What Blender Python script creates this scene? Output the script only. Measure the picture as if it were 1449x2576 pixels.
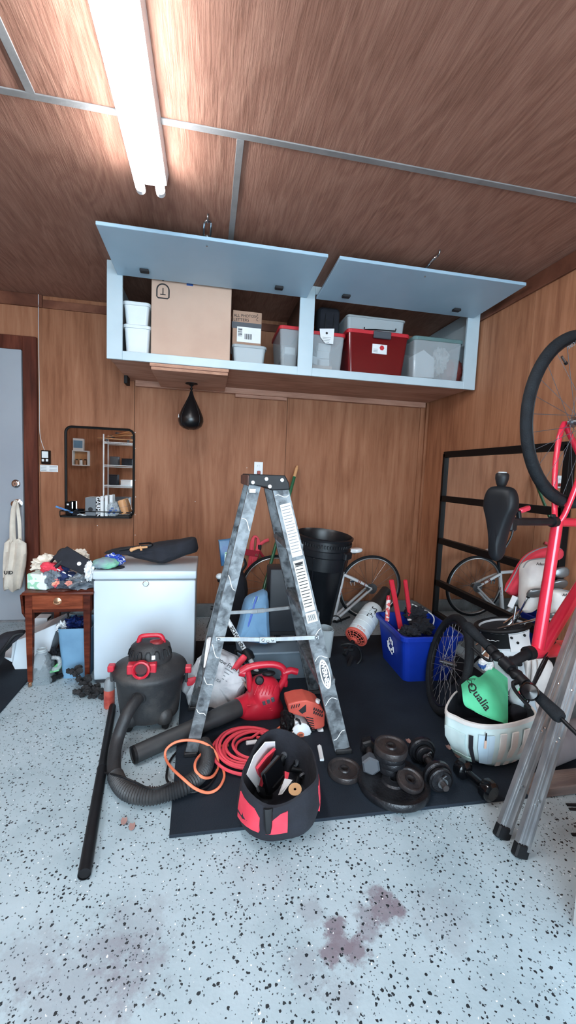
import bpy, bmesh, math, random
from mathutils import Vector, Matrix, noise

random.seed(7)
for o in list(bpy.data.objects):
    bpy.data.objects.remove(o)
scene = bpy.context.scene
COL = scene.collection
V3 = Vector
PI = math.pi

# ------------------------------------------------------------------ camera
FPX, CX, CY = 1058.0, 724.5, 1288.0
YAW, PIT, ROL = (math.radians(a) for a in (10.91, -5.024, 2.307))
EYE = V3((0, 0, 1.20))
_f = V3((math.sin(YAW)*math.cos(PIT), math.cos(YAW)*math.cos(PIT), math.sin(PIT)))
_r = V3((math.cos(YAW), -math.sin(YAW), 0))
_u = _r.cross(_f)
C_R = _r*math.cos(ROL) + _u*math.sin(ROL)
C_U = _u*math.cos(ROL) - _r*math.sin(ROL)
C_F = _f
cd = bpy.data.cameras.new('camera')
cd.sensor_fit = 'VERTICAL'
cd.sensor_height = 36.0
cd.lens = 36.0*FPX/2576.0
cd.clip_start = 0.02
cam = bpy.data.objects.new('camera', cd)
COL.objects.link(cam)
cm = Matrix((C_R, C_U, -C_F)).transposed().to_4x4()
cm.translation = EYE
cam.matrix_world = cm
scene.camera = cam

# ------------------------------------------------------------------ world and light
w = bpy.data.worlds.new('sky')
scene.world = w
w.use_nodes = True
bg = w.node_tree.nodes['Background']
bg.inputs[0].default_value = (0.70, 0.87, 1.0, 1)
bg.inputs[1].default_value = 10.0
vs = scene.view_settings
vs.view_transform = 'Standard'
vs.look = 'None'
vs.exposure = 0.5
vs.gamma = 1.0
vs.use_curve_mapping = False
TUBE_EMIT = 46.0
# daylight enters by the raised garage door behind the camera: a sampling portal in the opening
pl = bpy.data.lights.new('garage_opening_portal', 'AREA')
pl.shape = 'RECTANGLE'
pl.size, pl.size_y = 3.05, 2.2
pl.cycles.is_portal = True
po = bpy.data.objects.new('garage_opening_portal', pl)
po.location = (0.225, -2.32, 1.1)
po.rotation_euler = (PI/2, 0, 0)
COL.objects.link(po)

# ------------------------------------------------------------------ helpers
def ray(px, py):
    return C_R*((px-CX)/FPX) - C_U*((py-CY)/FPX) + C_F
def A(px, py, Y):                      # point of that image ray at depth y = Y
    d = ray(px, py)
    return EYE + d*((Y-EYE.y)/d.y)
def AZ(px, py, Z):                     # ... at height z = Z
    d = ray(px, py)
    return EYE + d*((Z-EYE.z)/d.z)
def AX(px, py, X):
    d = ray(px, py)
    return EYE + d*((X-EYE.x)/d.x)
def AP(px, py, p0, n):                 # ... on a plane
    d = ray(px, py); n = V3(n)
    return EYE + d*((V3(p0)-EYE).dot(n)/d.dot(n))
def S(r, g, b):
    def l(c):
        c /= 255.0
        return c/12.92 if c <= .04045 else ((c+.055)/1.055)**2.4
    return (l(r), l(g), l(b), 1)
def frame(o, x, y):
    x = V3(x).normalized(); z = x.cross(V3(y)).normalized(); y = z.cross(x)
    m = Matrix((x, y, z)).transposed().to_4x4()
    m.translation = V3(o)
    return m
def axis_frame(o, z):
    z = V3(z).normalized()
    a = V3((1, 0, 0)) if abs(z.x) < .8 else V3((0, 1, 0))
    x = (a - z*a.dot(z)).normalized(); y = z.cross(x)
    m = Matrix((x, y, z)).transposed().to_4x4()
    m.translation = V3(o)
    return m
RZ = lambda a: Matrix.Rotation(a, 4, 'Z')
RX = lambda a: Matrix.Rotation(a, 4, 'X')
RY = lambda a: Matrix.Rotation(a, 4, 'Y')
T = lambda x, y, z: Matrix.Translation((x, y, z))

W = {}                                  # world matrix of roots and parts
class MB:
    def __init__(s):
        s.v = []; s.f = []; s.s = []
    def add(s, vs, fs, smooth=False, M=None):
        b = len(s.v)
        for p in vs:
            p = V3(p)
            s.v.append(M @ p if M is not None else p)
        for f in fs:
            s.f.append([i+b for i in f]); s.s.append(smooth)
        return s
    def bm(s, bm, smooth=False, M=None):
        bm.verts.index_update()
        s.add([v.co.copy() for v in bm.verts], [[v.index for v in f.verts] for f in bm.faces], smooth, M)
        bm.free(); return s
    def box(s, lo, hi, bev=0, M=None, seg=1):
        lo, hi = V3(lo), V3(hi)
        b = bmesh.new()
        bmesh.ops.create_cube(b, size=1)
        for v in b.verts:
            v.co = V3([lo[i] + (v.co[i]+.5)*(hi[i]-lo[i]) for i in range(3)])
        if bev:
            bmesh.ops.bevel(b, geom=b.edges[:], offset=bev, segments=seg, affect='EDGES', profile=.5)
        return s.bm(b, seg > 1, M)
    def cbox(s, c, size, bev=0, M=None, seg=1):
        c, h = V3(c), V3(size)/2
        return s.box(c-h, c+h, bev, M, seg)
    def bar(s, p0, p1, w, t, side=(0, 1, 0), bev=0):     # w measured along side, t across
        p0, p1 = V3(p0), V3(p1); z = (p1-p0); L = z.length; z = z/L
        x = V3(side); x = (x - z*x.dot(z)).normalized(); y = z.cross(x)
        m = Matrix((x, y, z)).transposed().to_4x4(); m.translation = p0
        return s.box((-w/2, -t/2, 0), (w/2, t/2, L), bev, m)
    def channel(s, p0, p1, w, d, t, side, back):         # C channel: web w along side, flanges d along back
        p0, p1 = V3(p0), V3(p1); z = (p1-p0); L = z.length; z = z/L
        x = V3(side); x = (x - z*x.dot(z)).normalized()
        y = V3(back); y = (y - z*y.dot(z) - x*y.dot(x)).normalized()
        o = [(-w/2, 0), (w/2, 0), (w/2, d), (w/2-t, d), (w/2-t, t), (-w/2+t, t), (-w/2+t, d), (-w/2, d)]
        vs = [p0 + x*a + y*b for a, b in o] + [p1 + x*a + y*b for a, b in o]
        n = 8
        fs = [[i, (i+1) % n, (i+1) % n+n, i+n] for i in range(n)]
        for k in (0, n):
            fs += [[k, k+1, k+4, k+5], [k+1, k+2, k+3, k+4], [k, k+5, k+6, k+7]]
        return s.add(vs, fs)
    def tube(s, pts, r, n=10, closed=False, cap=True, flat=1.0):
        pts = [V3(p) for p in pts]; N = len(pts)
        rs = r if isinstance(r, (list, tuple)) else [r]*N
        tan = []
        for i in range(N):
            a = pts[(i-1) % N] if (closed or i > 0) else pts[i]
            b = pts[(i+1) % N] if (closed or i < N-1) else pts[i]
            t = b-a
            tan.append(t.normalized() if t.length > 1e-9 else (tan[-1] if tan else V3((0, 0, 1))))
        up = V3((0, 0, 1)) if abs(tan[0].z) < .9 else V3((1, 0, 0))
        nx = (up - tan[0]*up.dot(tan[0])).normalized()
        vs = []
        for i in range(N):
            nx = (nx - tan[i]*nx.dot(tan[i])).normalized(); ny = tan[i].cross(nx)
            for k in range(n):
                a = 2*PI*k/n
                vs.append(pts[i] + (nx*math.cos(a) + ny*math.sin(a)*flat)*rs[i])
        fs = []
        for i in range(N if closed else N-1):
            j = (i+1) % N
            for k in range(n):
                fs.append([i*n+k, i*n+(k+1) % n, j*n+(k+1) % n, j*n+k])
        if cap and not closed:
            fs.append(list(range(n))[::-1]); fs.append([(N-1)*n+k for k in range(n)])
        return s.add(vs, fs, True)
    def lathe(s, prof, n=24, M=None, smooth=True, a0=0, sx=1, sy=1):
        vs = []; fs = []
        for r, z in prof:
            for k in range(n):
                a = 2*PI*k/n + a0
                vs.append((r*math.cos(a)*sx, r*math.sin(a)*sy, z))
        m = len(prof)
        for i in range(m-1):
            for k in range(n):
                fs.append([i*n+k, i*n+(k+1) % n, (i+1)*n+(k+1) % n, (i+1)*n+k])
        if abs(prof[0][0]-prof[-1][0]) > 1e-6:          # equal end radii: an open ring
            if prof[0][0] > 1e-6: fs.append(list(range(n))[::-1])
            if prof[-1][0] > 1e-6: fs.append([(m-1)*n+k for k in range(n)])
        return s.add(vs, fs, smooth, M)
    def torus(s, R, r, M=None, n=48, m=10, rz=None):
        vs = []; fs = []; rz = rz or r
        for i in range(n):
            a = 2*PI*i/n
            for k in range(m):
                b = 2*PI*k/m
                q = R + r*math.cos(b)
                vs.append((q*math.cos(a), q*math.sin(a), rz*math.sin(b)))
        for i in range(n):
            for k in range(m):
                fs.append([i*m+k, ((i+1) % n)*m+k, ((i+1) % n)*m+(k+1) % m, i*m+(k+1) % m])
        return s.add(vs, fs, True, M)
    def prism(s, out, d, M=None, bev=0, z0=0):           # 2-D outline, extruded z0..z0+d
        b = bmesh.new()
        f = b.faces.new([b.verts.new((p[0], p[1], z0)) for p in out])
        r = bmesh.ops.extrude_face_region(b, geom=[f])
        for e in r['geom']:
            if isinstance(e, bmesh.types.BMVert): e.co.z += d
        bmesh.ops.recalc_face_normals(b, faces=b.faces[:])
        if bev:
            bmesh.ops.bevel(b, geom=b.edges[:], offset=bev, segments=2, affect='EDGES', profile=.5)
        return s.bm(b, False, M)
    def puff(s, out, th, M=None, lev=5, core=.55, seed=None, amp=0):   # pillow-like solid over a 2-D outline, thickness th about z=0
        n = len(out); c = [sum(p[i] for p in out)/n for i in (0, 1)]
        vs = []; fs = []
        ks = [-1 + 2*i/(2*lev) for i in range(2*lev+1)]
        for k in ks:
            sc = core + (1-core)*math.sqrt(max(0, 1-k*k))
            for p in out:
                q = V3((c[0]+(p[0]-c[0])*sc, c[1]+(p[1]-c[1])*sc, k*th/2))
                if amp:
                    q += noise.noise_vector(q*9 + V3((seed*7.3, seed*3.1, 0)))*amp + noise.noise_vector(q*27 + V3((seed*1.3, 0, seed)))*amp*.45
                vs.append(q)
        m = len(ks)
        for i in range(m-1):
            for k in range(n):
                fs.append([i*n+k, i*n+(k+1) % n, (i+1)*n+(k+1) % n, (i+1)*n+k])
        for base, sgn in ((0, -1), ((m-1)*n, 1)):
            ci = len(vs); vs.append(V3((c[0], c[1], sgn*th/2*1.02)))
            for k in range(n):
                f = [base+k, base+(k+1) % n, ci]
                fs.append(f if sgn > 0 else f[::-1])
        return s.add(vs, fs, True, M)
    def blob(s, c, rad, seed=0, amp=.12, fr=6, sub=4, M=None, floor=None):
        b = bmesh.new()
        bmesh.ops.create_icosphere(b, subdivisions=sub, radius=1)
        mr = max(rad)
        for v in b.verts:
            d = v.co.copy()
            k = 1 + amp*noise.noise(d*fr*.5 + V3((seed, seed*2.7, 1.3))) + amp*.6*noise.noise(d*fr + V3((seed*5, 0, seed)))
            r2 = 1 - abs(noise.noise(d*fr*.8 + V3((0, seed*3, 4))))*amp
            p = V3((d.x*rad[0], d.y*rad[1], d.z*rad[2]))*k*r2
            v.co = p
        if M is not None:
            for v in b.verts: v.co = M @ v.co
        for v in b.verts:
            v.co += V3(c)
            if floor is not None and v.co.z < floor: v.co.z = floor
        return s.bm(b, True)
    def loft(s, rings, cap=True, smooth=True, M=None, closed=True):
        n = len(rings[0]); vs = [p for r in rings for p in r]; fs = []
        for i in range(len(rings)-1):
            for k in range(n if closed else n-1):
                fs.append([i*n+k, i*n+(k+1) % n, (i+1)*n+(k+1) % n, (i+1)*n+k])
        if cap and closed:
            fs.append(list(range(n))[::-1]); fs.append([(len(rings)-1)*n+k for k in range(n)])
        return s.add(vs, fs, smooth, M)
    def sheet(s, grid, th=.002):                          # grid of points -> sheet with thickness
        R, Cn = len(grid), len(grid[0]); top = [V3(p) for r in grid for p in r]
        nr = []
        for i in range(R):
            for j in range(Cn):
                a = V3(grid[min(i+1, R-1)][j])-V3(grid[max(i-1, 0)][j])
                b = V3(grid[i][min(j+1, Cn-1)])-V3(grid[i][max(j-1, 0)])
                k = a.cross(b)
                nr.append(k.normalized() if k.length > 1e-12 else V3((0, 0, 1)))
        bot = [p-q*th for p, q in zip(top, nr)]
        N = R*Cn; fs = []
        for i in range(R-1):
            for j in range(Cn-1):
                q = [i*Cn+j, i*Cn+j+1, (i+1)*Cn+j+1, (i+1)*Cn+j]
                fs.append(q); fs.append([k+N for k in q[::-1]])
        rim = [j for j in range(Cn)] + [i*Cn+Cn-1 for i in range(1, R)] + [(R-1)*Cn+j for j in range(Cn-2, -1, -1)] + [i*Cn for i in range(R-2, 0, -1)]
        for a, b in zip(rim, rim[1:]+rim[:1]):
            fs.append([a, a+N, b+N, b])
        return s.add(top+bot, fs, True)
    def mesh(s, name):
        me = bpy.data.meshes.new(name)
        me.from_pydata([tuple(p) for p in s.v], [], s.f)
        me.polygons.foreach_set('use_smooth', s.s)
        me.update()
        return me
    def build(s, name, material, parent=None, local=False, label=None, cat=None, group=None, kind=None):
        if parent is not None and not local:
            inv = W[parent].inverted()
            s.v = [inv @ p for p in s.v]
        b = bmesh.new()
        me = s.mesh(name)
        b.from_mesh(me)
        bmesh.ops.recalc_face_normals(b, faces=b.faces[:])
        b.to_mesh(me); b.free()
        if any(s.s): me.set_sharp_from_angle(angle=math.radians(38))
        o = bpy.data.objects.new(name, me)
        COL.objects.link(o)
        me.materials.append(material)
        if parent is not None:
            o.parent = parent; W[o] = W[parent]
        else:
            W[o] = Matrix()
        tag(o, label, cat, group, kind)
        return o
def tag(o, label=None, cat=None, group=None, kind=None):
    if label: o['label'] = label
    if cat: o['category'] = cat
    if group: o['group'] = group
    if kind: o['kind'] = kind
    return o
def thing(name, label, cat, loc=(0, 0, 0), rz=0, group=None, M=None):
    o = bpy.data.objects.new(name, None)
    COL.objects.link(o)
    m = M if M is not None else T(*loc) @ RZ(rz)
    o.matrix_world = m
    o.empty_display_size = .05
    W[o] = m.copy()
    return tag(o, label, cat, group)
def inst(src, parent, M=None):          # copy of a part mesh, sharing data; M in parent space
    c = src.copy()
    COL.objects.link(c)
    c.parent = parent
    if M is not None: c.matrix_local = M
    W[c] = W[parent]
    return c
def dup(root, M, label, group=None):
    r = root.copy(); COL.objects.link(r); r.matrix_world = M; W[r] = M.copy()
    r['label'] = label
    if group: r['group'] = group
    def rec(a, b):
        for ch in list(a.children):
            c = ch.copy(); COL.objects.link(c); c.parent = b; W[c] = W[b]
            rec(ch, c)
    rec(root, r)
    return r
def text(name, st, size, M, material, parent, sx=1.0, ext=.0006, align='CENTER', sp=1.0, bold=0):
    cu = bpy.data.curves.new(name, 'FONT')
    cu.body = st; cu.size = size; cu.extrude = ext; cu.align_x = align; cu.align_y = 'CENTER'
    cu.space_character = sp; cu.resolution_u = 3
    cu.offset = bold
    to = bpy.data.objects.new(name+'_curve', cu)
    COL.objects.link(to)
    bpy.context.view_layer.update()
    dg = bpy.context.evaluated_depsgraph_get()
    me = bpy.data.meshes.new_from_object(to.evaluated_get(dg))
    bpy.data.objects.remove(to)
    m = W[parent].inverted() @ M @ Matrix.Diagonal((sx, 1, 1, 1))
    me.transform(m)
    me.materials.clear(); me.materials.append(material)
    o = bpy.data.objects.new(name, me)
    COL.objects.link(o); o.parent = parent; W[o] = W[parent]
    return o
def conform(o, target, lift=.0015):     # lay a flat decal on the surface it is printed on
    from mathutils.bvhtree import BVHTree
    bt = BVHTree.FromPolygons([W[target] @ v.co for v in target.data.vertices], [p.vertices[:] for p in target.data.polygons])
    m = W[o]; inv = m.inverted()
    zs = [v.co.copy() for v in o.data.vertices]
    for v in o.data.vertices:
        p = m @ v.co; d = (p-EYE).normalized()
        h, n, i, dist = bt.ray_cast(EYE, d)
        if h is not None and (h-p).length < .12:
            v.co = inv @ (h - d*lift)
def arc(c, r, a0, a1, n, M=None):
    out = []
    for i in range(n+1):
        a = a0 + (a1-a0)*i/n
        p = V3((c[0]+r*math.cos(a), c[1]+r*math.sin(a), c[2] if len(c) > 2 else 0))
        out.append(M @ p if M is not None else p)
    return out
def smooth_path(pts, n=8, closed=False):
    pts = [V3(p) for p in pts]; N = len(pts); out = []
    for i in range(N if closed else N-1):
        if closed:
            p0, p1, p2, p3 = (pts[(i+k-1) % N] for k in range(4))
        else:
            p0, p1, p2, p3 = (pts[min(max(i+k-1, 0), N-1)] for k in range(4))
        for j in range(n):
            t = j/n
            out.append(.5*((2*p1) + (p2-p0)*t + (2*p0-5*p1+4*p2-p3)*t*t + (3*p1-p0-3*p2+p3)*t**3))
    if not closed: out.append(pts[-1])
    return out
def rrect(w, h, r, n=4, cx=0, cy=0):
    out = []
    for sx, sy, a in ((1, -1, -PI/2), (1, 1, 0), (-1, 1, PI/2), (-1, -1, PI)):
        for i in range(n+1):
            b = a + PI/2*i/n
            out.append((cx+sx*(w/2-r)+r*math.cos(b), cy+sy*(h/2-r)+r*math.sin(b)))
    return out

# ------------------------------------------------------------------ materials
def nodes(name):
    m = bpy.data.materials.new(name); m.use_nodes = True
    nt = m.node_tree
    return m, nt, nt.nodes['Principled BSDF']
def N(nt, t, **kw):
    n = nt.nodes.new(t)
    for k, v in kw.items():
        if hasattr(n, k): setattr(n, k, v)
        else: n.inputs[k].default_value = v
    return n
def ramp(nt, stops):
    r = nt.nodes.new('ShaderNodeValToRGB'); e = r.color_ramp.elements
    while len(e) > 1: e.remove(e[-1])
    e[0].position, e[0].color = stops[0]
    for p, c in stops[1:]:
        k = e.new(p); k.color = c
    return r
def mat(name, col, rough=.5, metal=0, col2=None, scale=12, detail=4, lo=.35, hi=.7, bump=0, bscale=60, stretch=(1, 1, 1), trans=0, ior=1.45, coat=0, spec=None, sss=0, dist=0):
    m, nt, p = nodes(name)
    p.inputs['Base Color'].default_value = col
    p.inputs['Roughness'].default_value = rough
    p.inputs['Metallic'].default_value = metal
    if trans: p.inputs['Transmission Weight'].default_value = trans; p.inputs['IOR'].default_value = ior
    if coat: p.inputs['Coat Weight'].default_value = coat
    if spec is not None: p.inputs['Specular IOR Level'].default_value = spec
    if col2 is not None or bump:
        tc = N(nt, 'ShaderNodeTexCoord'); mp = N(nt, 'ShaderNodeMapping')
        mp.inputs['Scale'].default_value = stretch
        nt.links.new(tc.outputs['Object'], mp.inputs[0])
    if col2 is not None:
        nz = N(nt, 'ShaderNodeTexNoise', Scale=scale, Detail=detail, Distortion=dist)
        nt.links.new(mp.outputs[0], nz.inputs['Vector'])
        r = ramp(nt, [(lo, col), (hi, col2)])
        nt.links.new(nz.outputs[0], r.inputs[0]); nt.links.new(r.outputs[0], p.inputs['Base Color'])
    if bump:
        n2 = N(nt, 'ShaderNodeTexNoise', Scale=bscale, Detail=3)
        nt.links.new(mp.outputs[0], n2.inputs['Vector'])
        b = N(nt, 'ShaderNodeBump', Strength=min(1, bump), Distance=.004*max(1, bump))
        nt.links.new(n2.outputs[0], b.inputs['Height']); nt.links.new(b.outputs[0], p.inputs['Normal'])
    return m
def clear(name, col, rough=.08, alpha=.35):          # thin clear plastic: mix of transparent and glossy
    m, nt, p = nodes(name)
    p.inputs['Base Color'].default_value = col
    p.inputs['Roughness'].default_value = rough
    tr = N(nt, 'ShaderNodeBsdfTransparent'); mx = N(nt, 'ShaderNodeMixShader')
    tr.inputs[0].default_value = [c*.35+.65 if i < 3 else 1 for i, c in enumerate(col)]
    mx.inputs[0].default_value = alpha
    nt.links.new(tr.outputs[0], mx.inputs[1]); nt.links.new(p.outputs[0], mx.inputs[2])
    nt.links.new(mx.outputs[0], nt.nodes['Material Output'].inputs[0])
    return m
def ply(name, c0, c1, c2, stretch, swirl, rough=.55, bump=.5, fig=1.0, spec=.15):
    m, nt, p = nodes(name)
    L = nt.links.new
    tc = N(nt, 'ShaderNodeTexCoord'); oi = N(nt, 'ShaderNodeObjectInfo')
    ad = N(nt, 'ShaderNodeVectorMath', operation='MULTIPLY_ADD')
    L(oi.outputs['Random'], ad.inputs[0]); ad.inputs[1].default_value = (7, 5, 9); L(tc.outputs['Object'], ad.inputs[2])
    mp = N(nt, 'ShaderNodeMapping'); mp.inputs['Scale'].default_value = stretch
    L(ad.outputs[0], mp.inputs[0])
    g = N(nt, 'ShaderNodeTexNoise', Scale=1.0, Detail=8, Roughness=.65, Distortion=.4); L(mp.outputs[0], g.inputs['Vector'])
    m2 = N(nt, 'ShaderNodeMapping'); m2.inputs['Scale'].default_value = swirl
    L(ad.outputs[0], m2.inputs[0])
    h = N(nt, 'ShaderNodeTexNoise', Scale=1.0, Detail=2, Distortion=.8); L(m2.outputs[0], h.inputs['Vector'])
    mu = N(nt, 'ShaderNodeMath', operation='MULTIPLY'); mu.inputs[1].default_value = 22*fig
    L(h.outputs[0], mu.inputs[0])
    sn = N(nt, 'ShaderNodeMath', operation='SINE'); L(mu.outputs[0], sn.inputs[0])
    s2 = N(nt, 'ShaderNodeMath', operation='MULTIPLY'); s2.inputs[1].default_value = .09; L(sn.outputs[0], s2.inputs[0])
    su = N(nt, 'ShaderNodeMath', operation='ADD'); L(g.outputs[0], su.inputs[0]); L(s2.outputs[0], su.inputs[1])
    big = N(nt, 'ShaderNodeTexNoise', Scale=1.6, Detail=3); L(ad.outputs[0], big.inputs['Vector'])
    b2 = N(nt, 'ShaderNodeMath', operation='MULTIPLY_ADD'); b2.inputs[1].default_value = .35; b2.inputs[2].default_value = -.17
    L(big.outputs[0], b2.inputs[0])
    s3 = N(nt, 'ShaderNodeMath', operation='ADD'); L(su.outputs[0], s3.inputs[0]); L(b2.outputs[0], s3.inputs[1])
    r = ramp(nt, [(.25, c0), (.5, c1), (.75, c2)]); L(s3.outputs[0], r.inputs[0])
    L(r.outputs[0], p.inputs['Base Color'])
    p.inputs['Roughness'].default_value = rough
    p.inputs['Specular IOR Level'].default_value = spec
    bp = N(nt, 'ShaderNodeBump', Strength=bump, Distance=.003); L(su.outputs[0], bp.inputs['Height']); L(bp.outputs[0], p.inputs['Normal'])
    return m

M_wall = ply('plywood_wall', S(128, 82, 57), S(150, 101, 74), S(164, 115, 87), (30, 30, 2.4), (3.2, 3.2, .5))
M_ceil = ply('plywood_ceiling', S(126, 88, 73), S(146, 105, 89), S(163, 122, 104), (110, 7, 110), (6, 1.3, 6), bump=.9, fig=1.8)
M_trim = ply('stained_trim', S(84, 50, 38), S(110, 68, 52), S(132, 86, 66), (4, 4, 4), (2, 2, 2))
M_dark_trim = ply('dark_door_frame', S(60, 28, 20), S(88, 44, 32), S(110, 60, 44), (30, 30, 2), (2, 2, .5))
M_batten = mat('metal_batten', S(142, 140, 140), .5, .1, S(118, 116, 116), 8, bump=.2)
M_wall_r_lit = ply('plywood_right_wall_lit', S(138, 91, 66), S(166, 114, 84), S(182, 131, 101), (30, 30, 2.4), (3.2, 3.2, .5))  # wall plywood lightened in colour to make up for weak light on this side
M_wallbase = mat('wall_backing', S(50, 28, 20), .8)
M_conc = mat('concrete', S(128, 134, 136), .8, 0, S(98, 104, 108), 9, bump=.4, bscale=90)
M_white = mat('white_paint', S(214, 228, 232), .4, 0, S(198, 214, 220), 3)
M_cab = mat('cabinet_paint', S(188, 205, 213), .38, 0, S(176, 195, 204), 4)
M_enamel = mat('white_enamel', S(196, 210, 220), .28, 0, S(184, 199, 210), 2.5)
M_black = mat('black_plastic', S(14, 15, 18), .5, 0, S(22, 24, 28), 20, spec=.3)
M_blackgloss = mat('black_gloss', S(10, 11, 14), .15)
M_blackmetal = mat('black_metal', S(9, 9, 11), .55, 0, spec=.25)
M_rubber = mat('rubber_mat', S(27, 37, 48), .75, 0, S(20, 29, 39), 5, bump=.3, bscale=200, spec=.3)
M_tyre = mat('tyre_rubber', S(30, 34, 38), .75, 0, S(22, 25, 29), 30, spec=.2, bump=.5, bscale=150)
M_blackcloth = mat('black_cloth', S(20, 22, 30), .9, 0, S(30, 33, 42), 14, bump=.8, bscale=40)
M_chrome = mat('chrome', S(215, 218, 220), .18, 1)
M_steel = mat('brushed_steel', S(160, 162, 165), .35, 1, S(120, 122, 126), 18)
M_alu = mat('aluminium_new', S(176, 180, 182), .38, .75, S(150, 154, 158), 30, stretch=(1, 1, .15))
M_aluworn = mat('aluminium_worn', S(122, 128, 132), .5, .45, S(62, 65, 69), 26, 10, .40, .68, bump=.4, bscale=60, dist=.5)
M_red = mat('red_plastic', S(196, 36, 56), .35, 0, S(170, 26, 46), 6)
M_redbike = mat('red_bike_paint', S(214, 40, 66), .25, .1, coat=.6)
M_redcloth = mat('red_cloth', S(222, 66, 84), .85, 0, S(196, 48, 68), 10, bump=.6, bscale=30)
M_orange = mat('orange_plastic', S(206, 94, 80), .5, 0, S(184, 76, 66), 10, spec=.3)
M_cord = mat('orange_cord', S(236, 132, 98), .55, spec=.3)
M_redcord = mat('red_cord', S(224, 78, 92), .55, spec=.3)
M_redstrap = mat('dark_red_strap', S(150, 24, 44), .8)
M_whitebike = mat('white_bike_paint', S(228, 230, 232), .25, coat=.4)
M_blue = mat('blue_bin_plastic', S(10, 52, 168), .45, 0, S(8, 44, 148), 6)
M_bluegrey = mat('blue_grey_plastic', S(106, 148, 178), .5, 0, S(94, 134, 164), 9)
M_bluebag = mat('light_blue_fabric', S(112, 154, 188), .8, 0, S(96, 136, 172), 8, bump=.5, bscale=20)
M_card = mat('cardboard', S(200, 171, 152), .85, 0, S(188, 158, 140), 4, bump=.15)
M_card2 = mat('old_cardboard', S(168, 136, 116), .85, 0, S(148, 118, 100), 6)
M_paper = mat('white_paper', S(232, 234, 236), .8, 0, S(216, 220, 222), 6)
M_print = mat('black_print', S(28, 28, 32), .7)
M_greyprint = mat('grey_print', S(120, 126, 130), .7)
M_mahog = ply('mahogany', S(48, 18, 12), S(82, 36, 24), S(112, 56, 38), (6, 40, 40), (2, 4, 4), rough=.25, bump=.1)
M_cream = mat('cream_canvas', S(226, 218, 204), .9, 0, S(206, 196, 182), 14, bump=.7, bscale=30)
M_green = mat('green_fabric', S(92, 208, 158), .7, 0, S(70, 186, 136), 7, bump=.5, bscale=18)
M_mint = mat('mint_white_fabric', S(206, 226, 226), .65, 0, S(180, 204, 206), 6, bump=.6, bscale=16)
M_whitecloth = mat('white_cloth', S(222, 220, 216), .85, 0, S(196, 192, 190), 10, bump=.7, bscale=20)
M_iron = mat('cast_iron', S(38, 39, 43), .32, .35, S(26, 27, 31), 22, bump=.5, bscale=90)
M_rust = mat('rusty_iron', S(68, 62, 61), .38, .35, S(38, 38, 42), 14, bump=.5, bscale=80)
M_mirror = mat('mirror_glass', (.86, .88, .88, 1), .015, 1)
M_wood = mat('light_wood', S(214, 164, 116), .5, 0, S(190, 138, 92), 10, stretch=(1, 1, .2))
M_dirtyblack = mat('dusty_black_plastic', S(38, 40, 43), .55, 0, S(82, 79, 77), 7, 6, .5, .8, bump=.3, bscale=120)
M_grey = mat('grey_plastic', S(120, 126, 130), .5)
M_darkgrey = mat('dark_grey_plastic', S(70, 74, 80), .5)
M_navy = mat('navy_cloth', S(34, 52, 100), .9, 0, S(24, 40, 78), 12, bump=.8, bscale=24)
M_greycloth = mat('grey_cloth', S(128, 138, 146), .9, 0, S(88, 98, 108), 12, bump=.9, bscale=22)
M_pinkcloth = mat('pink_cloth', S(222, 156, 140), .85, 0, S(190, 110, 100), 20, bump=.6)
M_clear = clear('clear_plastic', S(214, 222, 226), .12, .3)
M_frost = clear('frosted_plastic', S(206, 216, 220), .35, .55)
M_redclear = clear('dark_red_clear_plastic', S(110, 20, 24), .12, .82)
M_greengrey = clear('green_grey_lid', S(110, 140, 140), .25, .8)
M_redlid = mat('red_lid', S(190, 40, 50), .4)
M_whiteplastic = mat('white_plastic', S(228, 234, 236), .35, 0, S(214, 222, 226), 5)
M_brass = mat('brass', S(176, 140, 112), .3, .9)
M_seat = mat('saddle_vinyl', S(15, 18, 22), .5, 0, S(20, 23, 28), 8, spec=.25)

# ================================================================== the room
XL, XR, YB, YF, ZC = -2.9, 1.888, 3.5, -2.3, 2.437
def struct(name, mb, m, parent=None):
    o = mb.build(name, m, parent)
    if parent is None: o['kind'] = 'structure'
    return o

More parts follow.
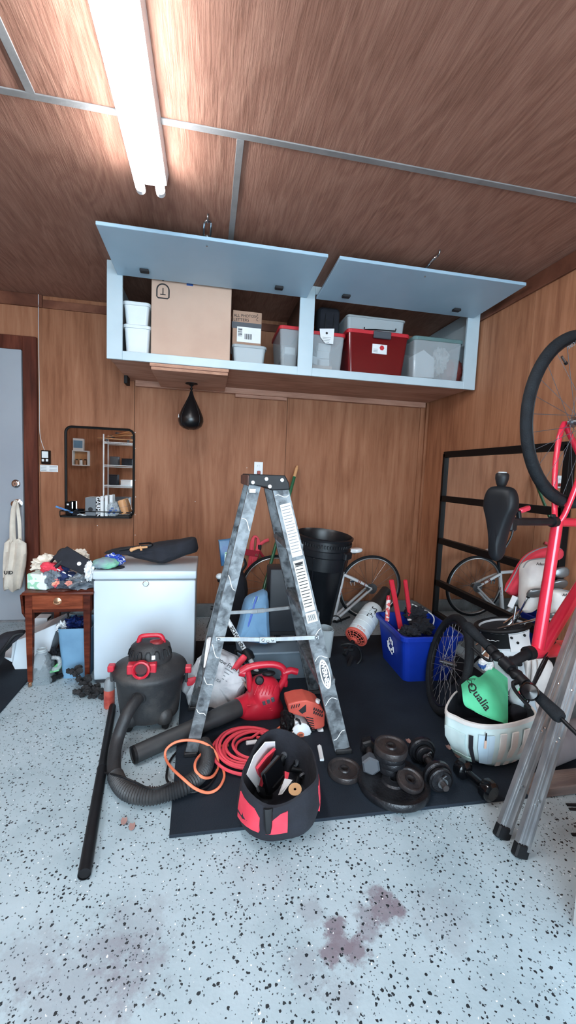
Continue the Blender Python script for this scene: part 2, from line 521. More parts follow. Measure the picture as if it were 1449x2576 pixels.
def floor_mat():
    m, nt, p = nodes('speckled_epoxy_floor'); L = nt.links.new
    tc = N(nt, 'ShaderNodeTexCoord')
    base = N(nt, 'ShaderNodeTexNoise', Scale=3.2, Detail=8, Roughness=.6); L(tc.outputs['Object'], base.inputs['Vector'])
    rb = ramp(nt, [(.3, S(150, 170, 179)), (.5, S(168, 188, 197)), (.7, S(178, 197, 206))]); L(base.outputs[0], rb.inputs[0])
    cur = rb.outputs[0]
    wn = N(nt, 'ShaderNodeTexNoise', Scale=150, Detail=2); L(tc.outputs['Object'], wn.inputs['Vector'])
    wob = N(nt, 'ShaderNodeVectorMath', operation='MULTIPLY_ADD'); L(wn.outputs['Color'], wob.inputs[0]); wob.inputs[1].default_value = (.009, .009, 0); L(tc.outputs['Object'], wob.inputs[2])
    # oil stains
    ns = N(nt, 'ShaderNodeTexNoise', Scale=22, Detail=8, Roughness=.75); L(tc.outputs['Object'], ns.inputs['Vector'])
    stains = [((965, 2280), .06, .85), ((925, 2300), .05, .6), ((995, 2282), .03, .8), ((930, 2345), .03, .6), ((945, 2250), .035, .5), ((845, 2330), .035, .9), ((860, 2370), .04, .9), ((830, 2400), .035, .9),
              ((895, 2395), .04, .9), ((780, 2290), .045, .35), ((770, 2430), .06, .3), ((860, 2500), .05, .3), ((480, 2010), .04, .25), ((330, 2350), .12, .25),
              ((690, 2080), .05, .2), ((320, 2070), .012, .5), ((1110, 2310), .1, .2), ((200, 2500), .16, .3), ((60, 2420), .1, .25), ((340, 2440), .09, .3), ((1000, 2060), .02, .4)]
    for (px, py), r, k in stains:
        c = AZ(px, py, 0)
        d = N(nt, 'ShaderNodeVectorMath', operation='DISTANCE'); L(tc.outputs['Object'], d.inputs[0]); d.inputs[1].default_value = (c.x, c.y, 0)
        a = N(nt, 'ShaderNodeMath', operation='MULTIPLY_ADD'); a.inputs[1].default_value = -1.0/r; a.inputs[2].default_value = 1.0 - .75*2; L(d.outputs['Value'], a.inputs[0])
        b = N(nt, 'ShaderNodeMath', operation='MULTIPLY_ADD'); b.inputs[1].default_value = 3.0; L(ns.outputs[0], b.inputs[0]); L(a.outputs[0], b.inputs[2])
        e = N(nt, 'ShaderNodeMapRange'); e.inputs[1].default_value = 0; e.inputs[2].default_value = .5; e.inputs[4].default_value = k; L(b.outputs[0], e.inputs[0])
        mx = N(nt, 'ShaderNodeMix', data_type='RGBA'); L(e.outputs[0], mx.inputs[0]); L(cur, mx.inputs[6]); mx.inputs[7].default_value = S(122, 114, 124)
        cur = mx.outputs[2]
    for sc, thr, size, colr, sel in ((82, .0, .36, S(28, 36, 42), .22), (130, .0, .34, S(70, 82, 90), .4), (95, .0, .24, S(236, 242, 246), .78)):
        v = N(nt, 'ShaderNodeTexVoronoi', Scale=sc, Randomness=1.0); L(wob.outputs[0], v.inputs['Vector'])
        sp = N(nt, 'ShaderNodeSeparateColor'); L(v.outputs['Color'], sp.inputs[0])
        g = N(nt, 'ShaderNodeMath', operation='GREATER_THAN'); g.inputs[1].default_value = sel; L(sp.outputs[0], g.inputs[0])
        q = N(nt, 'ShaderNodeMath', operation='MULTIPLY'); q.inputs[1].default_value = size; L(sp.outputs[1], q.inputs[0])
        l = N(nt, 'ShaderNodeMath', operation='LESS_THAN'); L(v.outputs['Distance'], l.inputs[0]); L(q.outputs[0], l.inputs[1])
        mm = N(nt, 'ShaderNodeMath', operation='MULTIPLY'); L(g.outputs[0], mm.inputs[0]); L(l.outputs[0], mm.inputs[1])
        mx = N(nt, 'ShaderNodeMix', data_type='RGBA'); L(mm.outputs[0], mx.inputs[0]); L(cur, mx.inputs[6]); mx.inputs[7].default_value = colr
        cur = mx.outputs[2]
    L(cur, p.inputs['Base Color'])
    p.inputs['Roughness'].default_value = .42
    nb = N(nt, 'ShaderNodeTexNoise', Scale=120, Detail=3); L(tc.outputs['Object'], nb.inputs['Vector'])
    bp = N(nt, 'ShaderNodeBump', Strength=.25, Distance=.002); L(nb.outputs[0], bp.inputs['Height']); L(bp.outputs[0], p.inputs['Normal'])
    return m
struct('floor', MB().box((XL-.2, -6, -.15), (XR+.12, YB+.12, 0)), floor_mat())

# back wall: backing with plywood panels, trim, curb
wb = struct('wall_back', MB().box((XL, YB+.006, 0), (XR+.1, YB+.11, ZC)), M_wallbase)
seams = [XL, A(100, 1136, YB).x, A(337, 1200, YB).x, A(722, 1050, YB).x, XR]
for a, b in zip(seams, seams[1:]):
    MB().box((a+.0015, YB, .0), (b-.0015, YB+.006, ZC), .001).build('panel', M_wall, wb)
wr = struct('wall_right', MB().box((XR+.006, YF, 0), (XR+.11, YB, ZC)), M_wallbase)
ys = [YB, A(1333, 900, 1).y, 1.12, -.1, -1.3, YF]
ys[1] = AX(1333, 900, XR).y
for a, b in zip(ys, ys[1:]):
    MB().box((XR, b+.0015, 0), (XR+.006, a-.0015, ZC), .001).build('panel', M_wall_r_lit, wr)
wl = struct('wall_left', MB().box((XL-.11, YF, 0), (XL-.006, YB, ZC)), M_wallbase)
for a, b in ((-2.3, -1.1), (-1.1, .1), (.1, 1.3), (1.3, 2.5), (2.5, 3.5)):
    MB().box((XL-.006, a+.0015, 0), (XL, b-.0015, ZC), .001).build('panel', M_wall, wl)
wf = struct('wall_front', MB().box((XL, YF-.11, 0), (-1.3, YF-.006, ZC)).box((1.75, YF-.11, 0), (XR+.1, YF-.006, ZC)).box((-1.3, YF-.11, 2.2), (1.75, YF-.006, ZC)), M_wallbase)
for a, b in ((-2.9, -2.25), (-2.25, -1.3)):
    MB().box((a+.0015, YF-.006, 0), (b-.0015, YF, ZC), .001).build('panel', M_wall, wf)
# ceiling: plywood sheets with metal battens over the joints
cl = struct('ceiling', MB().box((XL-.11, YF-.11, ZC+.006), (XR+.11, YB+.11, ZC+.1)), M_wallbase)
YS = 1.675
for y0, y1, xs in ((YS, YB, (XL, -2.35, .09, XR)), (.455, YS, (XL, -.61, 1.83, XR)), (-.765, .455, (XL, -2.35, .09, XR)), (YF, -.765, (XL, -.61, 1.83, XR))):
    for a, b in zip(xs, xs[1:]):
        MB().box((a, y0, ZC), (b, y1, ZC+.006)).build('ceiling_sheet', M_ceil, cl)
bt = []
for y in (YS, .455, -.765):
    MB().box((XL, y-.014, ZC-.005), (XR, y+.014, ZC), .001).build('batten', M_batten, cl)
for x, y0, y1 in ((.09, YS+.014, YB), (-.61, .47, YS-.014), (1.83, .47, YS-.014), (.09, -.75, .44)):
    MB().box((x-.014, y0, ZC-.005), (x+.014, y1, ZC), .001).build('batten', M_batten, cl)
for k, (px, py) in enumerate(((340, 1088), (340, 1128), (340, 1208), (341, 1250), (340, 1295), (340, 1346), (491, 1262), (492, 1374), (621, 1177), (715, 1198), (245, 1322), (150, 768), (1100, 1470))):
    q = A(px, py, YB)
    MB().lathe([(.0035, 0), (.003, .0015), (0, .002)], 8, axis_frame((q.x, YB, q.z), (0, -1, 0))).build('nail', M_paper, wb)
# top trims, corner strip, baseboard curb
zt = A(0, 764, YB).z
struct('trim_1', MB().box((XL, YB-.02, zt), (A(108, 745, YB).x, YB, ZC), .003).box((A(108, 745, YB).x, YB-.012, zt), (XR, YB, ZC-.03), .002), M_trim)
struct('trim_2', MB().box((XR-.02, YF, zt-.005), (XR, YB-.02, ZC), .003), M_trim)
struct('trim_3', MB().box((XR-.062, YB-.012, .12), (XR-.001, YB, zt), .002).box((XR-.02, YB-.035, .1), (XR, YB-.012, zt), .002), M_wall)
struct('baseboard_back', MB().box((-1.26, YB-.035, 0), (XR-.001, YB, .105), .006), M_conc)
struct('baseboard_right', MB().box((XR-.035, YF, 0), (XR, YB-.036, .105), .006), M_conc)

# house door with its dark frame
dx1 = A(63, 1100, YB).x; fx = A(99, 1100, YB).x; dz = A(30, 880, YB).z
d = thing('door_1', 'grey painted house door in a dark stained frame behind the hanging tote', 'door', (dx1-.4, YB, 0))
d['kind'] = 'structure'
M_door = mat('grey_door_paint', S(158, 166, 174), .4, 0, S(146, 154, 164), 2)
MB().box((dx1-.81, YB-.04, .012), (dx1-.003, YB-.004, dz-.003), .002).build('slab', M_door, d)
fr = MB().box((dx1, YB-.028, 0), (fx-.004, YB, dz+.1), .003)
fr.box((dx1-.93, YB-.028, dz), (dx1, YB, dz+.1), .003).box((dx1-.93, YB-.028, 0), (dx1-.813, YB, dz), .003)
fr.build('door_frame', M_dark_trim, d)
MB().box((dx1-.81, YB-.06, 0), (dx1, YB, .012), .002).build('threshold', M_alu, d)
p = A(40, 1217, YB-.045)
MB().lathe([(.0, .0), (.031, 0), (.031, .006), (.024, .012), (.016, .014), (.016, .022), (.0, .022)], 24, axis_frame((p.x, YB-.04, p.z), (0, -1, 0))).build('deadbolt', M_chrome, d)
MB().cbox((p.x, YB-.064, p.z), (.003, .003, .012)).build('keyhole', M_print, d)
p = A(41, 1267, YB-.07); KNOB = p.copy()
MB().lathe([(0, 0), (.033, 0), (.033, .006), (.013, .012), (.012, .03), (.02, .038), (.027, .052), (.024, .064), (.012, .07), (0, .071)], 24, axis_frame((p.x, YB-.04, p.z), (0, -1, 0))).build('knob', M_chrome, d)
MB().lathe([(0, 0), (.008, 0), (.008, .002), (0, .003)], 12, axis_frame((p.x, YB-.111, p.z), (0, -1, 0))).build('lock_button', M_steel, d)

# tote bag hanging on the door knob
t = thing('tote_bag', 'cream canvas tote bag hanging from the door knob', 'bag', (KNOB.x, YB-.11, A(40, 1480, 3.4).z))
Y = YB-.12
rows = []
for py, x0, x1, dd in ((1358, 22, 56, .012), (1366, 12, 68, .02), (1390, 11, 69, .034), (1420, 9, 66, .045), (1450, 8, 60, .05), (1475, 7, 56, .04), (1484, 8, 52, .02)):
    ring = []
    n = 20
    for k in range(n):
        a = 2*PI*k/n
        u = math.cos(a); v = math.sin(a)
        px = (x0+x1)/2 + (x1-x0)/2*u
        q = A(px, py + 4*math.sin(px*.23), Y)
        ring.append(q + V3((0, v*dd + .012*math.sin(px*.35+py*.05), 0)))
    rows.append(ring)
MB().loft(rows).build('bag_body', M_cream, t)
for x0, x1, dy in ((30, 34, -.012), (48, 44, .01)):
    pts = [A(x0, 1364, Y)+V3((0, dy, 0)), A(x0, 1320, Y)+V3((0, dy, 0)), A((x0+38)/2, 1280, Y)+V3((0, dy, 0)), A(40, 1262, Y)+V3((0, dy*.4, .004)), A((x1+42)/2, 1280, Y)+V3((0, dy, 0)), A(x1+3, 1320, Y)+V3((0, dy, 0)), A(x1+5, 1364, Y)+V3((0, dy, 0))]
    mb = MB(); sp = smooth_path(pts, 6)
    mb.tube(sp, .011, 6, flat=.25); mb.build('strap', M_cream, t)
text('lettering', 'UID', .036, frame(A(21, 1441, Y-.056), (1, 0, 0), (0, 0, 1)), M_print, t, bold=.0008)

# wall control and its notice
t = thing('garage_opener_control', 'black wall control with white buttons beside the door frame', 'control panel', A(118, 1150, YB))
def PB(x0, x1, y0, y1, Y):
    xm, ym = (x0+x1)/2, (y0+y1)/2
    return A(x0, ym, Y).x, A(x1, ym, Y).x, A(xm, y1, Y).z, A(xm, y0, Y).z
a, b, c, e = PB(106, 129, 1133, 1168, YB)
MB().box((a, YB-.022, c), (b, YB, e), .003).build('housing', M_blackgloss, t)
a2, b2, c2, e2 = PB(108, 124, 1136, 1152, YB)
MB().box((a2, YB-.025, c2), (b2, YB-.022, e2), .001).build('bar_button', M_whiteplastic, t)
for x0 in (108, 118):
    a2, b2, c2, e2 = PB(x0, x0+6, 1155, 1161, YB)
    MB().box((a2, YB-.025, c2), (b2, YB-.022, e2), .001).build('small_button', M_whiteplastic, t)
t = thing('notice_sticker', 'small white instruction sticker under the wall control', 'sticker', A(123, 1178, YB))
a, b, c, e = PB(101, 146, 1170, 1187, YB)
MB().box((a, YB-.0015, c), (b, YB, e)).build('card', M_paper, t)
for i in range(4):
    z = e-.008-i*.011
    MB().box((a+.006, YB-.002, z-.003), (a+.045, YB-.0015, z)).box((a+.065, YB-.002, z-.003), (b-.006, YB-.0015, z)).build('print_line', M_greyprint, t)
pts = [A(99, 742, YB-.006), A(97, 860, YB-.006), A(99, 1000, YB-.006), A(100, 1090, YB-.006), A(112, 1134, YB-.006)]
for q in pts: q.y = YB-.024 if q.z > zt else YB-.004
pts[0].z = ZC-.002
MB().tube(smooth_path(pts, 6), .0018, 6).build('control_wire', M_whiteplastic, label='thin pale wire running down the back wall to the wall control', cat='wire')

# wall outlet
t = thing('wall_outlet', 'white wall outlet above the stepladder top with a brown plug', 'outlet', A(650, 1180, YB))
a, b, c, e = PB(639, 661, 1162, 1198, YB)
MB().box((a, YB-.006, c), (b, YB, e), .002).build('plate', M_whiteplastic, t)
for py in (1173,):
    q = A(650, py, YB-.006)
    MB().lathe([(0, 0), (.017, 0), (.016, .003), (0, .003)], 20, axis_frame((q.x, YB-.006, q.z), (0, -1, 0))).build('socket', M_whiteplastic, t)
    for s in (-.006, .006):
        MB().cbox((q.x+s, YB-.0095, q.z+.003), (.002, .002, .009)).build('slot', M_print, t)
q = A(651, 1189, YB-.02)
MB().cbox((q.x, YB-.02, q.z), (.026, .028, .03), .004).build('plug', mat('brown_plug', S(150, 64, 50), .5), t)

# ------------------------------------------------------------------ fluorescent fixture
M_tube = bpy.data.materials.new('lit_tube'); M_tube.use_nodes = True
nt = M_tube.node_tree; nt.nodes.remove(nt.nodes['Principled BSDF'])
em = N(nt, 'ShaderNodeEmission'); em.inputs[0].default_value = (.93, .97, 1, 1); em.inputs[1].default_value = TUBE_EMIT
nt.links.new(em.outputs[0], nt.nodes['Material Output'].inputs[0])
M_fix = mat('white_fixture', S(226, 230, 232), .35)
def fixture(label, x, fy0, fy1):
    t = thing('fluorescent_light', label, 'ceiling light', (x, (fy0+fy1)/2, ZC))
    hm = MB()
    hm.prism([(x-.063, 2.391), (x-.038, 2.383), (x+.038, 2.383), (x+.063, 2.391), (x+.07, ZC), (x-.07, ZC)], fy1-fy0, Matrix(((1, 0, 0, 0), (0, 0, 1, fy0), (0, 1, 0, 0), (0, 0, 0, 1))))
    hm.build('housing', M_fix, t)
    for dx in (-.04, .04):
        MB().tube([(x+dx, fy0+.02, 2.358), (x+dx, fy1-.018, 2.358)], .0185, 16).build('tube', M_tube, t)
        for y in (fy0+.012, fy1-.010):
            MB().lathe([(0, -.012), (.019, -.012), (.019, .010), (0, .012)], 14, axis_frame((x+dx, y, 2.358), (0, 1 if y > (fy0+fy1)/2 else -1, 0))).box((x+dx-.014, y-.006, 2.35), (x+dx+.014, y+.006, 2.386), .002).build('lamp_holder', M_fix, t)
fixture('twin tube fluorescent light on the plywood ceiling in view', -.262, .70, 1.955)
fixture('added unseen twin tube fill light in the row behind the camera', -.262, -1.55, -.30)  # out-of-view lamp added to brighten floor, ceiling and right wall
fixture('added unseen twin tube fill light over the left half of the garage', -1.75, -.30, .95)  # another unseen lamp, added to throw more light on the right wall

# ================================================================== overhead cabinet
CY0 = 2.79
cxl, cxr, czb, czt = -.622, 1.868, 1.862, ZC-.002
fl = 1.915
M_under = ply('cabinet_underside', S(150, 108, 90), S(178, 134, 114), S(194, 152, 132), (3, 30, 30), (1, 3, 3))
M_inside = mat('cabinet_inside', S(96, 66, 52), .7, 0, S(80, 54, 42), 5)
t = thing('wall_cabinet', 'long pale grey cabinet hung high on the back wall with two flap doors raised', 'cabinet', (.62, 3.14, czb))
def fbox(name, lo, hi, m=M_cab, bev=.002):
    return MB().box(lo, hi, bev).build(name, m, t)
fbox('post', (cxl, CY0, czb), (cxl+.09, CY0+.02, czt))
fbox('post', (.563, CY0, czb), (.662, CY0+.02, czt))
fbox('post', (cxr-.095, CY0, czb), (cxr, CY0+.02, czt))
fbox('bottom_rail', (cxl+.09, CY0+.001, czb), (.563, CY0+.019, fl))
fbox('bottom_rail', (.662, CY0+.001, czb), (cxr-.095, CY0+.019, fl))
fbox('top_rail', (cxl+.09, CY0+.001, 2.385), (.563, CY0+.019, czt))
fbox('top_rail', (.662, CY0+.001, 2.385), (cxr-.095, CY0+.019, czt))
fbox('side_panel', (cxl+.004, CY0+.02, fl), (cxl+.02, YB-.022, czt))
fbox('side_panel', (cxr-.03, CY0+.02, czb+.03), (cxr-.012, YB-.022, czt))
fbox('divider', (.60, CY0+.02, fl), (.62, YB-.022, czt), M_inside)
fbox('bottom_panel', (cxl+.004, CY0+.02, czb+.012), (cxr-.008, YB-.022, fl), M_under)
fbox('ledger', (cxl+.06, YB-.05, czb-.03), (cxr-.02, YB-.001, czb+.014), M_under)
fbox('ledger', (.2, YB-.035, czb-.055), (.62, YB-.001, czb-.03), M_under)
q = A(316, 940, 3.35)
fbox('bracket', (cxl+.005, 3.30, czb-.045), (cxl+.03, 3.40, czb+.012), M_blackmetal)
# flap doors, hinged at the top rail and hooked up to the ceiling
M_flap = mat('flap_paint_bounce', S(166, 194, 212), .42, 0, S(152, 182, 202), 2)  # bluer than the cabinet paint: floor bounce light put into the colour
def flap(x0, x1, hx):
    y0, z0, y1, z1 = CY0-.004, 2.352, 2.285, 2.366
    m = frame((x0, y0, z0), (1, 0, 0), (0, y1-y0, z1-z0))
    L = math.hypot(y1-y0, z1-z0)
    dr = MB().box((0, 0, -.018), (x1-x0, L, 0), .002, m).build('flap_door', M_flap, t)
    for x in (x0+.17, x1-.2):
        MB().cbox((x, y0-.105, z0-.004), (.05, .035, .016), .003).cbox((x, y0-.09, z0-.002), (.02, .02, .008), .002).build('hinge', M_print, dr)
    MB().lathe([(0, 0), (.005, 0), (.005, .006), (0, .008)], 10, axis_frame((hx, 2.33, 2.364), (0, 0, -1))).build('bolt', M_chrome, dr)
    # eye, carabiner and ceiling hook
    MB().tube([(hx, 2.33, 2.383), (hx, 2.33, 2.40)], .0025, 8).torus(.008, .0022, frame((hx, 2.33, 2.405), (1, 0, 0), (0, 0, 1)), 16, 6).build('eye_bolt', M_chrome, dr)
    a, b = V3((hx, 2.33, 2.405)), V3((hx+.004, 2.215, 2.418))
    e = (b-a).normalized(); m2 = frame((a+b)/2, e, V3((1, 0, .15)) if hx < .5 else V3((.6, 0, .6)))
    loop = [m2 @ V3((u, v, 0)) for u, v in rrect((b-a).length+.006, .034, .016, 5)]
    MB().tube(loop, .0055, 8, closed=True).build('carabiner', M_chrome, dr)
    hk = smooth_path([(hx+.004, 2.19, ZC), (hx+.004, 2.19, 2.425), (hx+.004, 2.2, 2.414), (hx+.004, 2.215, 2.412), (hx+.004, 2.226, 2.42)], 5)
    MB().tube(hk, .0045, 8).build('ceiling_hook', M_steel, dr)
flap(A(240, 558, 2.285).x, A(826, 646, 2.285).x, -.034)
flap(A(855, 645, 2.285).x, min(A(1325, 711, 2.285).x, XR-.025), 1.19)

# speed bag and its platform
t = thing('speed_bag_platform', 'square plywood board under the cabinet carrying the speed bag swivel', 'platform', (-.12, 3.1, 1.85))
M_plyedge = mat('ply_edge', S(196, 150, 122), .7, 0, S(150, 106, 82), 30, stretch=(1, 1, 12))
for k, dx in ((0, 0), (1, .012)):
    MB().box((-.372+dx*.6, 2.80+dx, 1.861-.019*(k+1)), (.115-dx*.4, 3.36+dx, 1.8615-.019*k), .001).build('ply_layer', M_under, t)
    MB().box((-.372+dx*.6, 2.7985+dx, 1.861-.019*(k+1)+.006), (.115-dx*.4, 2.80+dx, 1.861-.019*k-.006)).build('edge_ply', M_plyedge, t)
t = thing('speed_bag', 'black leather speed bag hanging under the cabinet', 'speed bag', (-.131, 3.15, 1.823))
o = V3((-.131, 3.15, 1.823))
MB().lathe([(0, 0), (.043, 0), (.043, -.005), (.02, -.008), (.012, -.018), (0, -.019)], 20, T(*o)).build('swivel_plate', M_blackmetal, t)
MB().tube([o+V3((0, 0, -.015)), o+V3((0, 0, -.075))], .006, 8).lathe([(0, -.03), (.011, -.033), (.011, -.043), (0, -.046)], 12, T(*o)).build('swivel', M_blackmetal, t)
zt_, zb_ = A(482, 985, 3.15).z, A(482, 1081, 3.15).z
H = zt_-zb_
prof = [(.0, H), (.010, H), (.014, H*.93), (.024, H*.83), (.044, H*.68), (.068, H*.5), (.086, H*.33), (.088, H*.22), (.076, H*.1), (.05, H*.025), (.02, .002), (0, 0)]
prof = [(r*1.02, z) for r, z in prof]
bb = MB().lathe(prof[::-1], 32, T(o.x, o.y, zb_)).build('bag', mat('black_leather', S(14, 15, 18), .3, bump=.1), t)
for k in range(4):
    a = PI/4+k*PI/2
    MB().tube([V3((o.x+(r+.0006)*math.cos(a), o.y+(r+.0006)*math.sin(a), zb_+z)) for r, z in prof[1:-1]], .0016, 6).build('seam', M_black, bb)
q = V3((o.x-.083, o.y-.035, zb_+H*.33))
MB().prism([(-.01, -.012), (.01, -.012), (.002, .012)], .002, frame(q, (.4, -.9, 0), (0, 0, 1))).build('logo_patch', M_paper, bb)

# ------------------------------------------------------------------ things in the cabinet
def tubmesh(x0, x1, y0, y1, z0, z1, inset=.02, r=.02, th=.003, M=None):
    cx, cy = (x0+x1)/2, (y0+y1)/2
    def ring(ins, z, g=0):
        return [V3((x, y, z)) for x, y in rrect(x1-x0-2*ins-2*g, y1-y0-2*ins-2*g, max(.004, r-g), 4, cx, cy)]
    h = z1-z0
    rings = [ring(inset, z0), ring(inset*.5, z0+h*.5), ring(0, z1), ring(0, z1, th), ring(inset*.5, z0+h*.5, th), ring(inset, z0+th, th)]
    return MB().loft(rings, True, False, M)
def tub(name, label, cat, x0, x1, y0, y1, z0, z1, body, lid=None, inset=.02, lidh=.018, lip=.008, rz=0, group=None, r=.02):
    cx, cy = (x0+x1)/2, (y0+y1)/2
    t = thing(name, label, cat, (cx, cy, z0), rz, group)
    m = W[t] @ T(-cx, -cy, -z0)
    tubmesh(x0, x1, y0, y1, z0, z1-(lidh if lid else 0), inset, r, M=m).build('body', body, t)
    if lid:
        MB().loft([[m @ V3((x, y, z)) for x, y in rrect(x1-x0+2*g, y1-y0+2*g, r+g, 4, cx, cy)] for g, z in ((lip, z1-lidh-.004), (lip, z1-.004), (lip*.4, z1), (-.012, z1), (-.016, z1-.005))], True, False).build('lid', lid, t)
    return t
def boxpx(x0, x1, y0, y1, Y): return PB(x0, x1, y0, y1, Y)
# stacked white tubs
a, b, c, e = PB(312, 378, 760, 828, 2.87)
bt_, tp = PB(312, 415, 828, 880, 2.87)[2:]
mid = bt_ + (e-bt_)*.52
tub('storage_tub', 'lower white plastic tub at the left end of the cabinet', 'tub', a, b, 2.87, 3.2, fl+.001, mid, M_whiteplastic, M_whiteplastic, .012, group='white tubs in the cabinet')
tub('storage_tub', 'upper white plastic tub stacked at the left end of the cabinet', 'tub', a-.002, b-.005, 2.865, 3.19, mid+.001, e, M_whiteplastic, M_whiteplastic, .012, group='white tubs in the cabinet')
# big carton with the arch mark
a, b, c, e = PB(380, 581, 712, 895, 2.812)
t = thing('cardboard_box', 'big plain cardboard box with a dark arch mark in the open cabinet', 'box', ((a+b)/2, 3.0, fl))
bx = MB().box((a, 2.812, fl+.001), (b, 3.19, e), .004).build('carton', M_card, t)
MB().box((a+.01, 2.814, e), ((a+b)/2-.004, 3.0, e+.006), .001).build('flap', M_card, t)
MB().box(((a+b)/2+.02, 2.83, e), (b-.005, 3.0, e+.007), .001).build('flap', M_card, t)
M_tape = mat('blue_tape', S(44, 84, 150), .5)
MB().box(((a+b)/2-.035, 2.8112, e-.018), ((a+b)/2+.005, 2.83, e+.0085), .0005).build('tape', M_tape, t)
MB().box((a+.07, 2.83, e+.0065), (b-.15, 2.86, e+.0085), .0005).build('tape', M_tape, t)
q = A(410, 734, 2.8115)
arch = [(-.036, -.03), (-.036, .01)] + [(.036*math.cos(PI-PI*i/12), .01+.036*math.sin(PI*i/12)) for i in range(1, 12)] + [(.036, .01), (.036, -.03), (.028, -.038), (-.028, -.038)]
fm = frame((q.x, 2.8115, q.z), (1, 0, 0), (0, 0, 1))
MB().tube([fm @ V3((x, z, 0)) for x, z in arch], .004, 6, closed=True, flat=.3).tube([fm @ V3((-.016, -.016, 0)), fm @ V3((.016, -.016, 0))], .003, 6).tube([fm @ V3((0, -.016, 0)), fm @ V3((0, .022, 0))], .003, 6).build('arch_mark', M_print, t)
MB().cbox((q.x+.0, 2.8118, e-.004), (.01, .001, .008)).build('nick', M_print, t)
# clear food box with a written-on carton on top
a, b, c, e = PB(586, 668, 868, 910, 2.86)
tb = tub('clear_food_box', 'low clear plastic box under the small written-on carton', 'box', a, b, 2.86, 3.05, fl+.001, e, M_frost, M_frost, .01, .014)
MB().blob(((a+b)/2, 2.955, fl+.03), (.06, .07, .022), 3, .2).build('packed_paper', M_paper, tb)
a, b, c, e2 = PB(585, 658, 783, 866, 2.88)
t = thing('written_carton', 'small old carton with handwriting and a shipping label in the cabinet', 'box', ((a+b)/2, 2.97, e))
MB().box((a, 2.88, e+.001), (b, 3.06, e2), .003).build('carton', M_card2, t)
fm = lambda px, py: frame(V3((A(px, py, 2.8795).x, 2.8793, A(px, py, 2.8795).z)), (1, 0, .05), (0, 0, 1))
text('handwriting', 'ALL PHOTOS', .026, fm(616, 795), M_print, t, .95)
text('handwriting', 'LETTERS', .026, fm(607, 805), M_print, t, 1.05)
MB().tube(smooth_path([A(647+3*math.sin(i*2.4), 790+3*i, 2.879) for i in range(7)], 4), .0012, 5).build('scribble', M_print, t)
a3, b3, c3, e3 = PB(583, 658, 812, 828, 2.879)
MB().box((a3, 2.8785, c3), (b-.001, 2.88, e3)).build('dark_tape', M_darkgrey, t)
a3, b3, c3, e3 = PB(596, 656, 824, 862, 2.878)
lb = MB().box((a3, 2.8775, c3), (b3, 2.8785, e3)).build('shipping_label', M_paper, t)
for i in range(7):
    MB().box((a3+.006, 2.877, e3-.012-i*.008), (a3+.006+.028, 2.8776, e3-.012-i*.008+.003+.002*(i % 2))).build('barcode_bar', M_print, lb)
for i in range(10):
    MB().box((a3+.05+i*.005, 2.877, c3+.02), (a3+.052+i*.005+.001*(i % 3), 2.8776, c3+.055)).build('barcode_bar', M_print, lb)
# clear tote with red lid behind the middle post
a, b, c, e = PB(703, 800, 822, 915, 2.9)
tb = tub('clear_tote', 'clear tote with a red lid half behind the middle post', 'tote', a, .598, 2.9, 3.25, fl+.001, e, M_clear, M_redlid, .02, .02)
MB().box((a+.04, 2.93, fl+.006), (.585, 3.2, fl+.11), .004).build('packed_box', M_darkgrey, tb)
MB().box((a+.04, 2.93, fl+.112), (.57, 3.15, fl+.16), .004).build('packed_paper', M_paper, tb)
a, b, c, e = PB(790, 866, 836, 930, 2.87)
tb = tub('clear_tote', 'clear tote with a red lid and a white hang tag right of the middle post', 'tote', .625, b, 2.87, 3.2, fl+.001, e, M_clear, M_redlid, .015, .02)
for k, (x0, z, h, rz_) in enumerate(((.645, fl+.06, .05, .3), (.72, fl+.05, .045, -.1), (.715, fl+.1, .05, 0), (.72, fl+.15, .05, .05))):
    MB().box((-.045, -.03, 0), (.045, .03, h), .003, T(x0+.05, 2.94, z) @ RY(rz_)).build('packed_box', M_paper, tb)
MB().box((.64, 2.9, fl+.006), (.83, 3.1, fl+.05), .003).build('packed_box', M_card, tb)
tp = [A(px, py, 2.855) for px, py in ((804, 827), (841, 827), (838, 866), (818, 864), (806, 848))]
mx = frame(tp[0], (1, 0, 0), (0, 0, 1)); inv = mx.inverted()
tg = MB().prism([(inv @ p)[:2] for p in tp][::-1], .0015, mx).build('hang_tag', M_paper, tb)
qq = A(822, 838, 2.8535)
MB().lathe([(0, 0), (.008, 0), (.008, .0006), (0, .0006)], 16, axis_frame(qq, (0, -1, 0))).build('tag_mark', M_print, tg)
for i in range(4):
    q = A(811+i*.5, 848+i*4, 2.8535)
    MB().box((q.x, 2.8525, q.z-.0012), (q.x+.06-.006*i, 2.8532, q.z+.0012)).build('tag_print', M_greyprint, tg)
# black pouch standing on that tote
a, b, c, e2 = PB(797, 853, 776, 834, 3.0)
t = thing('black_pouch', 'black padded pouch on the tagged red lidded tote', 'pouch', ((a+b)/2, 3.0, e))
m = frame(((a+b)/2, 3.02, (e+e2)/2+.002), (1, 0, 0), (0, 0, 1))
MB().puff(rrect(b-a, e2-e, .03, 4), .12, m, core=.8).build('pouch_body', M_blackcloth, t)
for s in (-.03, .03):
    MB().tube([m @ V3((s, -.05, .058)), m @ V3((s, 0, .063)), m @ V3((s, .06, .056))], .004, 6).build('piping', M_black, t)
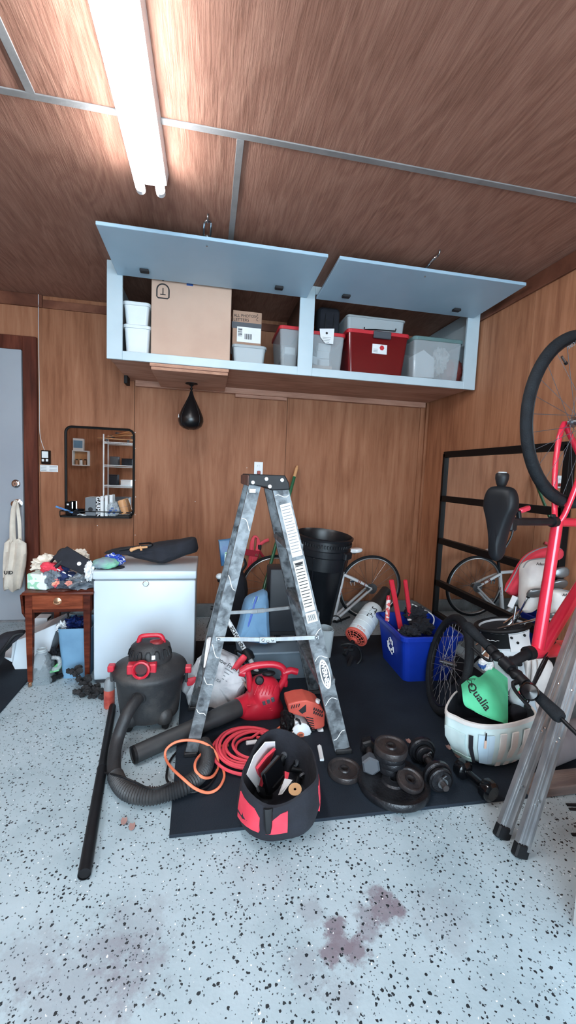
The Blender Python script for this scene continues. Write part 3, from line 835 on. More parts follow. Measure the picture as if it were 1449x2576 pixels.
# dark red tote, organiser on top
a, b, c, e = PB(874, 1026, 833, 940, 2.85)
tb = tub('red_tote', 'large dark red see-through tote with a grey latch', 'tote', a, b, 2.85, 3.3, fl+.001, e, M_redclear, M_redlid, .025, .022)
a2, b2, c2, e2 = PB(940, 984, 836, 852, 2.835)
MB().box((a2, 2.828, c2), (b2, 2.845, e2+.004), .004).build('latch', M_darkgrey, tb)
a2, b2, c2, e2 = PB(937, 974, 866, 890, 2.85)
lb = MB().box((a2, 2.8535, c2), (b2, 2.8575, e2)).build('label', M_paper, tb)
MB().lathe([(0, 0), (.018, 0), (.018, .0008), (0, .0008)], 6, axis_frame(((a2*.35+b2*.65), 2.8535, c2*.35+e2*.65), (0, -1, 0))).build('label_mark', M_redlid, lb)
for i in range(3):
    MB().box((a2+.008, 2.853, c2+.01+i*.009), (a2+.04, 2.8536, c2+.013+i*.009)).build('label_print', M_greyprint, lb)
M_packred = mat('red_packing', S(190, 40, 70), .6)
for i, (px, py) in enumerate(((932, 913), (942, 920), (926, 922), (938, 928))):
    q = A(px, py, 2.915)
    MB().blob(q, (.03, .03, .028), i, .1, sub=2).build('packed_ball', M_packred, tb)
ztop = e
a, b, c, e = PB(874, 1018, 800, 838, 2.95)
t = tub('organiser_case', 'clear compartment case with a black handle on the dark red tote', 'case', a, b, 2.95, 3.25, ztop+.001, e+.005, M_frost, M_frost, .006, .01)
for i in range(1, 5):
    x = a + (b-a)*i/5
    MB().box((x-.002, 2.96, ztop+.006), (x+.002, 3.23, e-.01)).build('divider', M_frost, t)
hy = 2.925
MB().tube([A(917, 823, hy), A(917, 829, hy), A(945, 829, hy), A(970, 831, hy), A(995, 833, hy), A(996, 827, hy)], .004, 8).tube([A(917, 826, hy), A(917, 826, 2.95)], .004, 6).tube([A(996, 829, hy), A(996, 829, 2.95)], .004, 6).build('handle', M_black, t)
# clear tote with grey green lid
a, b, c, e = PB(1040, 1164, 850, 952, 2.83)
tb = tub('clear_tote', 'clear tote with a grey green lid at the right end of the cabinet', 'tote', a, b-.01, 2.83, 3.2, fl+.001, e, M_clear, M_greengrey, .012, .022)
Y = 2.865
hp = [A(px, py, Y) for px, py in ((1040, 948), (1038, 895), (1066, 880), (1092, 902), (1091, 950))]
mx = frame(hp[0], (1, 0, 0), (0, 0, 1)); inv = mx.inverted()
MB().prism([((inv @ p)[0], max((inv @ p)[1], fl+.006-hp[0].z)) for p in hp], -.06, mx).build('packed_bag', M_paper, tb)
MB().blob(A(1110, 905, 2.93)+V3((0, .02, 0)), (.06, .06, .1), 2, .35, floor=fl+.006).build('packed_tissue', M_whitecloth, tb)
q = A(1142, 915, 2.95)
MB().blob((q.x, 2.98, fl+.1), (.085, .09, .1), 5, .1, floor=fl+.006).build('packed_cloth', mat('brick_red_cloth', S(150, 66, 60), .8), tb)

# ================================================================== wall mirror with shelf
def outline3(pts, Y):                   # pixel outline -> plane frame at depth Y and 2-D outline (x right, y up)
    ps = [A(px, py, Y) for px, py in pts]
    c = sum(ps, V3())/len(ps)
    return [(p.x-c.x, p.z-c.z) for p in ps], c
def puffpx(pts, Y, th, name, m, parent, core=.6, seed=1, amp=0, dense=3, lev=5, tilt=None, **kw):
    out, c = outline3(pts, Y)
    out = [(p.x, p.y) for p in smooth_path([(x, y, 0) for x, y in out], dense, True)] if dense else out
    fm = frame(c, (1, 0, 0), (0, 0, 1))
    if tilt is not None: fm = fm @ tilt
    return MB().puff(out, th, fm, lev, core, seed, amp).build(name, m, parent, **kw)

t = thing('wall_mirror', 'rounded black framed wall mirror with a small shelf left of the freezer', 'mirror', A(248, 1290, YB))
mx0, mx1, mz0, mz1 = PB(165, 336, 1077, 1298, YB-.02)
wM, hM = mx1-mx0, mz1-mz0
fm = frame(((mx0+mx1)/2, YB-.012, (mz0+mz1)/2), (1, 0, 0), (0, 0, 1))
MB().prism(rrect(wM-.014, hM-.014, .035, 5), .004, fm, z0=-.004).build('mirror_glass', M_mirror, t)
MB().tube([fm @ V3((x, y, .004)) for x, y in rrect(wM, hM, .045, 6)], .009, 8, closed=True).build('mirror_frame', M_blackmetal, t)
sz = mz0 + .006
sx0 = A(150, 1298, YB-.1).x; sx1 = mx1-.004
shelf = MB().prism([(p[0], p[1]) for p in rrect(sx1-sx0, .1, .02, 4, (sx0+sx1)/2, YB-.062)], .012, T(0, 0, sz-.012)).build('shelf', M_blackmetal, t)
for z in (.035,):
    MB().tube([(sx0+.004, YB-.02, sz+z), (sx0+.004, YB-.107, sz+z), (sx1-.004, YB-.107, sz+z), (sx1-.004, YB-.02, sz+z)], .0035, 6).build('shelf_rail', M_blackmetal, t)
for x in (sx0+.004, sx1-.004):
    MB().tube([(x, YB-.107, sz), (x, YB-.107, sz+.035)], .0035, 6).build('rail_post', M_blackmetal, t)
SY = YB-.065
# items on the mirror shelf
def onshelf(name, label, cat, px, Y=SY): 
    q = A(px, 1290, Y)
    return thing(name, label, cat, (q.x, Y, sz)), q.x
t, x = onshelf('gadget_box', 'grey and black box with white lettering on the mirror shelf', 'box', 238)
a, b, c, e = PB(214, 241, 1252, 1298, SY-.02)
a2 = A(252, 1275, SY-.02).x
MB().box((a, SY-.02, sz+.001), (b, SY+.04, e), .002, ).build('grey_face', mat('grey_box', S(104, 110, 116), .5), t)
MB().box((b, SY-.022, sz+.001), (a2, SY+.035, e-.006), .002).build('black_side', M_blackgloss, t)
text('lettering', 'GARMIN', .042, frame(((b+a2)/2, SY-.0228, (sz+e)/2+.0), (0, 0, -1), (1, 0, 0)), M_paper, t, 1.0, bold=.001)
MB().lathe([(0, 0), (.017, 0), (.017, .001), (0, .001)], 16, axis_frame(((a+b)/2, SY-.02, sz+.05), (0, -1, 0))).build('pictured_watch', M_print, t)
for k, (px, h, lb) in enumerate(((257, 1248, 'tallest white cylinder bottle beside the black lettered box'), (268, 1247, 'middle white bottle on the mirror shelf'), (280, 1245, 'white bottle half behind the clear bag on the mirror shelf'))):
    q = A(px, h, SY+.02*(k-1)); hh = q.z-sz
    t = thing('white_bottle', lb, 'bottle', (q.x, SY+.02*(k-1)-.005, sz), group='white bottles on the mirror shelf')
    m = W[t]
    MB().lathe([(0, .001), (.013, .001), (.0135, .006), (.0135, hh*.72), (.012, hh*.76)], 16, m).build('bottle', M_whiteplastic, t)
    MB().lathe([(.0125, hh*.76), (.0125, hh-.003), (.011, hh), (0, hh)], 16, m).build('cap', M_paper, t)
t, x = onshelf('clear_bag', 'crumpled clear bag with blue print on the mirror shelf', 'bag', 283, SY-.01)
MB().blob((x, SY-.01, sz+.052), (.05, .025, .055), 4, .35, 8, floor=sz+.001).build('bag_film', M_clear, t)
for k in range(5):
    MB().blob((x-.02+.011*k, SY-.033+.002*k, sz+.03+.016*(k % 3)), (.012, .004, .009), k, .5, 6, 2).build('print_patch', M_tape, t)
q0, q1 = A(305, 1262, SY-.01), A(316, 1296, SY-.02)
t = thing('cork_roller', 'tan cork roller leaning on the mirror shelf', 'roller', (q1.x, SY-.01, sz))
dr = (q0-q1).normalized(); L = (q0-q1).length
MB().lathe([(0, 0), (.026, 0), (.028, .006), (.028, L*.3), (.03, L*.35), (.03, L-.008), (.026, L), (.017, L), (.016, L-.004), (0, L-.004)], 20, axis_frame(q1+V3((0, 0, .012)), dr)).build('cork_body', M_wood, t)
MB().lathe([(.031, L*.45), (.031, L*.48)], 20, axis_frame(q1+V3((0, 0, .012)), dr)).build('ring', M_card2, t)
t = thing('blue_comb', 'blue plastic comb sticking out at the left end of the mirror shelf', 'comb', A(165, 1290, SY-.03))
p0, p1 = A(140, 1274, SY-.035), A(186, 1290, SY-.02)
MB().bar(p0, p1, .014, .006, (0, 0, 1), .002).build('spine', mat('blue_comb', S(66, 130, 190), .4), t)
MB().bar(p0+V3((.02, 0, -.007)), p1+V3((0, 0, -.007)), .006, .003, (0, 0, 1)).build('teeth', M_tape, t)
t = thing('small_camera', 'small black gadget standing on the mirror shelf by the comb', 'gadget', A(174, 1296, SY))
a, b, c, e = PB(166, 182, 1262, 1297, SY)
MB().box((a, SY-.015, sz+.001), (b, SY+.02, e), .004).build('body', M_blackgloss, t)
MB().cbox(((a+b)/2-.004, SY-.016, e-.02), (.014, .004, .012)).build('lens_patch', M_paper, t)
q = A(205, 1294, SY-.03)
MB().tube(smooth_path([(q.x-.03, SY-.03, sz+.006), (q.x-.01, SY-.035, sz+.014), (q.x+.02, SY-.03, sz+.008), (q.x+.03, SY-.02, sz+.004), (q.x, SY-.022, sz+.004)], 6), .003, 6).build('white_cable', M_whiteplastic, label='short white cable curled on the mirror shelf', cat='cable')
q = A(190, 1287, SY-.02)
MB().blob((q.x, SY-.01, sz+.02), (.03, .022, .02), 8, .4, floor=sz+.001).build('black_cloth_scrap', M_blackcloth, label='small dark bundle lying on the mirror shelf', cat='bundle')

# ================================================================== side table
TY = 2.39
tx0, tx1 = A(62, 1500, TY).x, A(236, 1495, TY).x
tz = A(140, 1489, TY).z
t = thing('side_table', 'small mahogany drop-leaf side table with one drawer', 'table', ((tx0+tx1)/2, 2.6, 0))
TD = 2.86
MB().box((tx0-.012, TY-.012, tz-.016), (tx1, TD, tz), .005, seg=2).build('table_top', M_mahog, t)
# drop leaf hanging on the left side
lf = [(TY, tz-.014), (TD-.02, tz-.014), (TD-.03, tz-.14), (TD-.1, tz-.2), (TY+.1, tz-.2), (TY+.02, tz-.12)]
MB().prism(lf, .012, Matrix(((0, 0, 1, tx0-.024), (1, 0, 0, 0), (0, 1, 0, 0), (0, 0, 0, 1))), .002).build('drop_leaf', M_mahog, t)
za = A(150, 1541, TY).z
MB().box((tx0+.005, TY+.012, za), (tx0+.02, TD-.02, tz-.016)).box((tx1-.03, TY+.012, za), (tx1-.015, TD-.02, tz-.016)).box((tx0+.02, TD-.035, za), (tx1-.03, TD-.02, tz-.016)).build('apron', M_mahog, t)
a, b, c, e = PB(80, 209, 1497, 1533, TY)
MB().box((tx0+.02, TY+.01, za), (tx1-.03, TY+.02, tz-.016)).build('front_apron', M_mahog, t)
dw = MB().box((a, TY-.002, c), (b, TY+.014, e), .003).build('drawer', ply('drawer_veneer', S(90, 42, 26), S(124, 62, 40), S(146, 80, 54), (6, 40, 40), (2, 5, 5), .25, .1), t)
q = A(145, 1512, TY)
MB().lathe([(0, 0), (.021, 0), (.02, .003), (.014, .005), (0, .006)], 20, axis_frame((q.x, TY-.002, q.z), (0, -1, 0)), sy=1).build('pull_plate', M_brass, dw)
MB().tube([V3((q.x-.017, TY-.008, q.z)), V3((q.x-.014, TY-.018, q.z-.008)), V3((q.x, TY-.02, q.z-.012)), V3((q.x+.014, TY-.018, q.z-.008)), V3((q.x+.017, TY-.008, q.z))], .003, 6).build('pull', M_brass, dw)
for i, (x, y) in enumerate(((tx0+.018, TY+.016), (tx1-.036, TY+.016), (tx0+.018, TD-.036), (tx1-.036, TD-.036))):
    g = .017; h = .011
    rings = [[V3((x+sx*w, y+sy*w, z)) for sx, sy in ((-1, -1), (1, -1), (1, 1), (-1, 1))] for w, z in ((h, .03), (g*.85, .2), (g, za), (g, tz-.018))]
    lg = MB().loft(rings, True, False).build('leg', M_mahog, t)
    MB().lathe([(.009, .022), (.011, .026), (.01, .034)], 12, T(x, y, 0)).lathe([(0, -.007), (.012, -.007), (.012, .007), (0, .007)], 14, axis_frame((x-.004, y-.004, .0125), (.8, .6, 0))).build('caster', M_brass, lg)

# pile on the table
def heap(name, label, cat, px, py, Y, rad, m, seed, amp=.3, fr=6, fz=None, rot=0, group=None):
    q = A(px, py, Y)
    o = MB().blob(q, rad, seed, amp, fr, 4, RY(rot), fz)
    r = thing(name, label, cat, (q.x, q.y, q.z-rad[2] if fz is None else fz), 0, group)
    o.build(name+'_body', m, r)
    return r, q
zt_ = tz+.001
# patterned tissue carton
t = thing('patterned_box', 'green and white patterned carton at the front corner of the table pile', 'box', A(100, 1475, 2.45))
mt = T(*A(100, 1478, 2.45)) @ RZ(-.35) 
zz = A(100, 1478, 2.45).z
mt = T(A(108, 1478, 2.47).x, 2.47, zt_) @ RZ(-.3)
M_pat = mat('green_pattern', S(150, 206, 176), .6, 0, S(220, 232, 234), 26, 1, .45, .5, stretch=(1, 3, 1))
MB().box((-.062, -.045, 0), (.05, .05, .085), .006, mt).build('carton', M_pat, t)
MB().prism([(-.03, 0), (.03, 0), (.03, .05), (.02, .05), (.02, .012), (-.03, .012)], .002, mt @ frame((.005, -.0455, .045), (1, 0, 0), (0, 0, 1))).build('white_panel', M_paper, t)
MB().blob(mt @ V3((.055, .0, .055)), (.045, .05, .05), 3, .3, floor=zt_).build('loose_wrap', M_greycloth, t)
heap('navy_bundle', 'navy blue cloth bundle in the middle of the table pile', 'cloth', 152, 1453, 2.52, (.085, .09, .06), M_navy, 2, .3, fz=zt_)
r, q = heap('grey_garment', 'crumpled grey garment at the right of the table pile', 'garment', 205, 1463, 2.5, (.1, .09, .055), M_greycloth, 6, .45, 8, fz=zt_)
heap('pinstripe_garment', 'dark grey garment sleeve lying along the front of the table pile', 'garment', 165, 1472, 2.44, (.075, .03, .025), mat('dark_grey_cloth', S(74, 82, 94), .9, 0, S(56, 62, 74), 18, bump=.8), 9, .4, fz=zt_)
heap('flower_cloth', 'peach and red flowered scrap on the front of the pile', 'cloth', 139, 1466, 2.425, (.022, .014, .022), mat('peach_red', S(236, 178, 150), .8, 0, S(224, 70, 84), 14, 2, .45, .55), 4, .5, 8)
heap('peach_bow', 'small peach cloth bow on the dark sleeve', 'cloth', 173, 1467, 2.41, (.017, .01, .014), M_pinkcloth, 6, .5, 8)
heap('tan_garment', 'tan and cream folded garment under the black bag', 'garment', 180, 1442, 2.56, (.09, .06, .03), mat('tan_cloth', S(176, 150, 138), .9, 0, S(110, 82, 76), 16, bump=.7), 12, .5, 8)
heap('red_cloth', 'folded red cloth under the black laptop bag strap', 'cloth', 130, 1430, 2.5, (.06, .05, .034), M_redcloth, 7, .2, 4, rot=.3)
heap('cream_bundle', 'cream cloth bundle at the back left of the pile', 'cloth', 122, 1418, 2.6, (.09, .07, .055), M_cream, 9, .4, 7)
heap('cream_garment', 'cream garment peeking over the black laptop bag', 'garment', 195, 1402, 2.64, (.07, .04, .05), M_cream, 14, .3, 6)
t = thing('laptop_bag', 'flat black bag with a round white badge lying aslant on the pile', 'bag', A(170, 1420, 2.5))
o, c = outline3([(132, 1402), (166, 1375), (232, 1412), (226, 1448), (216, 1446), (150, 1420)], 2.5)
fmb = frame(c, (1, 0, 0), (0, .35, 1))
MB().puff(o, .05, fmb, 4, .94).build('bag_body', M_blackcloth, t)
MB().lathe([(0, 0), (.011, 0), (.011, .0015), (.008, .002), (0, .002)], 20, fmb @ T(.032, -.005, .0262)).build('badge', M_paper, t)
MB().tube([fmb @ V3(p) for p in smooth_path([(-.075, .0, .01), (-.085, .05, .015), (-.06, .075, .02), (-.03, .06, .012)], 6)], .009, 8, flat=.5).build('strap', M_black, t)
MB().tube([fmb @ V3(p) for p in smooth_path([(-.06, .01, .02), (-.1, -.03, .02), (-.13, -.01, .0), (-.11, .03, -.01)], 6)], .011, 8, flat=.5).build('strap', M_black, t)
for k in range(5):
    p = fmb @ V3((-.07+.03*k, -.038-.016*k+.0, .027))
    MB().cbox((0, 0, 0), (.02, .006, .004), .001, frame(p, (.88, 0, -.45), (.45, 0, .88))).build('zip_tab', M_paper, t)
p = [A(222, 1425, 2.45), A(233, 1405, 2.45), A(237, 1448, 2.42), A(226, 1456, 2.42)]
heap('white_bag', 'white plastic bag squeezed between the pile and the freezer', 'bag', 226, 1436, 2.45, (.026, .04, .055), M_paper, 5, .4, 6)
t, q = heap('brown_case', 'flat brown leather case lying on the table front', 'case', 150, 1484, 2.42, (.06, .03, .008), mat('brown_leather', S(70, 40, 34), .5), 3, .1, fz=zt_)

# ------------------------------------------------------------------ under the table
t = thing('waste_bin', 'blue grey waste bin under the side table', 'bin', (A(195, 1690, 2.5).x, 2.6, 0))
a, b, c, e = PB(146, 216, 1582, 1716, 2.46)
tubmesh(a-.005, b+.03, 2.46, 2.70, .001, e, .018, .02, .004).build('bin_body', M_bluegrey, t)
MB().torus(1, .006, T((a+b+.025)/2, 2.58, e) @ Matrix.Diagonal(((b-a+.04)/2, .122, 1, 1)), 40, 6, .006) if False else None
t2, q = heap('dark_liner', 'dark blue crumpled liner in the waste bin', 'liner', 192, 1572, 2.58, (.065, .07, .05), mat('dark_blue_film', S(24, 40, 92), .35), 5, .5, 7)
heap('white_liner', 'crumpled white paper sticking out of the waste bin', 'paper', 155, 1577, 2.53, (.026, .03, .03), M_paper, 8, .6, 7)
t = thing('clear_container', 'clear lidded container behind the waste bin', 'container', (A(193, 1555, 2.8).x, 2.8, 0))
a, b, c, e = PB(172, 232, 1545, 1600, 2.76)
tubmesh(a, b, 2.76, 2.86, 0.001, e, .01, .02).build('body', M_frost, t)
# white carton, leaning open
M_wcard = mat('white_card', S(222, 230, 236), .6, 0, S(206, 214, 222), 3)
t = thing('white_carton', 'big open white carton tipped over under the table', 'box', (A(90, 1650, 2.6).x, 2.62, 0))
Y = 2.6
o, c = outline3([(38, 1612), (62, 1604), (140, 1570), (143, 1580), (132, 1612), (125, 1640), (100, 1690), (62, 1706), (45, 1700), (30, 1670)], Y)
MB().prism(o, .2, frame(c, (1, 0, 0), (0, 0, 1)) @ T(0, 0, -.2), .004).build('carton_body', M_wcard, t)
o2, c2 = outline3([(2, 1650), (30, 1666), (40, 1610), (32, 1608), (28, 1656)], 2.58)
MB().prism([(x, y) for x, y in o2], .12, frame(c2, (1, 0, 0), (0, 0, 1)) @ T(0, 0, -.12), .001).build('carton_flap', M_wcard, t)
o3, c3 = outline3([(40, 1604), (62, 1602), (140, 1566), (118, 1566), (80, 1580), (45, 1592)], 2.78)
MB().prism(o3, .006, frame(c3, (1, 0, 0), (0, .5, 1)), .001).build('carton_flap', M_wcard, t)
a, b, c, e = PB(82, 119, 1556, 1600, 2.92)
t = thing('white_file_box', 'small white box standing behind the tipped white carton', 'box', ((a+b)/2, 2.98, 0))
MB().box((a-.02, 2.92, .001), (b, 3.0, e), .004).build('carton', M_wcard, t)
MB().box((a-.02, 2.919, e-.02), (b, 3.001, e+.003), .002).build('lid', M_wcard, t)
a, b, c, e = PB(85, 150, 1535, 1570, 3.1)
t = thing('dark_crate', 'dark grey crate against the back wall under the table', 'crate', ((a+b)/2, 3.15, 0))
tubmesh(a, b+.06, 3.1, 3.3, .001, e, .01, .012, .006).build('crate_body', M_darkgrey, t)
MB().torus(1, .02, T((a+b+.06)/2, 3.2, e) @ Matrix.Diagonal(((b-a+.06)/2, .1, .25, 1)), 4, 6).build('rim', M_darkgrey, t) if False else None
# clear jug
M_jug = clear('jug_plastic', S(186, 198, 204), .05, .26)
t = thing('clear_jug', 'empty clear plastic jug on the floor by the table leg', 'jug', (A(100, 1715, 2.47).x, 2.47, 0))
q = AZ(100, 1722, 0); jc = V3((q.x, 2.46, 0)); jh = A(97, 1632, 2.46).z
J = lambda w, d, z, r: [V3((jc.x+x, jc.y+y, z)) for x, y in rrect(w, d, r, 4)]
MB().loft([J(.1, .1, .002, .02), J(.108, .108, .012, .025), J(.108, .108, jh*.55, .025), J(.1, .1, jh*.66, .03), J(.06, .06, jh*.85, .028), J(.044, .044, jh*.9, .021)], False).build('jug_body', M_jug, t)
MB().lathe([(.022, jh*.9), (.027, jh*.91), (.027, jh*.935), (.022, jh*.94), (.022, jh*.96), (.025, jh*.965), (.025, jh*.99), (.021, jh), (.019, jh*.97)], 20, T(jc.x, jc.y, 0)).build('neck', M_frost, t)
hq = [(.052, .0, jh*.72), (.085, -.0, jh*.68), (.09, 0, jh*.5), (.08, 0, jh*.38), (.054, 0, jh*.36)]
MB().tube([jc+V3(p) for p in smooth_path(hq, 6)], .011, 8).build('handle', M_clear, t)
# odds and ends
heap('black_gloves', 'pair of black work gloves bunched behind the clear jug', 'gloves', 137, 1660, 2.56, (.04, .06, .07), M_blackcloth, 3, .5, 7)
t = thing('green_packet', 'bright green packet on the floor by the waste bin', 'packet', A(140, 1683, 2.5))
q = A(140, 1684, 2.5)
MB().cbox((0, 0, 0), (.05, .05, .012), .003, T(q.x, 2.5, q.z) @ RY(-.25)).cbox((0, 0, 0), (.03, .05, .012), .003, T(q.x+.005, 2.52, q.z+.022) @ RY(-.7)).build('packet_body', mat('packet_green', S(120, 208, 140), .5), t)
t = thing('torch', 'small black torch lying beside the clear jug', 'torch', A(140, 1702, 2.45))
p0, p1 = AZ(128, 1710, .017), AZ(152, 1700, .017)
p0 = V3((p0.x, p0.y, .018)); p1 = V3((p1.x+.02, p1.y+.02, .018))
MB().tube([p0, p0+(p1-p0)*.25, p0+(p1-p0)*.3, p1], [.017, .017, .012, .012], 12).build('barrel', M_black, t)
MB().lathe([(0, 0), (.014, 0), (.014, .001), (0, .001)], 12, axis_frame(p0, p0-p1)).build('lens', M_chrome, t)
# torn black foam pieces
M_foam = mat('black_foam', S(44, 44, 46), .95, 0, S(26, 26, 28), 20, bump=1, bscale=60)
def egg(px, py, n, dirp, label, up=.0):
    q0 = AZ(px, py, 0); q1 = AZ(*dirp, 0)
    t = thing('foam_strip', label, 'foam', (q0.x, q0.y, 0), group='torn black foam strips')
    mb = MB(); e = (q1-q0); e = e/(n-1)
    for k in range(n):
        c = q0 + e*k
        for j in range(9):
            a = 2*PI*j/9+k
            mb.blob((c.x+.026*math.cos(a)*(1+.3*math.sin(j*3+k)), c.y+.026*math.sin(a), .018+up*(1-k/(n-1))+.012*math.sin(a*2+k)), (.015, .014, .016), j+k*3, .6, 6, 2, floor=.001)
    mb.build('foam', M_foam, t)
    for k in range(n-1):
        c = q0+e*(k+.5)
        MB().blob((c.x, c.y+.01, .02+up*(1-k/(n-1))), (.02, .016, .02), k, .5, 6, 2, floor=.001).build('web', M_foam, t)
egg(188, 1722, 3, (232, 1738), 'torn black foam strip curling up against the waste bin', .06)
egg(205, 1748, 3, (262, 1752), 'torn black foam strip lying flat before the freezer corner')

# black bag and mats at the left edge
t = thing('black_duffel', 'limp black bag slumped on the floor mat at the left edge', 'bag', AZ(15, 1690, 0))
puffpx([(-60, 1640), (-10, 1602), (20, 1592), (58, 1590), (52, 1604), (30, 1612), (24, 1630), (5, 1645), (-20, 1700), (-60, 1705)], 2.46, .12, 'bag_body', M_blackcloth, t, .6, 3, .01)
MB().tube(smooth_path([A(58, 1594, 2.42), A(35, 1600, 2.40), A(15, 1625, 2.39), A(-10, 1660, 2.39)], 6), .008, 8, flat=.5).build('strap', M_black, t)
mx = -.957
MB().prism([(-2.2, 2.08), (mx, 2.08), (mx, 2.92), (-2.2, 2.92)], .012, T(0, 0, .0005), .002).build('floor_mat', M_rubber, label='black rubber mat on the floor by the house door', cat='mat')
MB().prism([(-2.2, 1.70), (-1.05, 1.74), (-.93, 1.80), (-.885, 1.92), (-.9, 1.985), (-.96, 2.03), (-2.2, 2.05)], .014, T(0, 0, .0005), .003).build('floor_mat', mat('rubber_mat_soft', S(56, 60, 64), .8, bump=.3, bscale=120), label='rounded dark mat corner poking in at the left edge', cat='mat')

# ================================================================== chest freezer
FY = 2.40
fx0, fx1 = A(235, 1580, FY).x, A(490, 1565, FY).x
fzt = A(362, 1436, FY).z; flz = A(362, 1457, FY).z
FD = 2.83
t = thing('chest_freezer', 'white chest freezer beside the small mahogany table', 'freezer', ((fx0+fx1)/2, 2.6, 0))
MB().box((fx0, FY, .02), (fx1, FD, flz-.008), .008, seg=3).build('cabinet', M_enamel, t)
MB().box((fx0-.004, FY-.008, flz), (fx1+.004, FD+.01, fzt), .008, seg=3).build('lid', M_enamel, t)
MB().box((fx0+.006, FY+.006, flz-.008), (fx1-.006, FD-.006, flz)).build('gasket', M_grey, t)
MB().box((fx0+.01, FY+.008, 0), (fx1-.01, FD-.01, .02)).build('plinth', M_darkgrey, t)
q = A(367, 1468, FY)
MB().lathe([(0, 0), (.017, 0), (.017, .002), (.014, .004), (0, .004)], 24, axis_frame((q.x, FY, q.z), (0, -1, 0))).build('badge', M_chrome, t)
MB().lathe([(0, 0), (.0135, 0), (.0135, .001), (0, .0012)], 24, axis_frame((q.x, FY-.0036, q.z), (0, -1, 0))).cbox((q.x, FY-.005, q.z), (.008, .001, .002)).build('badge_face', M_enamel, t)
z0 = fzt
def ontop(px, py): 
    q = AZ(px, py, z0); return q
# long black bag across the freezer
t = thing('long_black_bag', 'long black soft case lying across the freezer top', 'bag', (A(400, 1400, 2.62).x, 2.62, z0))
pts = [(262, 1392), (300, 1378), (352, 1376), (400, 1364), (455, 1356), (486, 1352), (497, 1360), (497, 1385), (470, 1394), (425, 1412), (400, 1413), (345, 1402), (300, 1390)]
puffpx(pts, 2.60, .15, 'case_body', M_blackcloth, t, .62, 2, .008)
MB().tube(smooth_path([A(300, 1384, 2.54), A(345, 1376, 2.53), A(380, 1372, 2.53), A(378, 1366, 2.55), A(350, 1368, 2.56)], 5), .008, 8, flat=.4).build('strap', M_black, t)
t = thing('wooden_whistle', 'small pale wooden handle lying on the long black case', 'handle', A(350, 1380, 2.515))
p0, p1, p2 = A(331, 1383, 2.51), A(346, 1378, 2.505), A(371, 1376, 2.505)
MB().tube([p0, p1, p2], [.010, .008, .006], 10).blob(p0, (.012, .01, .012), 1, .1, 4, 3).build('turned_handle', M_wood, t)
MB().tube([A(352, 1374, 2.505), A(356, 1385, 2.5)], .006, 8).build('cross_peg', M_wood, t)
t = thing('blue_bandana', 'blue bandana with white pattern on the freezer top', 'bandana', A(290, 1396, 2.5))
q = A(287, 1396, 2.52)
MB().blob((q.x, 2.52, z0+.035), (.06, .05, .038), 4, .3, 6, floor=z0+.001).build('bandana_cloth', mat('bandana', S(30, 66, 170), .8, 0, S(210, 220, 236), 70, 2, .56, .62, bump=.5), t)
t = thing('baseball_cap', 'green and grey cap lying at the front of the freezer top', 'cap', AZ(262, 1412, z0))
q = A(265, 1411, 2.46)
MB().blob((q.x, 2.47, z0+.026), (.072, .06, .034), 2, .1, 4, floor=z0+.004).build('crown', mat('cap_green', S(124, 196, 160), .8, 0, S(126, 144, 156), 9, 2, .45, .6, bump=.5), t)
MB().prism([(.085*math.cos(a), .05*math.sin(a)) for a in [PI*2*k/20 for k in range(20)]], .006, T(q.x+.015, 2.475, z0+.001)).build('brim', M_blackcloth, t)

# ================================================================== big rubber mat
MZ = .0125
MB().prism([(-.098, 1.318), (1.72, 1.30), (1.72, 2.93), (-.13, 2.93)], .012, T(0, 0, .0005), .002).build('floor_mat', M_rubber, label='large black rubber mat under the stepladder and weights', cat='mat')

# ================================================================== stepladder
t = thing('stepladder', 'paint-spattered aluminium stepladder standing open on the black mat', 'ladder', (.28, 1.87, MZ))
FR = [V3((.602, 1.635, MZ)), V3((.602, 2.145, MZ))]; FT = [V3((.292, 1.735, 1.165)), V3((.292, 2.03, 1.165))]
RR_ = [V3((-.045, 1.70, MZ)), V3((-.045, 2.06, MZ))]; RT = [V3((.196, 1.755, 1.165)), V3((.196, 2.01, 1.165))]
for k in (0, 1):
    back = V3((0, 1 if k == 0 else -1, 0))
    b0 = FR[k]+(FT[k]-FR[k])*.015
    r = MB().channel(b0, FT[k], .066, .028, .003, (1, 0, .27), back).build('front_rail', M_aluworn, t)
    MB().box((-.036, -.008, -.006), (.036, .022, .014), .003, frame(FR[k]+V3((0, 0 if k == 0 else -.01, .006)), (1, 0, 0), (0, 1, 0))).build('foot', M_dirtyblack, r)
    b0 = RR_[k]+(RT[k]-RR_[k])*.015
    r = MB().channel(b0, RT[k], .05, .024, .003, (1, 0, -.2), back).build('rear_rail', M_aluworn, t)
    MB().box((-.027, -.007, -.006), (.027, .02, .012), .003, frame(RR_[k]+V3((0, 0 if k == 0 else -.01, .006)), (1, 0, 0), (0, 1, 0))).build('foot', M_dirtyblack, r)
for f in (.27, .52, .77):                 # steps between the front rails
    p0, p1 = (FR[k]+(FT[k]-FR[k])*f for k in (0, 1))
    st = MB().box((-.036, .004, -.012), (.04, (p1-p0).length-.004, .012), .002, frame(p0, (1, 0, 0), p1-p0)).build('step', M_aluworn, t)
    for g in (-.025, -.01, .005, .02):
        MB().box((g, .006, .012), (g+.004, (p1-p0).length-.006, .014), 0, frame(p0, (1, 0, 0), p1-p0)).build('tread_rib', M_aluworn, st)
for f in (.2, .52, .8):                   # rear cross bars and their braces
    p0, p1 = (RR_[k]+(RT[k]-RR_[k])*f for k in (0, 1))
    MB().bar(p0+V3((0, .003, 0)), p1-V3((0, .003, 0)), .028, .012, (.2, 0, 1), .002).build('rear_bar', M_aluworn, t)
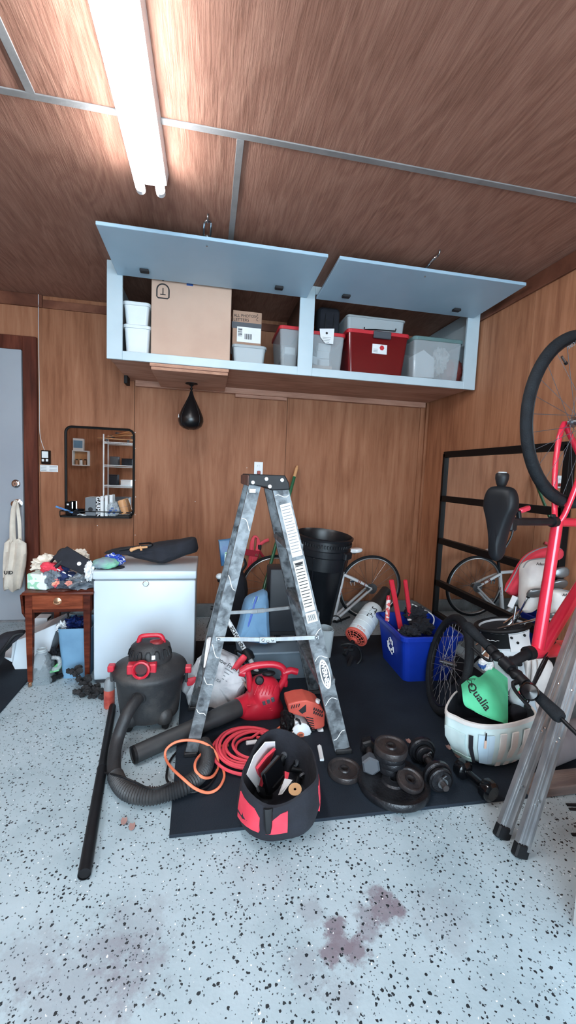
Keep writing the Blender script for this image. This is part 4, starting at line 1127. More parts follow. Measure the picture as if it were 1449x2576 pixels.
for f, g in ((.2, .07), (.2, .33)):
    for k in (0, 1):
        p0 = RR_[k]+(RT[k]-RR_[k])*g + V3((-.012, .012 if k == 0 else -.012, 0))
        m_ = (RR_[0]+RR_[1])/2 + ((RT[0]+RT[1])/2-(RR_[0]+RR_[1])/2)*f
        p1 = p0 + (m_-p0)*.7
        MB().bar(p0, p1, .02, .003, (1, 0, 0)).build('gusset_brace', M_alu, t)
for f in (.27,):
    for k in (0, 1):
        s = 1 if k == 0 else -1
        p0 = FR[k]+(FT[k]-FR[k])*.05 + V3((-.01, .02*s, 0)); q0 = FR[0]+(FT[0]-FR[0])*f; q1 = FR[1]+(FT[1]-FR[1])*f
        p1 = (q0 if k == 0 else q1) + (q1-q0)*(.3*s)
        MB().bar(p0, p1, .022, .003, (1, 0, 0)).build('gusset_brace', M_aluworn, t)
# top cap
cap = MB()
CO = [(.158, -.012), (.158, .012), (.165, .03), (.312, .03), (.33, -.0), (.335, -.028), (.26, -.034), (.235, -.022)]
cap.prism([(x, z) for x, z in CO], .345, Matrix(((1, 0, 0, 0), (0, 0, 1, 1.712), (0, 1, 0, 1.168), (0, 0, 0, 1))), .004)
cp = cap.build('top_cap', M_black, t)
MB().box((.156, 1.70, 1.15), (.163, 2.05, 1.192), .002).build('cap_end', mat('rusty_brown', S(96, 58, 46), .6, 0, S(56, 38, 34), 14), cp)
for x, z in ((.18, -.004), (.235, .012), (.3, .01), (.25, -.018)):
    MB().lathe([(.008, 0), (.007, .003), (0, .005)], 12, axis_frame((x, 1.712, 1.168+z), (0, -1, 0))).build('rivet', M_paper, cp)
MB().box((.168, 1.738, 1.12), (.196, 1.741, 1.138), .001).build('cap_bracket', M_alu, cp)
# spreaders
for k, (f1, f2) in enumerate(((.43, .44), (.43, .435))):
    s = -1 if k == 0 else 1
    p0 = RR_[k]+(RT[k]-RR_[k])*f1 + V3((0, .006*s, 0)); p1 = FR[k]+(FT[k]-FR[k])*f2 + V3((0, .006*s, 0))
    mid = (p0+p1)/2 + V3((0, 0, -.006))
    sp = MB().bar(p0-(p1-p0).normalized()*.012, mid, .018, .005, (0, 0, 1), .001).bar(mid, p1+(p1-p0).normalized()*.012, .018, .005, (0, 0, 1), .001).build('spreader', M_alu, t)
    MB().cbox((0, 0, 0), (.07, .007, .024), .001, frame(mid+V3((0, .003*s, 0)), p1-p0, (0, 1, 0))).build('hinge_plate', M_alu, sp)
    for q in (p0, p1, mid+V3((-.02, 0, 0)), mid+V3((.02, 0, 0)), mid+V3((0, 0, -.006))):
        MB().lathe([(.007, 0), (.006, .003), (0, .004)], 10, axis_frame(q+V3((0, .0065*s, 0)), (0, s, 0))).build('rivet', M_steel, sp)
# stickers on the near front rail
ax = (FT[0]-FR[0]).normalized(); nrm = V3((1, 0, .27)); nrm = (nrm-ax*nrm.dot(ax)).normalized(); outv = nrm.cross(ax).normalized()
if outv.y > 0: outv = -outv
def rail_fr(f, off=0): return frame(FR[0]+(FT[0]-FR[0])*f + nrm*off + outv*.0006, nrm, ax)
L0 = (FT[0]-FR[0]).length
def sticker(name, f0, f1, w, m, lines, off=0):
    fm = rail_fr((f0+f1)/2, off); h = (f1-f0)*L0
    o = MB().box((-w/2, -h/2, 0), (w/2, h/2, .0006), 0, fm).build(name, m, t)
    for i in range(lines):
        y = h/2-.012-i*(h-.02)/lines
        MB().box((-w*.42, y-.0016, .0006), (w*(.42-.12*((i*7) % 3)/2), y+.0016, .001), 0, fm).build('print_line', M_greyprint if name != 'warning_label' else M_print, o)
    return o, fm
sticker('instruction_label', .735, .925, .046, M_paper, 16, .004)
o, fm = sticker('warning_label', .535, .722, .046, mat('beige_label', S(206, 204, 196), .7), 15, .002)
MB().prism([(.018*math.cos(2*PI*i/16), .006*math.sin(2*PI*i/16)) for i in range(16)], .0006, fm @ T(0, .095, .0011)).build('label_logo', M_print, o)
fm = rail_fr(.512, .002)
o = MB().box((-.023, -.022, 0), (.023, .022, .0006), 0, fm).build('barcode_label', M_paper, t)
for i in range(9):
    MB().box((-.017+.004*i, -.014, .0006), (-.0155+.004*i+.0008*(i % 2), .012, .001), 0, fm).build('barcode_bar', M_print, o)
fm = rail_fr(.30, .002)
el = [(.021*math.cos(2*PI*i/28), .066*math.sin(2*PI*i/28)) for i in range(28)]
o = MB().prism(el, .0008, fm).build('maker_oval', M_paper, t)
MB().prism([(x*.76, y*.84) for x, y in el], .0005, fm @ T(0, 0, .0008)).build('oval_field', M_darkgrey, o)
text('lettering', 'WERNER', .027, fm @ T(0, 0, .0016) @ RZ(-PI/2), M_paper, o, 1.02, bold=.0012)
# white paint drips
for k, (f, sd) in enumerate(((.07, 1), (.36, 1), (.38, 0), (.16, 0), (.85, 0), (.63, 0), (.45, 1), (.20, 1), (.955, 1), (.27, 0))):
    P0, P1 = (FR[0], FT[0]) if sd else (RR_[0], RT[0])
    a_ = (P1-P0).normalized(); n_ = V3((1, 0, .27 if sd else -.2)); n_ = (n_-a_*n_.dot(a_)).normalized()
    o_ = n_.cross(a_).normalized(); o_ = -o_ if o_.y > 0 else o_
    c = P0+(P1-P0)*f
    hw = .028 if sd else .021
    MB().tube([c+o_*.0008+n_*(hw*u)+a_*(.012*math.sin(k*2+u*2.2)-(.02*u if not sd else -.004*u)) for u in (-1, -.6, -.2, .2, .6, 1)], .0016, 6, flat=.5).build('paint_streak', M_paper, t)

# ================================================================== shop vacuum
vc = V3((-.252, 2.04, 0))
t = thing('shop_vacuum', 'dusty black wet and dry vacuum with red handle before the freezer', 'vacuum', vc)
VT = T(*vc)
dr = MB().lathe([(0, .03), (.125, .03), (.135, .036), (.146, .12), (.158, .222), (.166, .226), (.168, .238), (.15, .24), (0, .24)], 40, VT).build('drum', M_dirtyblack, t)
MB().lathe([(.172, .238), (.174, .25), (.168, .262), (.15, .272), (.115, .292), (.1, .297), (0, .297)], 40, VT).build('lid', M_dirtyblack, t)
MB().lathe([(.1605, .226), (.163, .232), (.163, .236)], 40, VT).build('lid_seam', M_black, t)
hd = MB().lathe([(.098, .294), (.1, .3), (.099, .325), (.09, .36), (.07, .378), (.045, .386), (0, .388)], 36, VT).build('motor_head', M_dirtyblack, t)
for k in range(7):
    a = -PI/2 + (k-3)*.42
    pts = []
    for u, z in ((-.012, .325), (-.012, .35), (-.006, .36), (.006, .36), (.012, .35), (.012, .325)):
        r = .1005-(z-.325)*.25 if z < .352 else .0935-(z-.35)*.5
        b = a+u/.1
        pts.append(vc+V3(((r+.001)*math.cos(b), (r+.001)*math.sin(b), z)))
    MB().tube(pts, .0028, 6).build('vent_slot', M_black, hd)
hp = smooth_path([(-.055, -.01, .37), (-.05, -.01, .395), (-.035, -.01, .41), (.035, -.01, .412), (.055, -.01, .397), (.062, -.01, .368)], 6)
MB().tube([vc+V3((p.x*1.0, p.y, p.z)) for p in hp], .011, 10).build('handle', M_red, t)
MB().blob(vc+V3((.03, -.02, .383)), (.035, .03, .012), 1, .05, 3, 3).build('switch_cover', mat('dark_red', S(120, 28, 34), .5), t)
q = A(357, 1680, 1.925)
pt = MB().box((q.x-.064, 1.912, q.z-.026), (q.x+.064, 1.96, q.z+.018), .004).build('port_block', M_red, t)
pf = axis_frame((q.x+.0, 1.916, q.z), (0, -1, .12))
MB().lathe([(.028, 0), (.038, 0), (.041, .006), (.039, .028), (.033, .03), (.028, .024)], 28, pf).build('port_ring', M_red, pt)
MB().lathe([(0, .006), (.026, .006), (.026, .008), (0, .008)], 24, pf).build('port_hole', mat('port_dark', S(70, 14, 20), .6), pt)
for s, px, py in ((-1, 292, 1675), (1, 468, 1678)):
    q = A(px, py, 2.04)
    lt = MB().cbox((q.x+(-.014 if s < 0 else .012), 2.01, q.z+.006), (.03, .04, .03), .004).build('latch', M_red, t)
    MB().cbox((vc.x+s*.17, 2.03, q.z-.035), (.014, .036, .06), .003).build('latch_base', M_dirtyblack, lt)
MB().tube(smooth_path([A(388, 1668, 1.93), A(378, 1686, 1.915), A(362, 1695, 1.915), A(350, 1694, 1.92)], 5), .003, 6).build('cord_wrap', M_black, t)
a, b, c, e = PB(381, 390, 1651, 1662, 1.936)
MB().cbox(((a+b)/2, 1.944, (c+e)/2), (.016, .004, .02), .0005).build('rating_sticker', M_paper, hd)
for a in (-.9, 1.2, 2.6, -2.2):
    c = vc+V3((.135*math.cos(a), .135*math.sin(a), 0))
    MB().lathe([(0, -.011), (.02, -.011), (.021, 0), (.02, .011), (0, .011)], 18, axis_frame(c+V3((0, 0, .0215)), (math.cos(a+.6), math.sin(a+.6), 0))).build('caster', M_black, t)
    MB().lathe([(.034, .03), (.038, .05), (.03, .085), (.012, .1), (0, .102)], 16, T(c.x-.012*math.cos(a), c.y-.012*math.sin(a), 0)).build('caster_boss', M_dirtyblack, dr)
# hose: smooth elbow from the drum, then ribbed on the floor
hs = smooth_path([A(352, 1752, 1.905), A(338, 1768, 1.85), A(318, 1800, 1.80), AZ(296, 1858, .075), AZ(287, 1905, .045), AZ(290, 1950, .035), AZ(318, 1990, .035), AZ(375, 2003, .035), AZ(430, 1992, .04), AZ(475, 1972, .048), AZ(512, 1938, .048), AZ(522, 1900, .046), AZ(512, 1870, .044)], 14)
n1 = len(hs)*5//12
MB().tube(hs[:n1+1], .026, 14).build('hose_elbow', M_dirtyblack, t)
rp, rr = [], []
# resample the rest for ribs
seg = hs[n1:]; acc = [0]
for i in range(1, len(seg)): acc.append(acc[-1]+(seg[i]-seg[i-1]).length)
def at_len(s):
    for i in range(1, len(seg)):
        if acc[i] >= s:
            f = (s-acc[i-1])/max(1e-9, acc[i]-acc[i-1]); return seg[i-1].lerp(seg[i], f)
    return seg[-1]
k = 0; s = 0
while s < acc[-1]:
    rp.append(at_len(s)); rr.append(.0305 if k % 2 else .0255); s += .0048; k += 1
MB().tube(rp, rr, 14).build('ribbed_hose', M_dirtyblack, t)
for p_ in t.children[-1].data.polygons: p_.use_smooth = False
q = A(352, 1752, 1.905)
MB().lathe([(.034, -.02), (.036, 0), (.033, .014), (.027, .016)], 20, axis_frame(q, (-.35, -1, -.35))).build('hose_port', M_dirtyblack, t)
pts = smooth_path([AZ(262, 1944, .03), AZ(300, 1952, .075), AZ(340, 1968, .073), AZ(385, 1985, .074), AZ(430, 1968, .076)], 6)
MB().tube(pts, .004, 6).build('tie_strap', M_black, t)
# extension wand on the floor
t = thing('vacuum_wand', 'long black vacuum wand lying on the floor', 'wand', AZ(245, 1980, 0))
p0, p1 = AZ(212, 2200, .019), AZ(283, 1778, .019)
e = (p1-p0)
mb = MB().tube([p0, p0+e*.5], .0185, 18, cap=False).tube([p0+e*.5, p0+e*.52, p1], [.0195, .0165, .0165], 18)
mb.build('tube', M_black, t)
MB().lathe([(.0165, .0), (.0187, 0), (.0187, .006), (.0165, .006)], 20, axis_frame(p0, e)).build('mouth_ring', M_black, t)
MB().lathe([(0, .004), (.0165, .004)], 20, axis_frame(p0, e)).build('bore', M_print, t)
# red spray bottle behind the vacuum
t = thing('spray_bottle', 'small red and grey bottle standing left of the vacuum', 'bottle', (A(275, 1740, 2.15).x, 2.15, 0))
q = A(275, 1740, 2.15); hh = A(275, 1706, 2.15).z
MB().lathe([(0, 0), (.024, 0), (.026, .008), (.026, hh*.62)], 20, T(q.x, 2.15, 0)).build('bottle', mat('bottle_red', S(150, 52, 44), .4, 0, S(200, 96, 80), 24), t)
MB().lathe([(.026, hh*.62), (.024, hh*.85), (.015, hh), (0, hh)], 20, T(q.x, 2.15, 0)).build('shoulder', M_grey, t)
MB().tube([(q.x+.004, 2.15, hh), (q.x+.004, 2.15, hh+.03)], .003, 6).build('nozzle', M_steel, t)

# ================================================================== paper sack
t = thing('paper_sack', 'white paper sack with red and black print slumped behind the ladder', 'sack', (A(545, 1780, 2.15).x, 2.17, MZ))
pts = [(474, 1690), (498, 1660), (530, 1642), (562, 1630), (584, 1640), (604, 1662), (622, 1700), (612, 1725), (596, 1762), (556, 1784), (518, 1790), (482, 1766), (468, 1725)]
sack = puffpx(pts, 2.15, .17, 'sack_body', mat('white_sack', S(206, 208, 210), .6, 0, S(168, 170, 174), 11, 6, bump=1.5, bscale=14), t, .72, 4, .032, 5, 7)
sf = lambda px, py, Y=2.062: frame(A(px, py, Y), (.8, 0, -.55), (.55, .0, .8))
text('print', 'to Know From Pet', .03, sf(572, 1672, 2.057), M_print, t, .9)
for i in range(4): MB().box((-.06, -.002, 0), (.05-.012*(i % 3), .002, .0006), 0, sf(566-5*i, 1681+7*i, 2.056)).build('print_line', M_greyprint, t)
text('print', 'USA', .02, sf(548, 1712, 2.055), M_greyprint, t)
for o_ in [c for c in t.children if c.name.startswith('print')]: conform(o_, sack, .002)
M_redprint = mat('red_print', S(206, 50, 66), .6)
MB().puff(rrect(.034, .12, .01, 3), .02, frame(A(598, 1672, 2.09), (.75, 0, -.6), (-.6, 0, -.75)) @ RZ(PI) , 3, .8).build('red_band', M_redprint, t)
for px, py in ((482, 1714), (506, 1740), (519, 1783)):
    MB().puff(rrect(.05, .04, .008, 3), .012, frame(A(px, py, 2.075), (1, 0, .15), (-.15, 0, 1)), 3, .85).build('red_panel', M_redprint, t)
for i in range(5):
    q = A(604+i*3, 1702+i*4, 2.08)
    MB().tube([q, q+V3((.02, .01, -.045))], .003, 6).build('crimp', mat('kraft', S(170, 140, 124), .8) if i == 0 else bpy.data.materials['kraft'], t)

# ================================================================== red leaf blower
BY = 2.0
t = thing('leaf_blower', 'red handheld leaf blower with a long black tube', 'leaf blower', (A(660, 1800, BY).x, BY, MZ))
def P(px, py, Y=BY): return A(px, py, Y)
zf = MZ
# fan housing: round scroll lying at an angle
o, c = outline3([(596, 1792), (610, 1760), (628, 1738), (634, 1712), (662, 1700), (690, 1706), (704, 1726), (702, 1752), (712, 1776), (706, 1796), (680, 1806), (650, 1808), (622, 1812)], BY)
body = MB().puff([(p.x, p.y) for p in smooth_path([(x, y, 0) for x, y in o], 3, True)], .17, frame(c, (1, 0, 0), (0, 0, 1)), 6, .45).build('fan_housing', M_red, t)
# handle loop
hp = smooth_path([P(606, 1690), P(628, 1678), P(660, 1672), P(692, 1672), P(712, 1682), P(716, 1704), P(704, 1728), P(694, 1744)], 6)
MB().tube(hp, [.02]*6+[.017]*(len(hp)-6), 12).build('handle', M_red, t)
hp = smooth_path([P(622, 1686), P(627, 1706), P(628, 1728), P(636, 1744)], 6)
MB().tube(hp, .015, 10).build('front_strut', M_red, t)
MB().tube([P(712, 1692), P(732, 1686), P(748, 1690)], [.018, .017, .016], 12).build('rear_grip', M_red, t)
MB().tube([P(712, 1700), P(718, 1716), P(718, 1726)], [.016, .014, .012], 10).build('cord_hook', M_red, t)
MB().tube([P(602, 1690), P(616, 1692)], [.02, .022], 12).build('nose_lug', M_red, t)
q = P(652, 1710, BY-.05)
MB().lathe([(0, 0), (.02, 0), (.022, .012), (.016, .018), (0, .019)], 18, axis_frame(q, (0, -1, .2))).build('speed_dial', M_black, t)
MB().blob(P(676, 1694, BY), (.035, .02, .014), 2, .1, 4, 3).build('trigger', M_black, t)
for i in range(6):
    px = 640+i*9
    MB().tube([P(px+10, 1724, BY-.066-.003*i), P(px, 1748, BY-.082)], .0022, 6).build('vent_rib', M_red, body)
for i in range(5):
    MB().tube([P(620+i*4, 1776+i*5, BY-.07), P(670+i*4, 1768+i*5, BY-.086)], .0025, 6).build('vent_rib', M_red, body)
for i in range(3):
    q = P(664+i*11, 1768-i*4, BY-.082)
    MB().cbox((0, 0, 0), (.018, .01, .024), .003, frame(q, (.9, 0, .3), (0, 1, 0))).build('intake_slot', M_darkgrey, body)
nb = P(612, 1790, BY-.02); ne = AZ(334, 1900, .037+0)
nb.z = max(nb.z, .06)
e = (ne-nb)
MB().tube([nb-e*.06, nb+e*.06], [.05, .046], 18).build('tube_collar', M_red, t)
tb = MB().tube([nb+e*.03, nb+e*.3, nb+e*.32, ne], [.044, .041, .038, .035], 20, cap=False).build('blower_tube', mat('charcoal_plastic', S(44, 47, 50), .5, 0, S(58, 58, 58), 12), t)
MB().lathe([(.031, 0), (.0355, 0), (.0355, .01), (.031, .01)], 22, axis_frame(ne, -e)).build('tube_mouth', M_black, tb)
MB().lathe([(0, .006), (.032, .006)], 20, axis_frame(ne, -e)).build('tube_bore', M_print, tb)

# ================================================================== cords
cz = MZ+.006
pl_ = smooth_path([AZ(x, y, z) for x, y, z in ((575, 1875, .02), (548, 1878, .02), (518, 1888, .03), (494, 1912, .078), (492, 1938, .08), (512, 1956, .06), (536, 1952, .03), (549, 1926, .02), (542, 1893, .05), (515, 1870, .08), (474, 1862, .088), (440, 1868, .082), (418, 1886, .06), (417, 1908, .04), (432, 1932, .06), (462, 1960, .08), (492, 1984, .05), (524, 1994, .02), (550, 1982, .02), (564, 1955, .02), (560, 1930, .02))], 8)
MB().tube(pl_, .0052, 8).build('orange_cord', M_cord, label='orange extension cord looped on the floor before the ladder leg', cat='cord')
t = thing('red_cord_coil', 'coiled red extension cord on the mat behind the tool bag', 'cord', AZ(618, 1900, 0))
c0 = AZ(622, 1898, 0)
pts = []
random.seed(3)
for k in range(9):
    rx = .150-.0085*k+random.uniform(-.004, .004); ry = .155-.009*k; ox = random.uniform(-.012, .012)+.003*k; oy = random.uniform(-.01, .01); zz = cz+.004+.0055*(k % 4)+random.uniform(0, .003)
    for i in range(26):
        a = 2*PI*i/26 + .2*k
        pts.append((c0.x+ox+rx*math.cos(a), c0.y+oy+ry*math.sin(a), zz+.004*math.sin(a*2+k)))
MB().tube(smooth_path(pts, 2), .0062, 7).build('coil', M_redcord, t)
q = AZ(632, 1868, .05)
MB().tube([q+V3((-.02, 0, 0)), q+V3((.025, .01, -.005))], .009, 8).build('pale_tie', M_paper, t)
MB().bar(AZ(688, 1842, .03), AZ(717, 1820, .02), .008, .008, (0, 0, 1)).build('plug_lead', M_cord, t)
pts = [AZ(x, y, z) for x, y, z in ((455, 1880, .008), (430, 1910, .01), (420, 1940, .012), (424, 1968, .014))]
MB().tube(smooth_path(pts+[AZ(470, 1992, .02), AZ(520, 1980, .02), AZ(545, 1940, .02), AZ(535, 1900, .02)], 8), .0045, 7).build('power_cable', M_black, label='thin black power cable curled around the hose end', cat='cord')

# ================================================================== brush cutter motor head
EY = 1.80
t = thing('trimmer_engine', 'orange and white trimmer engine lying on the mat inside the ladder legs', 'engine', (A(775, 1862, EY).x, EY, MZ))
def Q(px, py, Y=EY): return A(px, py, Y)
def prismpx(pts, Y, d, bev=.004):
    o, c = outline3(pts, Y)
    return MB().prism(o, -d, frame(c, (1, 0, 0), (0, 0, 1)), bev)
top = prismpx([(724, 1772), (752, 1764), (772, 1762), (792, 1768), (806, 1776), (818, 1794), (817, 1828), (806, 1834), (786, 1836), (768, 1806), (740, 1798), (726, 1792)], EY, .11, .006).build('shroud', M_orange, t)
for i in range(5):
    for j in range(2):
        q = Q(790+i*5, 1783+j*9+i*2, EY)
        MB().cbox((0, 0, 0), (.006, .004, .012), 0, frame((q.x, EY-.0005, q.z), (1, 0, -.25), (0, 1, 0))).build('cooling_slot', M_print, top)
for i in range(6):
    q = Q(776+i*.8, 1806+i*6, EY)
    MB().cbox((0, 0, 0), (.035, .004, .004), 0, frame((q.x+.006, EY-.0005, q.z), (1, 0, -.3), (0, 1, 0))).build('cooling_slot', M_print, top)
for i in range(4):
    q = Q(734+i*6, 1778-i*1.2, EY)
    MB().cbox((0, 0, 0), (.004, .004, .016), 0, frame((q.x, EY-.0005, q.z), (1, 0, -.25), (0, 1, 0))).build('cooling_slot', M_print, top)
tri = prismpx([(751, 1788), (770, 1772), (770, 1790), (760, 1796)], EY-.001, .01, 0).build('grip_opening', M_print, t)
o, c = outline3([(742, 1816), (758, 1816), (776, 1826), (786, 1846), (806, 1840), (814, 1834), (816, 1846), (800, 1864), (776, 1860), (752, 1852), (742, 1836)], EY-.004)
MB().prism(o, -.1, frame(c, (1, 0, 0), (0, 0, 1)), .005).build('fuel_tank', M_whiteplastic, t)
q = Q(757, 1842, EY-.01)
MB().lathe([(0, 0), (.045, 0), (.045, .006), (.03, .014), (0, .016)], 24, axis_frame(q, (0, -1, .1))).build('starter_cover', M_whiteplastic, t)
q = Q(756, 1849, EY-.028)
MB().lathe([(0, 0), (.017, 0), (.017, .002), (0, .002)], 18, axis_frame(q, (0, -1, .1)), sy=.8).build('maker_badge', mat('badge_orange', S(206, 110, 80), .6), t)
for i in (-1, 0, 1): MB().cbox(q+V3((0, -.0026, .004*i)), (.02, .001, .0018)).build('badge_print', M_print, t)
MB().blob(Q(722, 1812, EY+.04), (.035, .05, .05), 3, .25, 5, floor=MZ+.0005).build('clutch_case', M_black, t)
MB().tube([Q(716, 1846, EY-.02), Q(728, 1850, EY-.03), Q(740, 1842, EY-.03)], [.011, .012, .012], 10).build('exhaust', M_chrome, t)
MB().tube([Q(744, 1808, EY-.012), Q(752, 1812, EY-.02), Q(756, 1822, EY-.024)], .005, 8).build('choke_lever', M_black, t)
MB().lathe([(0, 0), (.011, 0), (.011, .016), (0, .017)], 12, axis_frame(Q(798, 1768, EY+.02), (.2, 0, 1))).build('fuel_cap', M_whiteplastic, t)
MB().tube([Q(724, 1800, EY+.06), Q(735, 1740, EY+.22)], .013, 10).build('shaft', M_black, t)

# small white strip on the mat
q0, q1 = AZ(803, 1880, MZ), AZ(810, 1916, MZ)
t = thing('white_strip', 'small white plastic strip lying on the mat near the ladder foot', 'strip', (q0+q1)/2)
MB().bar(V3((q0.x, q0.y, MZ+.006)), V3((q1.x, q1.y, MZ+.006)), .018, .01, (1, 0, 0), .002).build('strip_body', M_whiteplastic, t)
MB().bar(V3((q0.x, q0.y, MZ+.012)), V3((q1.x, q1.y, MZ+.012)), .006, .003, (1, 0, 0)).build('ridge', M_paper, t)

# ================================================================== tool bag
t = thing('tool_bag', 'open black and red tool bag at the front of the mat', 'bag', AZ(695, 2005, MZ))
rz_ = .175
rim = [(675, 2008), (628, 1990), (606, 1956), (628, 1900), (655, 1858), (692, 1843), (738, 1852), (780, 1876), (796, 1920), (800, 1960), (770, 1992), (725, 2004)]
rimp = [AZ(x, y, rz_) for x, y in rim]
rimp[5].z += .02; rimp[4].z += .01; rimp[6].z += .015; rimp[0].z -= .03; rimp[1].z -= .015; rimp[11].z -= .025
rimp = smooth_path(rimp, 3, True)
cc = sum(rimp, V3())/len(rimp)
def ringb(s, z, dz=0, n=0):
    out = []
    for i, p in enumerate(rimp):
        q = V3((cc.x+(p.x-cc.x)*s, cc.y+(p.y-cc.y)*s, z if z is not None else p.z+dz))
        q += noise.noise_vector(q*14)*n
        out.append(q)
    return out
MB().loft([ringb(.86, MZ), ringb(.98, MZ+.012), ringb(1.06, MZ+.07, 0, .012), ringb(1.02, .13, 0, .01), ringb(1, None, 0, .004), ringb(.95, None, .002), ringb(.93, None, -.02), ringb(.9, .09), ringb(.84, MZ+.012)], True).build('bag_shell', M_blackcloth, t)
def panel(idx, name, m, s0=1.035, z0=None, z1=None, off=.012):
    g = []
    for f in (0, .33, .66, 1):
        row = []
        for i in idx:
            p = rimp[i % len(rimp)]
            z = MZ+.05 + (p.z-.022-MZ-.05)*f
            s = (1.085 if f < .5 else 1.06)+.0 if f < .9 else 1.035
            row.append(V3((cc.x+(p.x-cc.x)*s, cc.y+(p.y-cc.y)*s, z)))
        g.append(row)
    return MB().sheet(g, .008).build(name, m, t)
panel(range(-3, 1), 'red_panel', M_redcloth); panel(range(1, 6), 'red_panel', M_redcloth)
panel(range(24, 28), 'red_panel', M_redcloth); panel(range(8, 11), 'red_panel', M_redcloth)
q = AZ(672, 2035, .075)
p = rimp[0]; 
MB().tube([V3((p.x, p.y-.006, p.z)), V3((p.x, p.y-.02, p.z-.05)), V3((p.x, p.y-.024, p.z-.07))], [.016, .012, .008], 8, flat=.5).build('front_buckle', M_black, t)
inn = lambda px, py, z: AZ(px, py, z)
g = [[inn(622, 1948, .15), inn(640, 1902, .17), inn(668, 1868, .18), inn(692, 1868, .18)], [inn(650, 1985, .06), inn(660, 1935, .07), inn(678, 1900, .09), inn(693, 1890, .1)]]
MB().sheet(g, .004).build('white_lining', M_paper, t)
t2 = thing('red_folder', 'red folded cloth tucked inside the tool bag', 'cloth', inn(665, 1920, .1))
MB().sheet([[inn(648, 1935, .13), inn(672, 1905, .14), inn(694, 1885, .15)], [inn(655, 1960, .06), inn(668, 1935, .07), inn(680, 1915, .08)], [inn(655, 1992, .05), inn(670, 1950, .05), inn(685, 1935, .05)]], .01).build('folded_cloth', M_redcloth, t2)
t2 = thing('black_tool_case', 'flat black case leaning inside the tool bag', 'case', inn(690, 1970, .05))
ps = [inn(658, 1945, .14), inn(700, 1898, .165), inn(722, 1965, .085), inn(672, 2002, .07)]
nrm_ = (ps[1]-ps[0]).cross(ps[3]-ps[0]).normalized()
c4 = sum(ps, V3())/4
fm = frame(c4, ps[1]-ps[0], ps[3]-ps[0]); iv = fm.inverted()
MB().prism([tuple((iv @ p)[:2]) for p in ps], .022, fm @ T(0, 0, -.011), .004).build('case_body', M_blackgloss, t2)
MB().bar(fm @ V3((-.03, .02, -.0125)), fm @ V3((.03, .02, -.0125)), .006, .003, nrm_).build('case_rib', M_black, t2)
t2 = thing('white_card', 'folded white paper in the tool bag', 'paper', inn(716, 1980, .06))
MB().sheet([[inn(716, 1958, .1), inn(736, 1962, .1)], [inn(700, 2000, .06), inn(710, 1998, .06)]], .002).build('paper_sheet', M_paper, t2)
MB().sheet([[inn(716, 1940, .12), inn(728, 1944, .12)], [inn(716, 1958, .1), inn(724, 1960, .1)]], .002).build('red_edged_card', M_redprint, t2)
t2 = thing('tan_tape_roll', 'tan sanding disc inside the tool bag', 'disc', inn(742, 1985, .07))
MB().lathe([(.004, 0), (.02, 0), (.02, .004), (.004, .004)], 16, axis_frame(inn(742, 1986, .08), (-.1, -.6, .8)), sx=1.2).build('disc_body', mat('tan', S(236, 190, 140), .7), t2)
for i, (px, py, z) in enumerate(((650, 1985, .06), (735, 1975, .05), (760, 1950, .06), (745, 1920, .09), (715, 1900, .1))):
    q = inn(px, py, z)
    t3 = thing('bagged_tool', ('black wrench handle at the left inside of the tool bag', 'short black grip under the folded paper in the tool bag', 'black pliers at the right wall of the tool bag', 'dark pouch at the back of the tool bag', 'black ratchet handle behind the flat case')[i], 'tool', q)
    MB().tube([q, q+V3((.02*math.cos(i), .02*math.sin(i), -.02)), q+V3((.05*math.cos(i*2), .04*math.sin(i*2), -.03))], [.012, .014, .011], 10).build('grip', M_black, t3)
    MB().lathe([(0, -.004), (.013, -.004), (.013, .004), (0, .004)], 10, axis_frame(q, (math.cos(i), math.sin(i), .6))).build('end_cap', M_darkgrey, t3)

# ================================================================== weights
def plate(name, label, c, ax_, r, th, m, group='iron weight plates', hole=.014):
    t = thing(name, label, 'weight plate', c if isinstance(c, V3) else V3(c), 0, group)
    fm = axis_frame(c, ax_)
    MB().lathe([(hole, -th*.5), (r*.32, -th*.5), (r*.36, -th*.28), (r*.78, -th*.28), (r*.86, -th*.5), (r*.97, -th*.5), (r, -th*.3), (r, th*.3), (r*.97, th*.5), (r*.86, th*.5), (r*.78, th*.28), (r*.36, th*.28), (r*.32, th*.5), (hole, th*.5), (hole, -th*.5)], 40, fm).build('disc', m, t)
    MB().lathe([(hole, -th*.52), (hole+.006, -th*.54), (hole+.006, th*.54), (hole, th*.52)], 20, fm).build('hub_ring', M_iron, t)
    return t
G = 'iron weight plates'
q = AZ(866, 1938, MZ+.012)
plate('weight_plate', 'single iron weight plate lying flat at the ladder foot', V3((q.x, q.y, MZ+.0115)), (0.02, 0, 1), .068, .022, M_rust)
q = AZ(990, 1968, MZ+.015)
bigc = V3((q.x, q.y, MZ+.0155))
plate('weight_plate', 'widest iron plate at the bottom of the weight pile', bigc, (0, .0, 1), .138, .03, M_iron)
q = AZ(983, 1926, MZ+.05)
sx, sy = q.x, q.y
zs = MZ+.031
for k, (r, th, m, lb) in enumerate(((.052, .026, M_iron, 'lowest small plate of the stack on the widest plate'), (.056, .024, M_iron, 'second plate from the bottom of the small plate stack'), (.062, .024, M_iron, 'third plate from the bottom of the small plate stack'), (.066, .026, M_rust, 'rusty topmost plate of the small plate stack'))):
    plate('weight_plate', lb, V3((sx+.004*math.sin(k*2), sy+.01+.003*math.cos(k*3), zs+th/2)), (.02*math.sin(k), .02*math.cos(k), 1), r, th, m)
    zs += th+.0006
q = AZ(1031, 1970, .045)
plate('weight_plate', 'small rusty plate leaning on the edge of the widest plate', V3((q.x, q.y, .056)), (.12, -.25, 1), .052, .02, M_rust)
